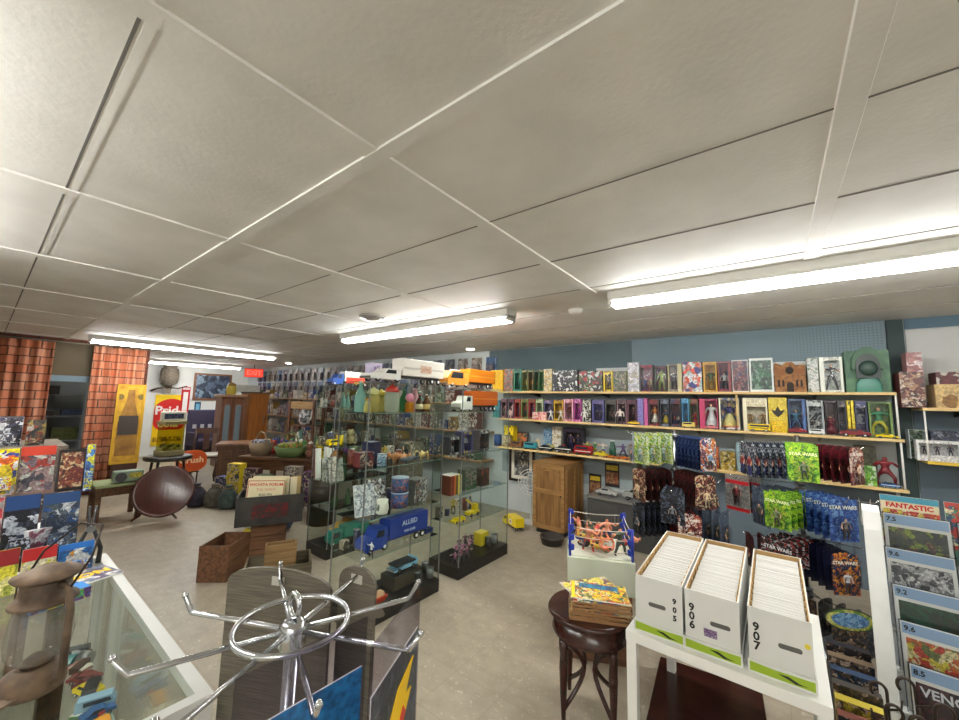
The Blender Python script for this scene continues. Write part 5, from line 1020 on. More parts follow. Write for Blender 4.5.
bottle('brown bottle with gold label on the upper shelf of the front case', (-2.33, yx(425, -2.33), z), .15, .032, C(90, 56, 34, .2), (226, 220, 200), lab=(216, 190, 120))
bottle('clear bottle at the right end of the upper shelf of the front case', (-2.5, yx(418, -2.5), z), .18, .035, GLTEAL, (226, 226, 220))
z = ZC[1] + e
carton('dark red small box at the left of the second shelf of the front case', (-2.36, yx(368, -2.36), z), .12, .08, .1, (110, 40, 44), [(120, 44, 48), (60, 50, 60), (190, 170, 150)], AX, seed=150)
carton('navy tall box on the second shelf of the front case', (-2.44, yx(376, -2.44), z), .1, .1, .16, (44, 50, 84), [(50, 56, 90), (90, 60, 70), (40, 44, 70)], AX, seed=151)
tin('blue and white tin on the second shelf of the front case', (-2.32, yx(383, -2.32), z), .09, .035, (120, 160, 190), inks=[(120, 160, 190), (214, 226, 230), (60, 90, 120)])
for i, (px, X, c, n) in enumerate(((395, -2.42, (196, 130, 80), 'orange tan spread limbed toy animal, left one on the second shelf of the front case'), (404, -2.36, (206, 140, 90), 'orange tan spread limbed toy animal, middle one on the second shelf of the front case'), (422, -2.36, (206, 176, 110), 'pale tan spread limbed toy animal on the second shelf of the front case'))):
    o = thing('toy_animal', n, 'toy animal', (X, yx(px, X), z + .012)); m = C(*c, .5); MB().ball((0, 0, .025), .03, m, 1, 1.6, .8).build('body', o); MB().ball((0, -.055, .045), .018, m).build('head', o)
    for k in range(6): a = PI / 3 * k + .3; MB().tube([(.02 * math.cos(a), .03 * math.sin(a), .025), (.05 * math.cos(a), .06 * math.sin(a), .05), (.06 * math.cos(a), .075 * math.sin(a), -.011)], .007, m, 6, .004).build('limb', o)
o = thing('toy_plane', 'dark grey toy plane on the second shelf of the front case', 'toy plane', (-2.3, yx(410, -2.3), z)); dk = C(70, 76, 84, .4)
MB().lathe([(.003, -.1), (.018, -.07), (.02, 0), (.014, .07), (.004, .1)], dk, (0, 0, .025), 12, 'Y').build('fuselage', o); MB().box((0, -.02, .025), (.1, .05, .006), dk).build('wing', o); MB().box((0, .085, .035), (.05, .025, .005), dk).build('tailplane', o); MB().box((0, .085, .05), (.005, .03, .04), dk).build('fin', o); MB().cyl((0, -.02, .0), (0, -.02, .02), .006, dk).build('wheel_strut', o)
z = ZC[2] + e
for px, X, ink, n in ((370, -2.36, [(220, 222, 226), (200, 204, 210), (170, 176, 186), (120, 126, 140), (230, 232, 234)], 'white and grey magazine leaning at the left of the third shelf of the front case'), (381, -2.46, [(226, 228, 230), (70, 60, 60), (160, 150, 146), (40, 40, 44)], 'second leaning magazine behind the white one in the front case')):
    comic(n, (X, yx(px, X), z + .001), .16, .22, ink, AX - .2, -.3, 155 + int(px), t=.008)
mug('white mug with a small green badge on the third shelf of the front case', (-2.33, yx(385.5, -2.33), z), .1, .042, (226, 224, 212), 0, inks=[(60, 70, 60), (200, 206, 196), (90, 110, 90)])
for i in range(2): tin(('lower', 'upper')[i] + ' one of two stacked blue cookie tins with orange picture in the front case', (-2.38, yx(402, -2.38), z + .116 * i), .115, .068, (50, 90, 150), inks=[(44, 84, 150), (60, 110, 170), (206, 110, 50), (30, 50, 100)], lid=C(180, 200, 220, .3), seed=6)
for i in range(3): carton(('lowest', 'middle', 'topmost')[i] + ' of three stacked grey toy boxes on the third shelf of the front case', (-2.36, yx(423, -2.36), z + .061 * i), .15, .12, .06, (110, 112, 108), [(120, 122, 118), (200, 204, 200), (60, 60, 60), (150, 120, 110)], AX + .05 * i, seed=160 + i)
z = ZC[3] + e
loc, L = truck_on(362, 428, -2.37, ZC[3])
toy_truck('blue toy removal truck with white lettering on the fourth shelf of the front case', loc, L * .3, L * .6, .2, .13, (36, 66, 150), (36, 62, 150), AX, words=[('ALLIED', .05, (214, 224, 240), .15), ('VAN LINES', .024, (200, 212, 236), .09)], under=(30, 44, 100))
toy_car('small navy toy car at the right end of the blue removal truck', (-2.33, yx(430.5, -2.33), z), .09, (40, 56, 120), AX, kind='van', W=.045)
o = thing('figurine', 'black and white figurine hanging over the edge of the fourth shelf of the front case', 'figurine', (-2.275, yx(377, -2.275), z)); put_figure('figure', o, (0, 0, 0), .11, (226, 226, 226), (30, 30, 32), 'arms', skin=(226, 222, 216))
z = .1 + e
o = thing('plinth_block', 'dark block under the pale blue racing car in the front case', 'stand', (-2.42, yx(402, -2.42, 570), z)); MB().box((0, 0, .05), (.16, .3, .1), C(46, 42, 40, .4), bev=.006).build('block', o); MB().box((.081, 0, .05), (.002, .27, .08), C(70, 60, 50, .4)).build('front_plate', o)
toy_car('pale blue toy racing car on a dark block in the bottom of the front case', (-2.42, yx(402, -2.42, 570), .2016), .24, (130, 184, 220), AX, kind='race', W=.1, stripe=(30, 36, 44), H=1.2)
o = thing('toy_boat', 'red and orange toy boat in the bottom of the front case', 'toy boat', (-2.32, yx(377, -2.32, 580), z), AX); MB().rings([[(-.09, -.02, .0), (.06, -.02, .0), (.06, .02, .0), (-.09, .02, .0)], [(-.12, -.035, .04), (.08, -.035, .04), (.08, .035, .04), (-.12, .035, .04)]], C(200, 60, 36, .35), True, False).build('hull', o); MB().box((.02, 0, .055), (.07, .05, .03), C(236, 190, 150, .4), bev=.005).build('cabin', o); MB().cyl((-.03, 0, .04), (-.03, 0, .12), .003, STEEL).build('mast', o)
o = thing('medallion', 'round pale medallion in the bottom of the front case', 'medallion', (-2.32, yx(368, -2.32, 595), z + .001), AX, rx=-.3); MB().lathe([(.045, 0), (.045, .008)], C(150, 150, 146, .3), (0, 0, .045), 20, 'Y').build('disc', o); MB().lathe([(.03, -.002), (.03, 0)], C(60, 60, 62, .4), (0, 0, .045), 16, 'Y').build('emblem', o)
for i, (px, X) in enumerate(((418, -2.33), (425, -2.42), (430, -2.31), (412, -2.5))): tin(('black', 'smoky', 'grey', 'brown')[i] + ' small jar at the right of the bottom of the front case', (X, yx(px, X, 570), z), .08, .03, ((40, 40, 42), (70, 72, 74), (120, 122, 120), (80, 60, 50))[i])
# right rear case
XB = -2.4; z = ZC[0] + e
loc, L = truck_on(455, 492, -2.36, ZC[0])
toy_truck('orange toy truck with white cab on the upper shelf of the right rear case', loc, L * .3, L * .7, .2, .13, (230, 228, 222), (206, 96, 30), AX, stripe=(226, 130, 50), cabh=.75)
z = ZC[1] + e
WBX = lambda px, w_, h, lab, col, inks, figs, sd, X=-2.34: window_box(lab, (X, yx(px, X), z), w_, .1, h, col, inks, figs, AX, seed=sd)
WBX(455, .15, .16, 'black and white boxed vehicle on the second shelf of the right rear case', (60, 62, 66), [(200, 204, 206), (60, 60, 64), (120, 124, 130)], [((200, 200, 200), (60, 60, 60)), ((80, 80, 84), (200, 200, 200))], 170)
WBX(468, .15, .2, 'blue and purple boxed figure on the second shelf of the right rear case', (80, 80, 130), [(90, 90, 150), (120, 80, 140), (206, 190, 60)], [((60, 60, 110), (150, 60, 90)), ((200, 200, 210), (90, 90, 130))], 171)
WBX(484, .17, .2, 'brown and white boxed figure on the second shelf of the right rear case', (90, 80, 84), [(206, 206, 204), (90, 70, 64), (60, 66, 90)], [((80, 50, 46), (70, 50, 46))], 172)
z = ZC[2] + e
BK_ = [('brown', (110, 60, 40)), ('dark red', (120, 40, 36)), ('orange', (190, 110, 50)), ('olive', (90, 96, 50)), ('yellow', (226, 206, 100)), ('cream', (230, 226, 190))]
y = yx(447.5, -2.36)
for i, (n, c) in enumerate(BK_):
    o = thing('book', n + ' book in the row on the third shelf of the right rear case', 'book', (-2.36, y + .026 * i, z)); MB().box((0, 0, .085), (.13, .022, .17), C(*c, .5), bev=.002).build('cover', o); MB().box((-.002, 0, .1712), (.12, .017, .002), PAPER).build('pages', o)
carton('green and grey toy box on the third shelf of the right rear case', (-2.33, yx(472, -2.33), z), .17, .1, .19, (90, 100, 84), [(60, 120, 60), (110, 104, 100), (40, 60, 44), (150, 140, 130)], AX, seed=175)
carton('dark brown toy box at the right of the third shelf of the right rear case', (-2.33, yx(486, -2.33), z), .13, .1, .17, (70, 56, 48), [(80, 60, 50), (60, 50, 44), (150, 70, 50)], AX, seed=176)
z = ZC[3] + e
toy_car('yellow toy racing car, left one on the fourth shelf of the right rear case', (-2.34, yx(457, -2.34, 520), z), .15, (232, 206, 20), AX, kind='race', W=.08)
o = thing('toy_crane', 'yellow toy crane on the fourth shelf of the right rear case', 'toy crane', (-2.36, yx(472, -2.36, 515), z), AX); Yl = C(226, 200, 30, .35); wheels(o, (-.05, .05), -.035, .035, .016); MB().box((0, 0, .034), (.16, .06, .03), Yl, bev=.004).build('chassis', o); MB().box((.04, 0, .08), (.05, .05, .06), Yl, bev=.004).build('cab', o); MB().tube([(.02, 0, .09), (-.1, 0, .17)], .008, Yl, 6).build('boom', o); MB().cyl((-.1, 0, .17), (-.1, 0, .1), .002, IRON, seg=5).build('cable', o)
z = .1 + e
random.seed(31)
for i in range(9):
    px = 455 + 2 * i; X = (-2.31, -2.4, -2.5)[i % 3]; cc = ((150, 90, 120), (190, 130, 160), (110, 70, 90))[i % 3]
    o = thing('figurine', 'mauve and grey figurine in the cluster in the bottom of the right rear case', 'figurine', (X, yx(px, X, 555), z), random.uniform(.8, 2), 'mauve figurines'); put_figure('figure', o, (0, 0, 0), .12 + .02 * (i % 2), cc, (90, 84, 90), ('arms', 'fight', 'stand')[i % 3], skin=(200, 170, 170), wid=1.3)
o = thing('toy_blocks_box', 'yellow block shaped box in the bottom of the right rear case', 'box', (-2.44, yx(481, -2.44, 545), z), AX); MB().box((0, 0, .06), (.13, .1, .12), C(226, 200, 40, .4), bev=.005).build('carton', o); MB().box((0, 0, .1215), (.12, .09, .002), C(236, 216, 90, .4)).build('lid', o)
for i, px in enumerate((488, 494, 499)): tin(('dark grey', 'silver', 'brown')[i] + ' small tin at the right of the bottom of the right rear case', (-2.36, min(3.4, yx(px, -2.36, 545)), z), .09, .032, ((60, 60, 62), (160, 160, 160), (110, 70, 60))[i])
# left rear case
XC_ = -3.6; z = ZC[0] + e
for i, px in enumerate((341, 345.5)): bottle(('left', 'right')[i] + ' of two slim pale green bottles, upper shelf of left rear case', (XC_, yx(px, XC_), z), .15, .026, GLTEAL, (120, 170, 130))
z = ZC[1] + e
toy_car('yellow toy van on the second shelf of the left rear case', (-3.58, yx(334, -3.58), z + .0), .14, (240, 206, 20), AX, kind='van', W=.07)
tin('yellow tin with a blue cap on the second shelf of the left rear case', (-3.6, yx(340, -3.6), z), .12, .035, (240, 200, 20), lid=C(50, 60, 110))
o = thing('plush_toy', 'beige plush bear on the second shelf of the left rear case', 'plush toy', (-3.65, yx(350, -3.65), z)); bg = C(180, 160, 120, .9); MB().ball((0, 0, .05), .045, bg, 1, 1, 1.1).build('body', o); MB().ball((.01, 0, .12), .035, bg).build('head', o)
for s in (-1, 1): MB().ball((.0, s * .025, .15), .012, bg).build('ear', o); MB().ball((.035, s * .03, .014), .017, bg, 1.5, 1, .8).build('leg', o)
z = ZC[2] + e
for i, px in enumerate((321, 327, 334)): comic(('left', 'middle', 'right')[i] + ' one of three pale magazines leaning on the third shelf of the left rear case', (-3.53 - .06 * i, max(2.28, yx(px, -3.6)), z + .001), .15, .23, [[(226, 222, 214), (190, 180, 170), (150, 140, 134)], [(206, 206, 204), (60, 60, 64), (180, 180, 180)], [(226, 226, 226), (140, 150, 140), (200, 206, 200)]][i], AX - .1, -.25, 180 + i, t=.006)
bottle('dark green wine bottle on the third shelf of the left rear case', (-3.6, yx(345, -3.6), z), .26, .036, C(50, 80, 44, .15), (60, 90, 50))
o = thing('plate', 'oval brown wooden plate standing on the third shelf of the left rear case', 'plate', (-3.72, yx(341, -3.72), z), AX, rx=-.15); pb = MB().lathe([(.09, 0), (.1, .012), (.07, .006)], wood((140, 92, 54), (170, 116, 70)), (0, 0, .13), 24, 'Y').build('plate_body', o); pb.scale = (1, 1, 1.29)
z = ZC[3] + e
for i in range(4): bottle(('first', 'second', 'third', 'fourth')[i] + ' from left of four green bottles in the left rear glass case', (-3.58, 2.3 + .15 * i, z), .15 + .02 * (i % 2), .03, C(60, 96, 60, .15), (120, 150, 110))
z = .1 + e
t_ = toy_truck('teal toy truck in the bottom of the left rear case', (-3.55, 2.45, z), .14, .3, .16, .12, (30, 140, 120), (40, 150, 130), AX, flat=True)
toy_truck('orange and yellow toy lorry behind the teal truck in the left rear case', (-3.72, 2.6, z), .14, .3, .17, .1, (226, 170, 40), (206, 130, 50), AX)

# ============================================================ GLASS COUNTER BY THE VIEWER
ALU = C(206, 206, 202, .35, .3)
kx0, kx1, ky0, ky1, kz = -2.02, -.93, -.3, .35, .95
o = thing('showcase_counter', 'white framed glass showcase counter at lower left with toys inside and on top', 'glass counter', ((kx0 + kx1) / 2, (ky0 + ky1) / 2, 0)); W2, D2 = (kx1 - kx0), (ky1 - ky0)
MB().box((0, 0, .15), (W2 - .01, D2 - .01, .3), C(196, 192, 184, .5)).build('cabinet_base', o)
MB().box((0, 0, kz - .005), (W2 - .05, D2 - .05, .007), GLASS).build('top_pane', o)
mb = MB()
for s in (-1, 1): mb.box((0, s * (D2 / 2 - .0125), kz - .0125), (W2, .025, .025), ALU); mb.box((s * (W2 / 2 - .0125), 0, kz - .0125), (.025, D2 - .05, .025), ALU)
mb.build('top_frame', o)
for x in (-W2 / 2 + .0125, kx0 * 0 + (-1.72 - (kx0 + kx1) / 2), W2 / 2 - .0125): MB().box((x, D2 / 2 - .0125, .6125), (.022, .022, .625), ALU).build('front_post', o)
for x in (-1, 1): MB().box((x * (W2 / 2 - .0125), -D2 / 2 + .0125, .6125), (.022, .022, .625), ALU).build('rear_post', o)
MB().box((0, D2 / 2 - .006, .61), (W2 - .05, .005, .6), GLASS).build('front_pane', o)
for x in (-1, 1): MB().box((x * (W2 / 2 - .006), 0, .61), (.005, D2 - .05, .6), GLASS).build('end_pane', o)
ks = MB().box((0, -.005, .66), (W2 - .05, D2 - .06, .006), GLASS).build('glass_shelf', o); MB().box((0, D2 / 2 - .0385, .66), (W2 - .05, .004, .008), C(150, 170, 160, .3)).build('shelf_edge', ks)
MB().box((0, 0, .3055), (W2 - .05, D2 - .06, .008), C(190, 178, 156, .6)).build('deck', o)
def kz_at(px, py, z): p = at_z(px, py, z); return (min(max(p.x, kx0 + .12), kx1 - .1), min(p.y, .285), z + e)
zs = .6635
p = kz_at(88, 695, zs); toy_car('yellow and green toy tractor on the counter shelf', p, .075, (220, 196, 30), .4, kind='car', H=1.2, W=.036, hub=WHITE)
CT_ = [('orange', (220, 150, 50), 153, 704), ('red', (190, 60, 50), 148, 690), ('dark red', (120, 50, 46), 104, 674), ('charcoal', (70, 72, 74), 92, 624), ('blue', (50, 90, 140), 104, 714), ('cream', (220, 206, 170), 158, 716), ('green', (60, 110, 60), 84, 714), ('black', (34, 34, 36), 112, 688), ('silver', (160, 162, 162), 84, 655), ('pink', (190, 120, 120), 98, 664), ('brown', (110, 76, 56), 78, 640), ('pale blue', (140, 170, 190), 116, 702), ('maroon', (90, 30, 40), 96, 683), ('white', (220, 220, 216), 112, 634), ('teal', (50, 120, 120), 70, 664)]
for k, (n, c, px, py) in enumerate(CT_): toy_car('small %s toy car on the glass shelf inside the counter' % n, kz_at(px, py, zs), .062 + .01 * (k % 3), c, .4 * k, kind=('car', 'race', 'sports', 'van')[k % 4], W=.03, stripe=None if k % 3 else (214, 206, 190))
# toy revolver and chain on the shelf
o = thing('toy_revolver', 'silver toy revolver lying on the counter shelf', 'toy gun', kz_at(112, 648, zs), .5); MB().cyl((-.09, 0, .012), (.02, 0, .012), .007, STEEL).build('barrel', o); MB().lathe([(.016, -.018), (.016, .018)], C(160, 162, 164, .3, .8), (.035, 0, .017), 10, 'X').build('drum', o); MB().prism([(.04, -.01), (.065, -.01), (.085, -.06), (.06, -.065)], .004, .022, C(70, 44, 30, .5), 'XY').build('grip', o)
zd = .3105
for i, (x, y, c, n) in enumerate(((-1.85, .1, (150, 60, 50), 'dark red'), (-1.65, .22, (60, 60, 64), 'charcoal'), (-1.5, .05, (60, 110, 70), 'green'), (-1.3, .2, (200, 170, 60), 'mustard'), (-1.12, .08, (120, 120, 130), 'grey'))): toy_car(n + ' toy car on the bottom deck of the counter', (x, y, zd), .13, c, .3 * i, W=.055)
# things on the counter
p = at_z(36, 704, kz); lx, ly = p.x, p.y
o = thing('oil_lantern', 'old rusty brown oil lantern standing on the glass counter', 'lantern', (-1.22, .125, kz + .0005), .5); RU = noisy('rust', (66, 50, 38), (110, 88, 66), 22, .65, bump=.2)
MB().lathe([(.046, .0), (.048, .008), (.046, .034), (.038, .04), (.03, .046)], RU, seg=24).build('fuel_tank', o); MB().lathe([(.022, .047), (.024, .055), (.01, .066)], RU, seg=16).build('burner', o)
MB().lathe([(.034, .058), (.047, .075), (.05, .1), (.046, .14), (.036, .166)], clear('lamp_glass', (240, 238, 232), rough=.12, ior=1.9, body=.08), seg=22).build('glass_globe', o)
MB().lathe([(.052, .168), (.05, .174), (.037, .18), (.039, .21), (.034, .214)], RU, seg=22).build('hood', o); MB().lathe([(.05, .216), (.054, .222), (.03, .232), (.012, .24)], RU, seg=22).build('cap', o)
for s in (-1, 1): MB().tube([(s * .05, 0, .016), (s * .066, 0, .03), (s * .066, 0, .16), (s * .056, 0, .198), (s * .036, 0, .206)], .0065, RU, 8).build('side_tube', o)
MB().tube([(-.06, 0, .2), (-.064, .03, .25), (-.03, .07, .3), (.03, .07, .3), (.064, .03, .25), (.06, 0, .2)], .0022, IRON, 6).build('bail_handle', o)
fl = MB().box((.0, -.02, .01), (.05, .09, .004), RU).build('foot_lug', o)
o = thing('paper_bag', 'crumpled white paper at the lower left corner on the counter', 'paper', (-.985, .02, kz + .001)); bm_ = MB(); rs = []
random.seed(3)
for zz, r in ((0, .05), (.012, .06), (.028, .05), (.036, .03)): rs.append([((r + random.uniform(-.012, .012)) * math.cos(2 * PI * i / 11), (r + random.uniform(-.012, .012)) * math.sin(2 * PI * i / 11) * .9, zz + (random.uniform(-.004, .006) if zz else 0)) for i in range(11)])
bm_.rings(rs, C(222, 220, 222, .7), True, False).build('crumpled_sheet', o)
def pack(px0, px1, pt, X, z, lab, col, inks, sd, d=.05, rz=AX, rx=-.12, hdr=None, words=None, h=None, name='blister_pack', clearf=True, yo=0):
    """printed pack with a clear bubble standing at distance X, facing the viewer"""
    a, b = at_x(px0, pt, X), at_x(px1, pt, X); w_ = (b.y - a.y) * .97; H = (a.z + b.z) / 2 - z
    o = thing(name, lab, 'packaged toy', (X, (a.y + b.y) / 2 + yo, z + .0006 + abs(0.0)), rz, None, rx)
    MB().box((0, d - .003, H / 2), (w_, .004, H), C(*col, .4)).build('card', o); MB().box((0, d - .0057, H / 2), (w_ - .002, .0012, H - .002), art(sd, *inks, scale=26)).build('printed_card', o)
    if clearf: MB().box((0, d / 2 - .004, H * .36), (w_ * .86, d - .006, H * .6), PLAST).build('bubble', o); MB().box((0, d / 2 - .004, H * .28), (w_ * .6, d * .4, H * .28), art(sd + 7, *inks, scale=50)).build('toy', o)
    if hdr: MB().box((0, d - .007, H * (1 - hdr[1] / 2)), (w_ - .001, .0016, H * hdr[1]), C(*hdr[0], .35)).build('header_band', o)
    for s, sz, c, f in words or []: text(s, sz, C(*c, .4), o, (0, d - .0085, H * f), bold=.001)
    return o
Z1 = kz
pack(62, 98, 545, -1.86, Z1, 'blue pack with orange lettering and white car picture standing on the counter', (50, 120, 190), [(50, 120, 190), (40, 90, 150), (226, 226, 220), (60, 140, 210), (226, 150, 40)], 201, hdr=((40, 110, 190), .2))
pack(24, 60, 549, -1.8, Z1, 'pack with a red header band and yellow artwork on the counter behind the lantern', (190, 180, 160), [(206, 200, 170), (190, 190, 60), (200, 110, 80), (150, 140, 130)], 202, hdr=((170, 30, 30), .3), clearf=False, d=.03)
pack(-6, 22, 552, -1.8, Z1, 'yellow pack with a dark red top on the counter at the left edge', (200, 190, 50), [(214, 206, 60), (150, 160, 60), (226, 220, 150)], 203, hdr=((130, 26, 30), .35), clearf=False, d=.03)
o = thing('comic_book', 'flat bagged comic with yellow lettering lying on the counter end', 'comic book', (-1.8, .245, kz + .0008), AX + .25); MB().box((0, 0, .002), (.19, .13, .004), PAPER).build('pages', o); MB().box((0, .0, .0044), (.188, .128, .0008), art(204, (60, 40, 90), (40, 40, 60), (214, 210, 206), (120, 130, 150), scale=20)).build('cover', o); text('ACTION', .05, C(236, 196, 20, .4), o, (-.01, .0, .0054), rx=0, bold=.002)
carton('small blue and yellow toy box lying on the counter beside the flat comic', (-1.62, .2, kz + .0006), .12, .06, .03, (60, 130, 200), [(60, 130, 200), (200, 190, 60), (90, 60, 120), (70, 150, 90)], AX + .2, seed=205)
o = thing('pliers', 'black pliers standing at the end of the counter', 'tool', (-1.93, .285, kz + .0005), AX); 
for s in (-1, 1): MB().tube([(s * .03, 0, .0), (s * .032, 0, .05), (s * .012, 0, .11), (-s * .006, 0, .13), (-s * .008, 0, .2)], .008, C(36, 34, 34, .4), 7, .004).build('handle', o)
MB().lathe([(.012, -.008), (.012, .008)], STEEL, (0, 0, .122), 12, 'Y').build('pivot', o)
# table of toy packs beyond the counter
o = thing('display_table', 'dark table piled with boxed toys beyond the glass counter', 'table', (-2.75, -.15, 0)); MB().box((0, 0, .9), (1.36, .92, .04), OAKD, bev=.003).build('tabletop', o)
for sx in (-1, 1):
    for sy in (-1, 1): MB().box((sx * .63, sy * .41, .44), (.06, .06, .88), OAKD).build('leg', o)
Z2 = .92
carton('large flat brown carton under the framed game box on the toy table', (-2.46, .0, Z2 + e), .6, .3, .2, (96, 70, 60), [(100, 74, 64), (120, 90, 80), (70, 60, 60), (180, 170, 160)], AX, seed=210)
carton('large plain carton at the back of the toy table', (-2.84, -.1, Z2 + e), .8, .45, .36, (120, 110, 100), [(126, 116, 104), (110, 100, 92)], AX, seed=211)
pack(8, 45, 497, -2.12, Z2, 'large black pack with a blue header, left of two on the toy table', (30, 34, 50), [(28, 30, 40), (60, 66, 90), (190, 196, 206), (24, 26, 34), (40, 44, 60)], 212, d=.07, hdr=((26, 60, 110), .2))
pack(47, 86, 494, -2.12, Z2, 'large grey and blue pack with white lettering, right of two on the toy table', (60, 70, 84), [(70, 80, 90), (190, 196, 200), (50, 60, 80), (90, 100, 110), (40, 80, 140)], 213, d=.07, hdr=((36, 66, 110), .16))
pack(-12, 7, 497, -2.14, Z2, 'pale pack with red roundel at the left edge of the toy table', (206, 196, 196), [(206, 200, 200), (190, 60, 70), (150, 150, 150)], 214, d=.05)
ZB = Z2 + .2 + e
pack(-4, 22, 449, -2.48, ZB, 'yellow and orange pack with white and blue foot on the toy table', (236, 220, 20), [(240, 224, 20), (206, 90, 30), (226, 226, 230), (60, 70, 150), (236, 210, 40)], 215, d=.06, yo=0)
pack(23, 60, 446, -2.5, ZB, 'grey car kit box with a red and orange top on the toy table', (150, 150, 150), [(110, 100, 110), (190, 196, 186), (150, 130, 130), (70, 70, 80), (160, 60, 50)], 216, d=.06, clearf=False, hdr=((190, 60, 40), .2))
a_, b_ = at_x(61, 450, -2.46), at_x(88, 450, -2.46)
o = thing('game_box', 'dark framed game box with brown figures scene on the toy table', 'game box', (-2.46, (a_.y + b_.y) / 2, ZB + .0004), AX, None, -.1); w_ = b_.y - a_.y; H = a_.z - ZB; MB().box((0, .03, H / 2), (w_, .05, H), C(30, 24, 24, .4), bev=.003).build('box_body', o); MB().box((0, .0042, H / 2), (w_ * .86, .0016, H * .84), art(217, (110, 50, 46), (150, 90, 60), (200, 180, 140), (60, 40, 40), (120, 80, 60), scale=34)).build('cover_art', o)
pack(90, 99, 444, -2.4, ZB, 'narrow blue and yellow pack at the right of the toy table', (70, 130, 200), [(70, 130, 200), (226, 220, 60), (50, 90, 160), (200, 220, 236)], 218, d=.04)
carton('white small box at the right end of the toy table, tilted', (-2.2, .22, Z2 + e), .13, .1, .12, (222, 220, 220), [(222, 220, 222), (150, 90, 110), (200, 200, 206)], AX + .4, seed=219)
ZD = Z2 + .36 + e
pack(-4, 26, 416, -2.9, ZD, 'white and dark figure pack at the top left of the toy pile', (200, 206, 214), [(206, 210, 218), (60, 56, 80), (90, 84, 90), (226, 226, 226), (40, 40, 44)], 220, d=.06)
pack(29, 49, 419, -2.9, ZD, 'dark pack with a helicopter drawing at the top right of the toy pile', (70, 60, 56), [(60, 56, 54), (150, 130, 70), (190, 180, 170), (150, 60, 44), (90, 80, 70)], 221, d=.06)
o = thing('folded_cloth', 'white folded sheet lying over the back of the toy pile', 'cloth', (-2.72, .14, ZD + e * 0 + .0)); 
bpy.data.objects.remove(o)

# ============================================================ SPINNER RACK IN THE FOREGROUND
fc = Vector((-.66, .36, 1.16)); FA = [math.radians(-20 + 45 * k) for k in range(8)]
o = thing('comic_spinner', 'chrome spinner rack with a ring and eight arms in the foreground', 'display rack', (fc.x, fc.y, 0)); CH = C(196, 198, 200, .2, 1)
MB().lathe([(.2, .0005), (.2, .02), (.04, .035), (.025, .06)], CH, seg=26).build('foot', o); MB().cyl((0, 0, .06), (0, 0, 1.15), .012, CH, seg=14).build('pole', o)
MB().lathe([(.018, 1.13), (.022, 1.14), (.022, 1.17), (.012, 1.178)], CH, seg=16).build('hub', o)
MB().tube([(.016 * math.cos(a) , 0, 1.2 + .018 * math.sin(a)) for a in [-PI / 2 + 2 * PI * i / 16 for i in range(16)]], .0045, CH, 8, closed=True).build('lifting_loop', o)
MB().tube([(.088 * math.cos(2 * PI * i / 40), .088 * math.sin(2 * PI * i / 40), 1.172) for i in range(40)], .0048, CH, 10, closed=True).build('ring', o)
for k, a in enumerate(FA):
    ca, sa = math.cos(a), math.sin(a); L = .205
    ar = MB().tube([(.02 * ca, .02 * sa, 1.16), (L * ca, L * sa, 1.16), ((L + .004) * ca, (L + .004) * sa, 1.161), ((L + .022) * ca, (L + .022) * sa, 1.187)], .0042, CH, 9).build('arm', o)
    MB().ball(((L + .022) * ca, (L + .022) * sa, 1.187), .0052, CH, seg=8).build('arm_tip', ar)
def bagged(label, a, r, w_, h, inks, sd, col, words=None, tl=0):
    o = thing('bagged_comic', label, 'comic book', (fc.x + r * math.cos(a), fc.y + r * math.sin(a), 1.175), a + PI / 2 + tl, None)
    MB().box((0, 0, .04 - (h + .06) / 2), (w_ + .012, .0022, h + .06), clear('bag_film', (226, 224, 232), ior=1.4, rough=.08)).build('plastic_bag', o)
    MB().box((0, 0, -.028 - h / 2), (w_, .0016, h), PAPER).build('backing_board', o)
    c = MB().box((0, -.0014, -.028 - h / 2), (w_ - .001, .0012, h - .001), art(sd, *inks, scale=20)).build('cover', o)
    for s, sz, cc, z, ry in words or []: text(s, sz, C(*cc, .4), c, (0, -.0026, z), bold=.003, ry=ry)
    return o
bagged('bagged comic with a bright blue cover on the nearest arm of the foreground spinner', FA[0], .15, .17, .26, [(26, 96, 150), (30, 104, 158), (24, 90, 142), (28, 100, 154)], 230, None, None, tl=.3)
bagged('dark bagged comic with yellow logo on the right arm of the foreground spinner', FA[1], .19, .17, .26, [(60, 66, 76), (70, 76, 86), (50, 56, 66), (90, 96, 104)], 231, None)
GC = noisy('grey_card', (74, 68, 58), (104, 96, 82), 12, .5, (1, 1, 30), .3)
lg = bpy.data.objects[[o.name for o in S.objects if o.name.startswith('bagged_comic')][-1]]
MB().prism([(-.06, -.2), (-.02, -.13), (-.045, -.125), (.0, -.075), (.06, -.06), (.03, -.1), (.055, -.105), (.01, -.15), (.03, -.155), (-.03, -.21)], -.0042, -.0022, C(240, 196, 30, .4)).build('yellow_logo', lg); MB().prism([(-.03, -.17), (.02, -.11), (.03, -.125), (-.015, -.18)], -.0056, -.0042, C(200, 60, 40, .4)).build('red_flash', lg)
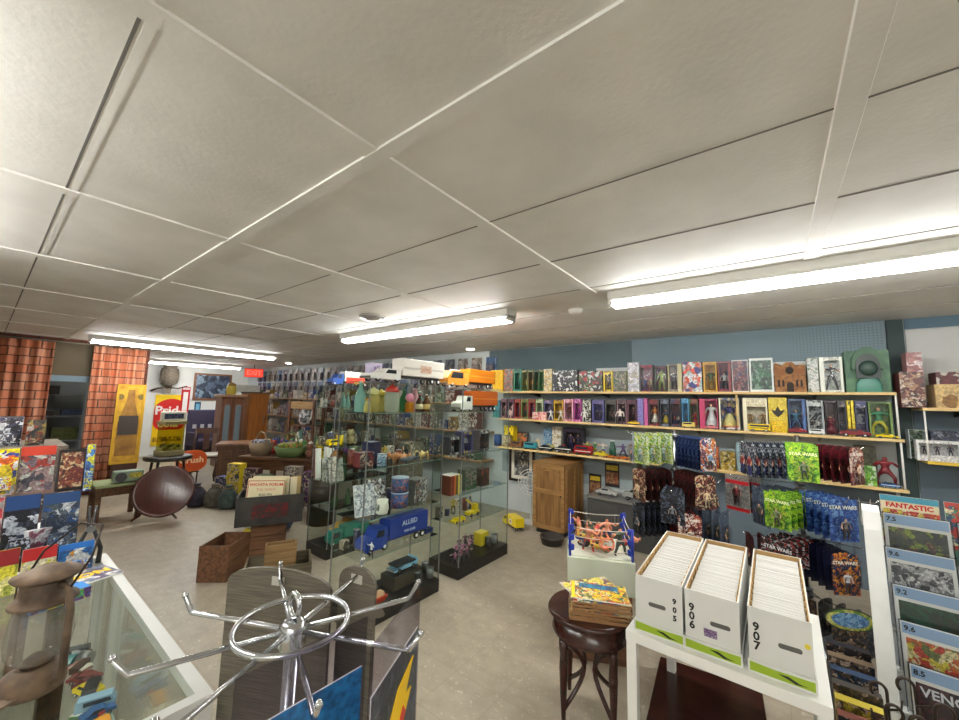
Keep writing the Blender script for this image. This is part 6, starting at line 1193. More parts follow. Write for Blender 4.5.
def tallcard(label, a, r, w_, h, tl=0):
    o = thing('carded_set', label, 'carded toy', (fc.x + r * math.cos(a), fc.y + r * math.sin(a), 1.15), a + PI / 2 + tl)
    pts = [(-w_ / 2, -h), (w_ / 2, -h), (w_ / 2, -.005)] + [(w_ / 2 * math.cos(t), -.005 + .035 * math.sin(t)) for t in [PI * i / 10 for i in range(1, 10)]] + [(-w_ / 2, -.005)]
    MB().prism(pts, -.004, .004, GC).build('card_back', o)
    MB().box((0, .0046, .004), (.03, .0012, .018), C(170, 166, 156, .5)).build('hang_tab', o)
    MB().box((w_ * .3, .0046, -.32), (.04, .0012, .012), C(30, 28, 26, .5)).build('printed_label', o)
    MB().prism([(-w_ * .45 + .05 * math.cos(t), -.06 + .018 * math.sin(t)) for t in [2 * PI * i / 16 for i in range(16)]] if False else [(-w_ * .3 + .05 * math.cos(2 * PI * i / 16), -.05 + .016 * math.sin(2 * PI * i / 16)) for i in range(16)], .0041, .005, C(92, 84, 72, .5)).build('embossed_badge', o)
    return o
tallcard('large grey brown card back with a rounded top on a rear spinner arm', FA[4], .222, .25, .6, -.75)
tallcard('second grey card with clear edge hanging beside the large grey brown card', FA[3], .21, .1, .6, -.2)
# ============================================================ CURTAINS AND THE LEFT OF THE ROOM
CUR = brick_mat('brick_curtain', (216, 136, 98), (216, 162, 132), (112, 80, 66), .2, .12, .9, (176, 120, 96))
def curtain(label, y0, y1, zb, folds, tied=False):
    o = thing('curtain', label, 'curtain', (PX + .12, (y0 + y1) / 2, 0), 0, 'brick patterned curtains'); w_ = y1 - y0; n = 60; zs = [2.27, 2.1, 1.8, 1.5, 1.2, .9, .6, zb]
    bm = MB(); vv = []
    for z in zs:
        row = []
        for i in range(n + 1):
            t = i / n - .5; k = 1.0
            if tied: k = 1 - .35 * max(0, 1 - abs(z - 1.2) / .9)
            row.append(bm.bm.verts.new((.035 * math.sin(i / n * folds * 2 * PI + z * .6) + .012 * math.sin(i * 1.7), t * w_ * k - (.12 * (1 - k) if tied else 0), z)))
        vv.append(row)
    fs = [bm.bm.faces.new((a[i], a[i + 1], b[i + 1], b[i])) for a, b in zip(vv, vv[1:]) for i in range(n)]
    bm._fin(fs, CUR, True); c = bm.build('drape', o); s = c.modifiers.new('thick', 'SOLIDIFY'); s.thickness = .006
    return o
curtain('brick patterned orange curtain hanging at the far left edge', -.25, .6, .35, 6)
c2 = curtain('brick patterned orange curtain right of the store room opening, partly behind the bottle board', 1.0, 1.64, .1, 6.5)
tag(MB().cyl((PX + .1, -.9, 2.285), (PX + .1, 1.68, 2.285), .012, C(120, 110, 96, .4, .5), seg=10).build('curtain_rod'), 'thin metal curtain rod along the top of the curtained partition', 'curtain rod')
# yellow board with a bottle silhouette
a_, b_ = at_x(108, 465, PX + .3), at_x(147, 385, PX + .3)
o = thing('bottle_board', 'yellow wooden board with a dark bottle silhouette before the curtain', 'sign board', (PX + .3, (a_.y + b_.y) / 2, a_.z), AX); w_ = b_.y - a_.y; h = b_.z - a_.z
YB_ = noisy('old_yellow', (170, 120, 30), (214, 170, 50), 7, .6)
MB().box((0, .012, h / 2), (w_, .02, h), YB_).build('board', o)
mb = MB()
for s in (-1, 1): mb.box((s * (w_ / 2 - .015), -.002, h / 2), (.03, .008, h), C(196, 150, 30, .6)); 
for z_ in (.015, h - .015): mb.box((0, -.002, z_), (w_ - .06, .008, .03), C(196, 150, 30, .6))
mb.build('frame_strip', o)
bw = w_ * .36
MB().prism([(-bw, h * .1), (bw, h * .1), (bw * 1.02, h * .5), (bw * .7, h * .66), (bw * .4, h * .78), (bw * .3, h * .93), (-bw * .3, h * .93), (-bw * .4, h * .78), (-bw * .7, h * .66), (-bw * 1.02, h * .5)], -.0012, .0019, noisy('bottle_brown', (120, 80, 34), (160, 116, 46), 6, .6)).build('bottle_silhouette', o)
MB().box((0, -.0022, h * .48), (bw * 1.86, .0016, h * .24), C(64, 56, 50, .6)).build('bottle_label', o)
for s in (-1, 1):
    MB().prism([(s * w_ * .36 + .045 * math.cos(2 * PI * i / 16), h * .84 + .045 * math.sin(2 * PI * i / 16)) for i in range(16)], -.0014, .0018, C(110, 90, 40, .6)).build('round_badge', o)
MB().box((0, .012, -a_.z / 2), (w_ * .8, .03, a_.z - .001), C(70, 40, 28, .7)).build('stand_panel', o)
# store room things seen through the opening
o = thing('storage_shelf', 'grey metal shelf with dark goods inside the store room opening', 'shelf', (-9.35, .82, 0), AX)
for sx in (-1, 1): MB().box((sx * .34, 0, .8), (.03, .3, 1.6), STEEL).build('upright', o)
for z_ in (.3, .75, 1.15, 1.5): MB().box((0, 0, z_), (.64, .3, .02), C(150, 156, 160, .4)).build('shelf_board', o)
for i, (x, z_, w_, h, c, n) in enumerate(((-.15, 1.51, .26, .14, (40, 36, 34), 'dark low box on the top of the store room shelf'), (.15, 1.16, .24, .1, (60, 80, 110), 'blue grey box on the second board of the store room shelf'), (-.15, 1.16, .2, .08, (90, 86, 80), 'grey box on the second board of the store room shelf'), (.1, .76, .3, .2, (90, 96, 40), 'olive box on the third board of the store room shelf'))):
    carton(n, (-9.32, .82 + x, z_ + e), w_, .2, h, c, [c, tuple(min(255, v + 20) for v in c)], AX, seed=240 + i)
# side table with a green radio, tilt-top table, dispenser
o = thing('side_table', 'small dark side table with a pale green top left of the round tilted table', 'table', (-6.62, 1.17, 0)); MB().box((0, 0, .43), (.46, .46, .03), C(150, 166, 120, .5), bev=.004).build('tabletop', o)
for sx in (-1, 1):
    for sy in (-1, 1): MB().box((sx * .19, sy * .19, .207), (.05, .05, .414), OAKD).build('leg', o)
MB().box((0, 0, .36), (.4, .4, .1), OAKD).build('apron', o)
o = thing('radio', 'green grey table radio with yellow dial on the small side table', 'radio', (-6.5, 1.24, .4455), AX); MB().box((0, 0, .075), (.28, .15, .13), C(130, 150, 130, .5), bev=.012).build('case', o); MB().lathe([(.055, -.086), (.055, -.08)], C(70, 66, 70, .5), (-.075, 0.006, .07), 18, 'Y').build('speaker', o); MB().box((.06, -.077, .085), (.12, .006, .06), art(245, (206, 190, 60), (120, 110, 60), (226, 214, 100), scale=50)).build('dial', o)
o = thing('tilt_table', 'round dark brown table with its glossy top tipped upright', 'table', (-6.1, 1.52, 0)); 
tp = MB().lathe([(.28, -.012), (.305, -.008), (.31, 0), (.3, .012), (.275, .01), (.265, .006), (.001, .006)], wood((74, 34, 26), (84, 40, 30), .18), seg=40).build('round_top', o, (.02, 0, .35), .42, 0, 1.32)
tp.rotation_euler = (0, 1.25, -.3)
MB().lathe([(.03, .12), (.045, .2), (.025, .3), (.04, .42), (.03, .5)], MAHOG, (-.1, 0, 0), 14).build('column', o)
for k in range(3): a = 2 * PI * k / 3 + .5; MB().tube([(-.1, 0, .16), (-.1 + .12 * math.cos(a), .12 * math.sin(a), .13), (-.1 + .26 * math.cos(a), .26 * math.sin(a), .014)], .02, MAHOG, 8, .012).build('leg', o)
PE = at_x(168, 462, -7.5); PE.z = 0
o = thing('pedestal_table', 'black round pedestal table behind the tipped round table', 'table', (PE.x, PE.y, 0)); MB().lathe([(.27, .54), (.3, .55), (.31, .58), (.3, .6), (.27, .61)], C(28, 26, 26, .3), seg=30).build('tabletop', o)
for k in range(4): a = PI / 4 + PI / 2 * k; MB().tube([(.22 * math.cos(a), .22 * math.sin(a), .545), (.27 * math.cos(a), .27 * math.sin(a), .0)], .02, C(40, 24, 20, .4), 8, .013).build('leg', o)
o = thing('candy_dispenser', 'old glass dispenser with a white header sign on the black pedestal table', 'dispenser', (PE.x, PE.y, .6105), AX + .2)
MB().box((0, 0, .04), (.3, .26, .08), C(150, 140, 100, .5), bev=.01).build('base', o); MB().box((0, 0, .28), (.26, .22, .4), clear('old_glass', (206, 206, 150))).build('glass_body', o)
mb = MB()
for i in range(14): mb.ball((-.09 + .045 * (i % 5), -.06 + .06 * (i // 5), .11 + .03 * (i % 3)), .026, (C(150, 140, 70), C(110, 110, 60), C(180, 160, 90))[i % 3], seg=8)
q = mb.build('candy', o); q['kind'] = 'stuff'
MB().box((0, 0, .5), (.3, .26, .05), C(140, 130, 90, .5), bev=.01).build('lid', o); MB().box((0, -.02, .6), (.34, .05, .15), C(226, 224, 210, .5), bev=.012).build('header_sign', o); MB().box((0, -.0465, .6), (.26, .003, .08), art(247, (50, 60, 90), (90, 100, 130), (40, 44, 70), scale=30)).build('sign_print', o)
q0 = at_x(190.5, 470, -8.0)
o = thing('soda_sign', 'orange rounded soda sign with pale lettering on a low stand behind the pedestal table', 'sign', (q0.x, q0.y, 0), AX - .1)
MB().prism([(.17 * math.cos(t) * (1 if abs(math.cos(t)) > .01 else 1) + (.05 if math.cos(t) > 0 else -.05), .42 + .15 * math.sin(t) + (.03 if math.sin(t) > 0 else -.03)) for t in [2 * PI * i / 28 for i in range(28)]], -.012, .0, C(206, 96, 30, .4)).build('panel', o); MB().prism([(.15 * math.cos(t) + (.05 if math.cos(t) > 0 else -.05), .42 + .13 * math.sin(t) + (.03 if math.sin(t) > 0 else -.03)) for t in [2 * PI * i / 28 for i in range(28)]], -.014, -.012, C(190, 74, 26, .4)).build('inner_panel', o)
text('Crush', .14, C(236, 206, 160, .5), o, (0, -.0155, .43), bold=.004)
for s in (-1, 1): MB().cyl((s * .1, .02, 0), (s * .1, .008, .45), .012, IRON, seg=8).build('stand_leg', o)
MB().box((0, .014, .23), (.24, .02, .02), IRON).build('stand_bar', o)
# things on the far white wall
WX = X0 + .01
def wallp(p0, p1, pt, pb): a, b = at_x(p0, pb, WX), at_x(p1, pt, WX); return (a.y + b.y) / 2, b.y - a.y, a.z, b.z - a.z
y, w_, z_, h = wallp(150, 187, 395, 446); SY_ = y
o = thing('cola_sign', 'yellow and red soda sign with white lettering on the far white wall', 'sign', (WX + .002, y, z_), AX)
MB().box((0, -.006, h / 2), (w_, .012, h), C(246, 206, 20, .4)).build('panel', o); MB().prism([(max(-w_ / 2, min(w_ / 2, .02 + w_ * .62 * math.cos(2 * PI * i / 30))), max(h * .3, h * .58 + h * .34 * math.sin(2 * PI * i / 30))) for i in range(30)], -.0145, -.012, C(200, 30, 26, .4)).build('red_oval', o)
text('Pride', .3, WHITE, o, (.0, -.0155, h * .68), bold=.008); text('cola', .26, WHITE, o, (-.02, -.0155, h * .42), bold=.008); MB().box((0, -.0135, h * .12), (w_ * .9, .003, h * .1), art(250, (200, 150, 20), (120, 90, 30), (246, 206, 20), scale=12)).build('small_print', o)
y, w_, z_, h = wallp(178.5, 190.5, 387, 418); o = thing('can_sign', 'red can shaped sign with a white figure one on the far white wall', 'sign', (WX + .016, y, z_), AX); MB().box((0, -.008, h / 2), (w_, .016, h), C(196, 30, 36, .4), bev=.006).build('panel', o); MB().box((0, -.018, h * .94), (w_ * .8, .004, h * .07), C(226, 206, 206, .4)).build('can_top', o); text('1', h * .8, WHITE, o, (0, -.0175, h * .5), bold=.02)
y, w_, z_, h = wallp(193.5, 201, 402, 414.5); o = thing('wall_phone', 'small blue framed mirror on the far white wall', 'mirror', (WX + .001, y, z_), AX); MB().box((0, -.008, h / 2), (w_, .016, h), C(36, 70, 100, .4), bev=.004).build('frame', o); MB().box((0, -.017, h / 2), (w_ * .6, .003, h * .7), C(120, 180, 210, .1)).build('glass', o)
o.name = 'wall_mirror'
y, w_, z_, h = wallp(192, 232, 375, 400); picture('framed dark blue winter landscape on the far white wall', (WX + .026, y, z_), w_, h, wood((110, 70, 44), (140, 92, 60)), [(60, 76, 100), (90, 106, 130), (40, 48, 60), (130, 150, 170), (50, 60, 80)], rz=AX, fw=.05, seed=251, scale=5)
y, w_, z_, h = wallp(156, 178, 360, 393); o = thing('stuffed_bird', 'stuffed grey owl perched on a branch on the far white wall', 'stuffed bird', (WX + .02, y, z_), AX); FE = noisy('feathers', (86, 76, 66), (140, 128, 112), 26, .9, (1, 1, 3), .4)
mb = MB(); mb.lathe([(.02, .16), (.14, .24), (.18, .42), (.15, .58), (.13, .66), (.15, .74), (.12, .84), (.02, .88)], FE, (0, -.2, 0), 20); mb.build('body', o)
MB().prism([(-.08, .22), (.08, .22), (.05, .0), (-.05, .0)], -.2, -.17, FE).build('tail', o)
for s in (-1, 1): MB().ball((0, 0, 0), .12, FE, .4, .9, 1.7).build('wing', o, (s * .15, -.19, .45)); MB().ball((s * .05, -.325, .76), .022, C(200, 150, 30, .2)).build('eye', o); MB().cyl((s * .05, -.22, .16), (s * .05, -.22, .25), .014, C(120, 100, 60, .6)).build('leg', o)
MB().tube([(-.3, -.01, .06), (-.2, -.12, .12), (0, -.22, .15), (.2, -.2, .13), (.4, -.16, .2)], .026, noisy('bark', (60, 50, 42), (96, 84, 70), 20, .9), 8, .014).build('branch', o); MB().cyl((0, -.33, .72), (0, -.36, .69), .014, C(60, 56, 50), r1=.004).build('beak', o)
# furniture before the far wall
NV = C(56, 50, 74, .8)
y0_, y1_ = at_x(188, 440, -11.6).y, at_x(224, 440, -11.6).y; bw = y1_ - y0_
o = thing('bench', 'dark purple high backed bench before the far white wall', 'bench', (-11.6, (y0_ + y1_) / 2, 0), AX)
MB().box((0, .2, .62), (bw, .12, 1.1), NV, bev=.03).build('backrest', o); MB().box((0, -.12, .36), (bw, .6, .16), NV, bev=.03).build('seat', o); MB().box((0, -.1, .14), (bw - .1, .5, .27), C(40, 34, 40, .7)).build('base', o)
for s in (-1, 1): MB().box((s * (bw / 2 - .05), -.1, .52), (.1, .6, .2), NV, bev=.02).build('armrest', o)
for k in range(4): MB().box((-bw * .32 + bw * .21 * k, .13, .75), (bw * .1, .012, .1), C(190, 190, 196, .6)).build('lace_trim', o)
o = thing('ledge_shelf', 'white ledge on the far wall carrying pale mugs', 'shelf', (X0 + .09, (y0_ + y1_) / 2 + .1, at_x(205, 418, X0 + .1).z)); MB().box((0, 0, -.015), (.17, bw, .03), WHITE).build('ledge_board', o); MB().box((-.05, 0, -.06), (.04, bw * .8, .06), WHITE).build('ledge_batten', o)
for k in range(5): mug('pale mug on the white ledge of the far wall', (X0 + .1, (y0_ + y1_) / 2 - bw * .3 + bw * .17 * k, o.location.z + .0005), .15, .065, (232, 230, 226), .5, 'mugs on the white ledge')
p = at_z(204, 484, 0)
o = thing('side_chair', 'wooden chair with a pale cushioned seat and curved legs near the wooden counter', 'chair', (-8.35, 2.62, 0), 1.2); W_ = wood((50, 28, 20), (74, 44, 30), .4, 2)
MB().box((0, 0, .43), (.44, .44, .03), W_).build('seat_rail', o); MB().box((0, 0, .462), (.43, .43, .035), C(190, 186, 176, .8), bev=.015).build('cushion', o)
for sx in (-1, 1):
    MB().tube([(sx * .19, -.19, .42), (sx * .21, -.22, .3), (sx * .18, -.19, .12), (sx * .2, -.23, .008)], .022, W_, 8, .013).build('leg', o)
    MB().tube([(sx * .19, .22, .004), (sx * .19, .2, .43), (sx * .18, .24, .7), (sx * .17, .28, .92)], .018, W_, 8).build('rear_leg', o)
MB().box((0, .272, .88), (.34, .022, .1), W_).build('top_rail', o); MB().box((0, .24, .68), (.1, .016, .3), W_).build('splat', o)
# wooden counter with clutter
CW = wood((84, 54, 34), (112, 76, 50), .45, 2)
pa, pb = at_z(213, 487, 0), at_z(232, 490, 0)
o = thing('wooden_counter', 'brown panelled wooden counter with a moulded top left of the clutter table', 'counter', (-7.55, 2.95, 0), 1.1)
MB().box((0, 0, .35), (.66, .5, .66), CW).build('body', o); MB().box((0, 0, .035), (.74, .56, .07), CW, bev=.012).build('plinth', o); MB().box((0, 0, .71), (.76, .58, .05), CW, bev=.014).build('top', o)
for s in (-1, 0, 1): MB().box((s * .2, -.256, .36), (.14, .014, .5), OAKD).build('panel', o)
# glass door cabinet and wardrobe by the exit
def zat(px, py, X): return at_x(px, py, X).z
KX = -9.6; y0_, y1_ = at_x(221, 420, KX).y, at_x(243, 420, KX).y; zt = zat(232, 396, KX); w_ = y1_ - y0_
o = thing('glass_door_cabinet', 'tall brown cabinet with two arched glass doors near the exit sign', 'cabinet', (KX - .2, (y0_ + y1_) / 2, 0), AX); CB = wood((90, 54, 34), (120, 74, 46), .4, 2)
MB().box((0, .02, zt / 2), (w_, .36, zt - .02), CB).build('body', o); MB().box((0, 0, zt), (w_ + .1, .46, .06), wood((150, 110, 80), (176, 136, 104)), bev=.012).build('cornice', o)
for s in (-1, 1):
    d2 = MB().box((s * w_ / 4, -.17, zt * .62), (w_ / 2 - .02, .02, zt * .66), CB).build('door', o); aw = w_ * .13
    MB().prism([(s * w_ / 4 + aw * math.cos(PI * i / 10), zt * .84 + aw * math.sin(PI * i / 10)) for i in range(11)] + [(s * w_ / 4 - aw, zt * .36), (s * w_ / 4 + aw, zt * .36)], -.185, -.1805, C(110, 124, 130, .08)).build('arched_glass', d2)
    MB().box((s * w_ / 4, -.17, zt * .15), (w_ / 2 - .04, .02, zt * .2), OAKD).build('lower_door', o)
y0_, y1_ = at_x(243, 420, KX).y, at_x(262, 420, KX).y; zt2 = zat(252, 393, KX); w2 = y1_ - y0_
o = thing('wardrobe', 'plain orange brown wardrobe side below the exit sign', 'wardrobe', (KX - .22, (y0_ + y1_) / 2 + .1, 0), AX); OW = wood((132, 78, 32), (158, 98, 44), .35, 2); MB().box((0, 0, zt2 / 2 + .03), (w2, .5, zt2 - .06), OW).build('body', o); MB().box((0, 0, .03), (w2 - .04, .46, .06), DARK).build('plinth', o); MB().box((0, -.01, zt2 + .012), (w2 + .04, .54, .024), C(60, 50, 44, .5)).build('top', o); MB().cyl((w2 * .3, -.27, .9), (w2 * .3, -.27, 1.1), .012, STEEL, seg=8).build('handle', o)
jar('small yellow jar on top of the glass door cabinet', (KX - .2, at_x(235, 390, KX).y, zt + .031), .28, .1, C(190, 170, 60, .4), (140, 110, 50))
carton('white flat box on top of the orange brown wardrobe', (KX - .25, at_x(251, 390, KX).y + .05, zt2 + .025), .5, .3, .16, (214, 214, 206), [(216, 216, 208), (206, 206, 198)], AX, seed=252)
EX = at_y(254, 373, 4.7)
ys = 4.2; xs_ = at_y(254, 373, ys)
o = thing('exit_sign', 'red lit exit sign hanging from the ceiling near the wardrobe', 'exit sign', (xs_.x, ys, xs_.z), AX - .4)
MB().box((0, 0, 0), (.42, .05, .22), C(200, 40, 24, .4), bev=.01).build('housing', o); MB().box((0, -.0265, 0), (.38, .003, .18), emit('lit_sign', (226, 50, 30), 1.6)).build('lit_face', o); text('EXIT', .16, C(255, 190, 170, .5), o, (0, -.029, 0), bold=.005); MB().cyl((0, 0, .11), (0, 0, CEIL - xs_.z), .012, STEEL, seg=8).build('hanger_rod', o)
# wall of hanging packs behind the clutter, and a long shelf
ML = []
random.seed(14)
PAL = [((70, 76, 110), 'slate blue'), ((90, 70, 100), 'purple'), ((60, 66, 80), 'dark grey'), ((120, 90, 90), 'dusty red'), ((60, 90, 130), 'blue'), ((140, 130, 120), 'beige')]
for i, (c, n) in enumerate(PAL):
    m = MB(); m.box((0, -.004, -.14), (.2, .006, .3), art(260 + i, c, tuple(max(0, v - 34) for v in c), tuple(min(255, v + 50) for v in c), scale=20)); m.box((0, -.03, -.18), (.14, .045, .16), art(270 + i, c, (150, 130, 120), (60, 56, 60), scale=40)); o = m.build('hanging_pack', None, (0, 0, 0)); ML.append((o, n))
used = set()
for r, z_ in enumerate((2.24, 1.92)):
    for k in range(29):
        x = -11.6 + .29 * k; j = random.randrange(6); src, n = ML[j]
        lab = '%s pack hanging in the %s row on the back wall behind the clutter' % (n, ('upper', 'lower')[r])
        if j in used: q_ = src.copy(); COL.objects.link(q_)
        else: q_ = src; used.add(j)
        q_.location = (x, YB - .022, z_); tag(q_, lab, 'packaged toy', 'packs on the back wall, ' + n + (' upper row' if r == 0 else ' lower row'))
shelf('long wooden shelf on the back wall behind the clutter, under the hanging packs', -11.8, -3.4, 1.52, 4.52, wood((140, 104, 66), (168, 130, 88)), nb=6)
BC = [((60, 80, 130), 'blue'), ((150, 120, 60), 'ochre'), ((200, 196, 186), 'white'), ((110, 60, 56), 'brick red'), ((70, 100, 70), 'green'), ((120, 112, 104), 'grey')]
for k in range(35):
    c, n = BC[(k * 5 + k // 6) % 6]; x = -11.6 + .235 * k
    carton('%s toy box on the long back wall shelf behind the clutter, %s' % (n, ('left part', 'middle part', 'right part')[k * 3 // 35]), (x, 4.56, 1.52 + e), .19, .16, .1 + .05 * (k % 3), c, [c, tuple(max(0, v - 40) for v in c), (200, 190, 180)], seed=280 + k % 6, group='toy boxes on the long shelf, %s, %s' % (n, k * 3 // 35))
# clutter table: baskets, jugs, figures
o = thing('clutter_table', 'long dark table loaded with baskets and toys in the middle of the room', 'table', (-6.1, 3.3, 0), .5); MB().box((0, 0, .6), (1.7, .8, .04), OAKD, bev=.004).build('tabletop', o); MB().box((0, 0, .5), (1.6, .7, .16), OAKD).build('apron', o)
for sx in (-1, 1):
    for sy in (-1, 1): MB().box((sx * .76, sy * .32, .21), (.07, .07, .42), OAKD).build('leg', o)
for zz_, nb_ in ((1.1, 6), (.68, 6)):
    shelf('%s wooden shelf on the back wall behind the clutter' % ('middle' if zz_ > 1 else 'lower'), -11.8, -3.4, zz_, 4.52, wood((140, 104, 66), (168, 130, 88)), nb=nb_)
    for k in range(40):
        c, n = BC[(k * 7 + k // 5 + int(zz_ * 10)) % 6]; x = -11.6 + .205 * k
        carton('%s toy box on the %s long back wall shelf, %s' % (n, 'middle' if zz_ > 1 else 'lower', ('left part', 'middle part', 'right part')[k * 3 // 40]), (x, 4.56, zz_ + e), .17, .16, .14 + .06 * (k % 4), c, [c, tuple(max(0, v - 50) for v in c), (200, 190, 180), (70, 60, 60)], seed=280 + k % 6, group='toy boxes on the %s long shelf, %s, %d' % ('middle' if zz_ > 1 else 'lower', n, k * 3 // 40))
def ont(dx, dy): v = Matrix.Rotation(.5, 3, 'Z') @ Vector((dx, dy, 0)); return (-6.1 + v.x, 3.3 + v.y, .6205)
def basket(label, loc, r, h, m, inks): 
    o = thing('basket', label, 'basket', loc); MB().lathe([(r * .75, .0), (r, h), (r * .95, h), (r * .7, .02)], m, seg=22).build('basket_body', o); MB().tube([(r * math.cos(t), 0, h + r * .9 * math.sin(t)) for t in [PI * i / 10 for i in range(11)]], .012, m, 7).build('handle', o)
    mb = MB(); random.seed(5)
    for i in range(16): mb.ball((r * .6 * math.cos(i * 2.4) * (i / 16) ** .5, r * .6 * math.sin(i * 2.4) * (i / 16) ** .5, h + .01), r * .2, art(300 + i % 3, *inks, scale=30), seg=8)
    q = mb.build('small_goods', o); q['kind'] = 'stuff'
basket('green and orange filled basket on the clutter table', ont(-.1, -.2), .24, .16, C(90, 110, 60, .7), [(130, 170, 50), (200, 120, 50), (90, 130, 50)])
basket('wicker basket of pale toys on the clutter table', ont(-.62, -.2), .18, .2, C(140, 120, 96, .8), [(190, 190, 200), (120, 130, 160), (90, 90, 100)])
o = thing('pitcher', 'white and grey patterned pitcher on a brown rack behind the clutter table', 'pitcher', (-7.2, 3.9, 1.0205)); MB().lathe([(.09, 0), (.13, .04), (.14, .2), (.1, .3), (.12, .36), (.11, .36)], art(305, (210, 212, 214), (226, 226, 226), (110, 116, 124), (60, 64, 70), scale=14), seg=22).build('pitcher_body', o); MB().tube([(.11, 0, .32), (.2, 0, .3), (.21, 0, .16), (.13, 0, .1)], .016, WHITE, 7).build('handle', o)
rk = thing('wooden_rack', 'tall brown wooden ladder rack behind the clutter table', 'rack', (-7.2, 3.9, 0), .4); RW = wood((74, 44, 30), (104, 64, 42), .5, 2)
for sx in (-1, 1):
    for sy in (-1, 1): MB().box((sx * .27, sy * .14, .75), (.045, .04, 1.5), RW).build('upright', rk)
for z_ in (.3, .65, 1.01): MB().box((0, 0, z_), (.54, .3, .02), RW).build('shelf_board', rk)
MB().box((0, -.14, 1.4), (.5, .024, .14), TANW).build('top_panel', rk)
for i, (dx, z_, hh, r, m, n) in enumerate(((-.12, .66, .26, .07, GLTEAL, 'tall pale glass vase'), (.12, .66, .22, .06, clear('jar_glass'), 'short clear glass vase'), (-.1, .31, .24, .07, GLGREEN, 'green glass vase'))):
    o = thing('glass_vase', n + ' on the brown wooden ladder rack', 'vase', (-7.2 + dx * .92, 3.9 + dx * .39, z_ + .0005)); MB().lathe([(r * .7, 0), (r, hh * .3), (r * .6, hh * .7), (r * .9, hh)], m, seg=18).build('vase_body', o); MB().lathe([(r * .72, .0), (r * .74, .01)], C(150, 160, 156, .2), seg=18).build('foot', o)
TL = ['yellow', 'red', 'blue', 'purple', 'green', 'white', 'brown']; TC = [(226, 196, 40), (170, 60, 50), (60, 80, 140), (110, 70, 120), (80, 130, 70), (214, 212, 206), (110, 70, 50)]
random.seed(8)
for k in range(18):
    dx = -.7 + .165 * (k % 9); dy = -.3 if k < 9 else .22; c = TC[k % 7]
    if k < 9 and abs(dx + .1) < .3 or k < 9 and abs(dx + .62) < .24: dy = -.02 if k % 2 else .06
    o = thing('stuffed_toy', '%s soft toy figure sitting in the %s of the clutter table' % (TL[k % 7], ('front' if k < 9 else 'back')), 'soft toy', ont(dx, dy), random.uniform(.6, 2), 'soft toys on the clutter table, %s, %d' % (TL[k % 7], k // 9)); m = C(*c, .9)
    MB().ball((0, 0, .07), .06, m, 1, 1, 1.15).build('body', o); MB().ball((0, 0, .17), .05, m).build('head', o)
    for s in (-1, 1): MB().ball((.055, s * .04, .02), .022, m, 1.6, 1, .9).build('leg', o); MB().ball((.02, s * .06, .09), .02, m, 1, 1, 1.8).build('arm', o); MB().ball((0, s * .04, .21), .016, m).build('ear', o)
# crates and posters
nrm = lambda a: (math.cos(a), math.sin(a))
crate('brown wooden crate on the floor, leftmost of the crate pile', (-3.9, 1.46, 0), .36, .24, .29, CRATEW, 2.29, hand=False)
crate('low olive crate on the floor at the front of the crate pile', (-3.4, 1.69, 0), .5, .32, .17, OLIVEW, 1.1, slats=1)
o = crate('small tan crate with faded lettering standing in the low olive crate', (-3.38, 1.69, .0148), .24, .1, .3, TANW, 1.1, slats=1, name='small_crate')
crate('plain brown crate under the black crate', (-3.98, 1.86, 0), .3, .3, .36, CRATEW, 1.1, slats=3)
bk = noisy('black_crate', (38, 36, 34), (58, 54, 50), 9, .7)
bo = crate('black wooden crate with faded red lettering on top of the crate pile', (-3.94, 1.84, .3606), .56, .34, .26, bk, 1.1, slats=1, words=None)
MB().box((0, -.1715, .13), (.3, .0016, .12), art(310, (110, 26, 28), (58, 40, 38), (90, 24, 26), (50, 46, 44), scale=26)).build('faded_red_lettering', bo)
CRM = C(232, 220, 180, .7)
for k in range(4):
    dy = -.07 + .055 * k; v = Matrix.Rotation(1.1, 3, 'Z') @ Vector((-.07 + (.0 if k < 2 else .03), dy, 0))
    o = thing('boxing_poster', ('front cream poster with red lettering in the black crate' if k == 0 else '%s cream poster behind the front one in the black crate' % ('second', 'third', 'rearmost')[k - 1]), 'poster', (-3.94 + v.x, 1.84 + v.y, .376), 1.1, None, -.05, .06)
    MB().box((0, 0, .19), (.32, .006, .38), CRM).build('card', o); MB().box((0, .0036, .19), (.318, .0012, .378), C(170, 140, 96, .8)).build('back_board', o)
    if k == 0:
        mb = MB()
        for s in (-1, 1): mb.box((s * .152, -.0034, .19), (.008, .001, .36), C(190, 120, 90, .6))
        mb.box((0, -.0034, .366), (.31, .001, .008), C(190, 120, 90, .6)); mb.build('border', o)
        RD = C(196, 50, 40, .6); text('WICHITA FORUM', .036, RD, o, (0, -.0034, .33), bold=.001); text('TUE. NIGHT', .03, C(206, 110, 80, .6), o, (0, -.0034, .285)); text('8:00 PM', .034, BLACK, o, (0, -.0034, .235))
for k, (dx, c, n) in enumerate(((.17, (226, 214, 180), 'pale cream'), (.21, (190, 160, 110), 'tan'))):
    v = Matrix.Rotation(1.1, 3, 'Z') @ Vector((dx, .02 + .04 * k, 0)); o = thing('poster_board', n + ' board standing at the right end of the black crate', 'board', (-3.94 + v.x, 1.84 + v.y, .376), 1.1 + .1 * k, None, -.05); MB().box((0, 0, .185), (.09, .006, .37), C(*c, .7)).build('card', o); MB().box((-.02, -.0036, .2), (.008, .001, .32), C(60, 44, 34, .7)).build('dark_stripe', o)
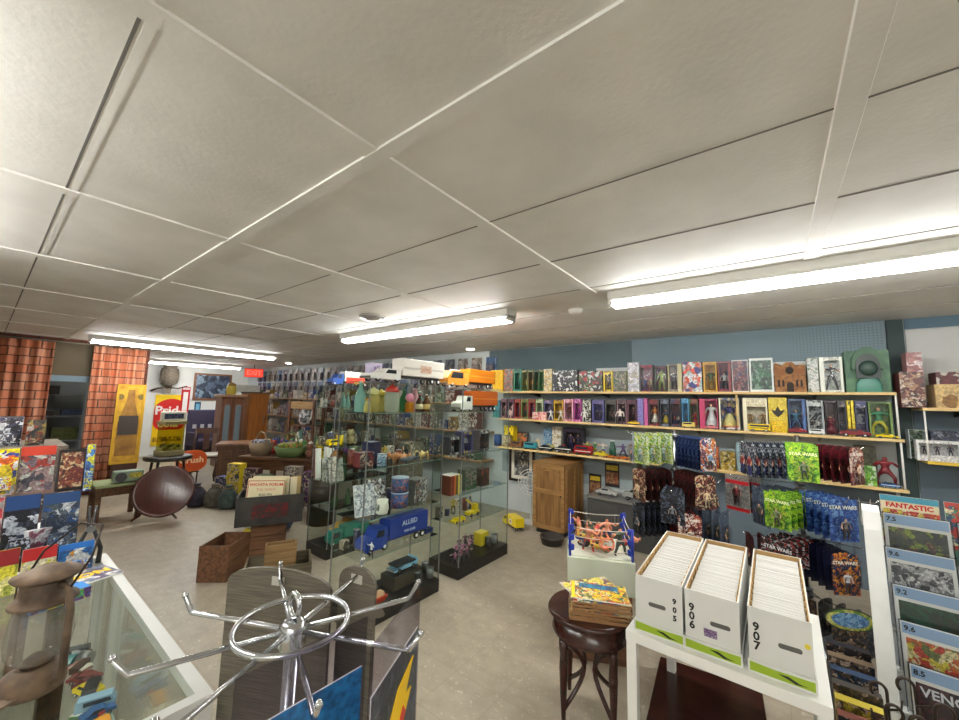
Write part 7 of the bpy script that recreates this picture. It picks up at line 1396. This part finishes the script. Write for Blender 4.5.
# yellow and white toys, baseball gloves etc beside the crates
px_ = at_z(232, 530, .2)
o = thing('toy_dog', 'yellow and white plush toy leaning at the left of the crate pile', 'plush toy', (-4.32, 1.85, 0), 1.0); m = C(200, 180, 50, .9); MB().ball((0, 0, .12), .1, m, 1, 1, 1.15).build('body', o); MB().ball((0, -.03, .28), .08, C(226, 224, 214, .9)).build('head', o)
for s in (-1, 1): MB().ball((s * .07, -.09, .035), .035, m, 1, 1.5, 1).build('leg', o); MB().ball((s * .06, 0, .35), .026, C(90, 70, 50, .9)).build('ear', o)
for i, (x, y, c, n) in enumerate(((-4.7, 2.2, (70, 80, 110), 'blue grey duffel bag on the floor behind the crate pile'),)):
    o = thing('duffel_bag', n, 'bag', (x, y, 0), 1.0 + .4 * i); MB().lathe([(.06, -.26), (.17, -.22), (.19, 0), (.17, .22), (.06, .26)], noisy('cloth%d' % i, c, tuple(v + 24 for v in c), 12, .9), (0, 0, .19), 18, 'X').build('bag_body', o); MB().tube([(-.12, -.1, .34), (-.06, -.12, .46), (.06, -.12, .46), (.12, -.1, .34)], .012, DARK, 7).build('handle', o)
pg = (-4.55, 2.75)
o = thing('umbrella_stand', 'tall dark stand of rolled papers behind the black crate', 'stand', (pg[0], pg[1], 0)); MB().lathe([(.17, .0005), (.18, .55), (.165, .55), (.155, .02)], C(60, 44, 36, .5), seg=20).build('stand_body', o); MB().tube([(.18 * math.cos(2 * PI * i / 20), .18 * math.sin(2 * PI * i / 20), .55) for i in range(20)], .008, IRON, 6, closed=True).build('rim', o)
for k, (c, n) in enumerate((((226, 222, 214), 'white'), ((60, 70, 110), 'navy'), ((206, 200, 190), 'pale grey'), ((110, 60, 56), 'dull red'), ((230, 228, 222), 'bright white'))):
    a = 2 * PI * k / 5; x, y = pg[0] + .06 * math.cos(a), pg[1] + .06 * math.sin(a)
    o = thing('rolled_paper', n + ' rolled paper leaning in the tall dark stand', 'paper roll', (x, y, .024)); mm = MB(); mm.tube([(0, 0, 0), (.07 * math.cos(a) + .05, .07 * math.sin(a) - .03, .9)], .035, C(*c, .7), 12); mm.build('roll', o); MB().tube([(.035 * math.cos(a) + .025, .035 * math.sin(a) - .015, .44), (.037 * math.cos(a) + .026, .037 * math.sin(a) - .016, .47)], .0365, C(150, 130, 100), 12).build('paper_band', o)
for i, (x, y) in enumerate(((-4.75, 4.15), (-4.3, 4.0))):
    carton(('dark brown', 'olive grey')[i] + ' tall carton standing on the floor behind the left rear glass case', (x, y, 0.0005), .34, .34, .9, ((84, 66, 54), (100, 100, 84))[i], [((84, 66, 54), (100, 100, 84))[i], ((70, 54, 46), (84, 84, 70))[i], (130, 116, 100)], AX * .6, seed=320 + i)
o = thing('toy_bike', 'black metal frame stand with hats on the floor right of the clutter table', 'hat stand', (-4.8, 3.5, 0)); MB().lathe([(.2, .0005), (.2, .02), (.03, .04)], IRON, seg=20).build('foot', o); MB().cyl((0, 0, .03), (0, 0, 1.35), .016, IRON, seg=10).build('pole', o)
for k in range(4): a = PI / 2 * k; MB().tube([(0, 0, 1.2), (.16 * math.cos(a), .16 * math.sin(a), 1.25), (.2 * math.cos(a), .2 * math.sin(a), 1.33)], .01, IRON, 7).build('hook_arm', o)
o.name = 'hat_stand'
for k, (c, n) in enumerate((((60, 50, 44), 'brown'), ((170, 150, 110), 'straw'), ((40, 40, 46), 'black'))):
    a = PI / 2 * k + 2.6; o = thing('hat', n + ' hat hanging on the black hat stand', 'hat', (-4.8 + .2 * math.cos(PI / 2 * k), 3.5 + .2 * math.sin(PI / 2 * k), 1.3355)); MB().lathe([(.15, 0), (.15, .006), (.085, .012), (.08, .09), (.05, .105)], C(*c, .8), seg=20).build('hat_body', o); MB().lathe([(.0845, .014), (.0835, .034)], C(30, 26, 24, .6), seg=20).build('hat_band', o)

# packs and boxes on the floor before the clutter table
FBX = [((60, 70, 120), 'slate blue'), ((226, 200, 40), 'yellow'), ((90, 50, 60), 'wine red'), ((70, 100, 70), 'green'), ((60, 46, 40), 'dark brown'), ((150, 140, 130), 'grey'), ((110, 60, 110), 'purple'), ((40, 42, 50), 'black')]
for k, (c, n) in enumerate(FBX):
    dx, dy = -.9 + .235 * k, -.62 - .06 * (k % 2); v = Matrix.Rotation(.5, 3, 'Z') @ Vector((dx, dy, 0))
    carton(n + ' toy box standing on the floor before the clutter table', (-6.1 + v.x, 3.3 + v.y, .0005), .21, .13, .34 + .07 * (k * 3 % 4), c, [c, tuple(max(0, q - 40) for q in c), (206, 196, 170), (60, 60, 70)], .5 + .08 * (k % 3 - 1), seed=340 + k)
for k in range(9):
    c, n = BC[k % 6]; dx = -.72 + .18 * k
    bottle('%s bottle at the very back of the clutter table, %s' % (n, ('left', 'middle', 'right')[k // 3]), ont(dx, .34), .26 + .05 * (k % 3), .045, C(*c, .2), (60, 50, 40), lab=(206, 196, 160))
# small goods filling the glass cases
random.seed(77)
SMC = [((120, 60, 50), 'rust'), ((60, 70, 60), 'dark green'), ((150, 140, 120), 'beige'), ((60, 60, 84), 'slate'), ((190, 170, 60), 'mustard'), ((206, 204, 196), 'white')]
def fill(X, y0, y1, zc, n, where, ks):
    for k in range(n):
        c, cn = SMC[(k + ks) % 6]; y = y0 + (y1 - y0) * k / max(1, n - 1); loc = (X, y, zc + e); h = random.uniform(.06, .13)
        if (k + ks) % 3 == 0: tin('%s small tin %s' % (cn, where), loc, h, .025, c, group='%s tins %s' % (cn, where))
        elif (k + ks) % 3 == 1: o = thing('figurine', '%s standing figurine %s' % (cn, where), 'figurine', loc, random.uniform(.8, 2.2), '%s figurines %s' % (cn, where)); put_figure('figure', o, (0, 0, 0), h + .03, c, tuple(int(q * .6) for q in c), 'stand', wid=1.2); MB().lathe([(.022, .0002), (.022, .004)], DARK, seg=10).build('stand', o)
        else: carton('%s small box %s' % (cn, where), loc, .05, .05, h, c, [c, tuple(int(q * .6) for q in c), (206, 200, 190)], AX, '%s small boxes %s' % (cn, where), seed=360 + k % 5)
fill(-2.53, 1.74, 2.36, ZC[1], 9, 'at the back of the second shelf of the front case', 0)
fill(-2.53, 1.74, 2.0, ZC[3], 4, 'at the back of the fourth shelf of the front case', 2)
fill(-2.54, 2.12, 2.36, ZC[2], 4, 'at the back of the third shelf of the front case', 3)
fill(-2.53, 2.76, 3.38, ZC[1], 8, 'at the back of the second shelf of the right rear case', 1)
fill(-2.54, 2.76, 3.38, ZC[2], 8, 'at the back of the third shelf of the right rear case', 4)
fill(-2.54, 2.76, 3.2, ZC[3], 6, 'at the back of the fourth shelf of the right rear case', 2)
fill(-3.78, 2.24, 2.88, ZC[0], 8, 'at the back of the upper shelf of the left rear case', 5)
fill(-3.78, 2.24, 2.88, ZC[1], 8, 'at the back of the second shelf of the left rear case', 2)
# low box of packs between the white table and the comic rack
lb = (.222, 2.33)
o = thing('display_bin', 'low grey bin of upright toy packs between white table and comic rack', 'bin', (lb[0], lb[1], 0)); gm_ = C(90, 92, 96, .5)
MB().box((0, 0, .006), (.17, .62, .01), gm_).build('base', o)
for s in (-1, 1): MB().box((s * .083, 0, .12), (.004, .62, .24), gm_).build('side', o); MB().box((0, s * .308, .12), (.17, .004, .24), gm_).build('end', o)
PCK = [((40, 40, 50), 'black'), ((60, 80, 130), 'blue'), ((110, 60, 50), 'brick red'), ((190, 170, 60), 'yellow'), ((70, 64, 60), 'brown grey'), ((50, 70, 100), 'steel blue'), ((120, 100, 80), 'tan'), ((36, 36, 44), 'charcoal')]
for k, (c, n) in enumerate(PCK):
    y = lb[1] - .27 + .07 * k
    carton(n + ' upright toy pack in the low bin beside the comic rack', (lb[0], y, .0115), .15, .045, .29 + .022 * k, c, [c, tuple(int(q * .5) for q in c), (190, 170, 150), (90, 70, 60), (40, 40, 44)], 0, seed=380 + k, scale=34)

for k, (c, n) in enumerate((((50, 46, 60), 'dark violet'), ((66, 60, 50), 'dark tan'), ((40, 52, 48), 'dark green'), ((80, 50, 46), 'dark red'), ((46, 50, 70), 'dark blue'), ((90, 86, 80), 'mid grey'), ((54, 40, 34), 'chocolate brown'))):
    v = Matrix.Rotation(.5, 3, 'Z') @ Vector((-.98 + .25 * k, -.94 + .03 * (k % 2), 0))
    o = thing('soft_bag', n + ' soft bag slumped on the floor in front of the clutter table boxes', 'bag', (-6.1 + v.x, 3.3 + v.y, 0), .4 * k); m = noisy('bag%d' % k, c, tuple(q + 30 for q in c), 14, .9)
    MB().lathe([(.09, .0005), (.125, .05), (.12, .16), (.07, .24), (.03, .27), (.05, .31)], m, seg=14).build('bag_body', o); MB().tube([(.032 * math.cos(2 * PI * i / 12), .032 * math.sin(2 * PI * i / 12), .272) for i in range(12)], .006, TANW, 6, closed=True).build('tie', o)
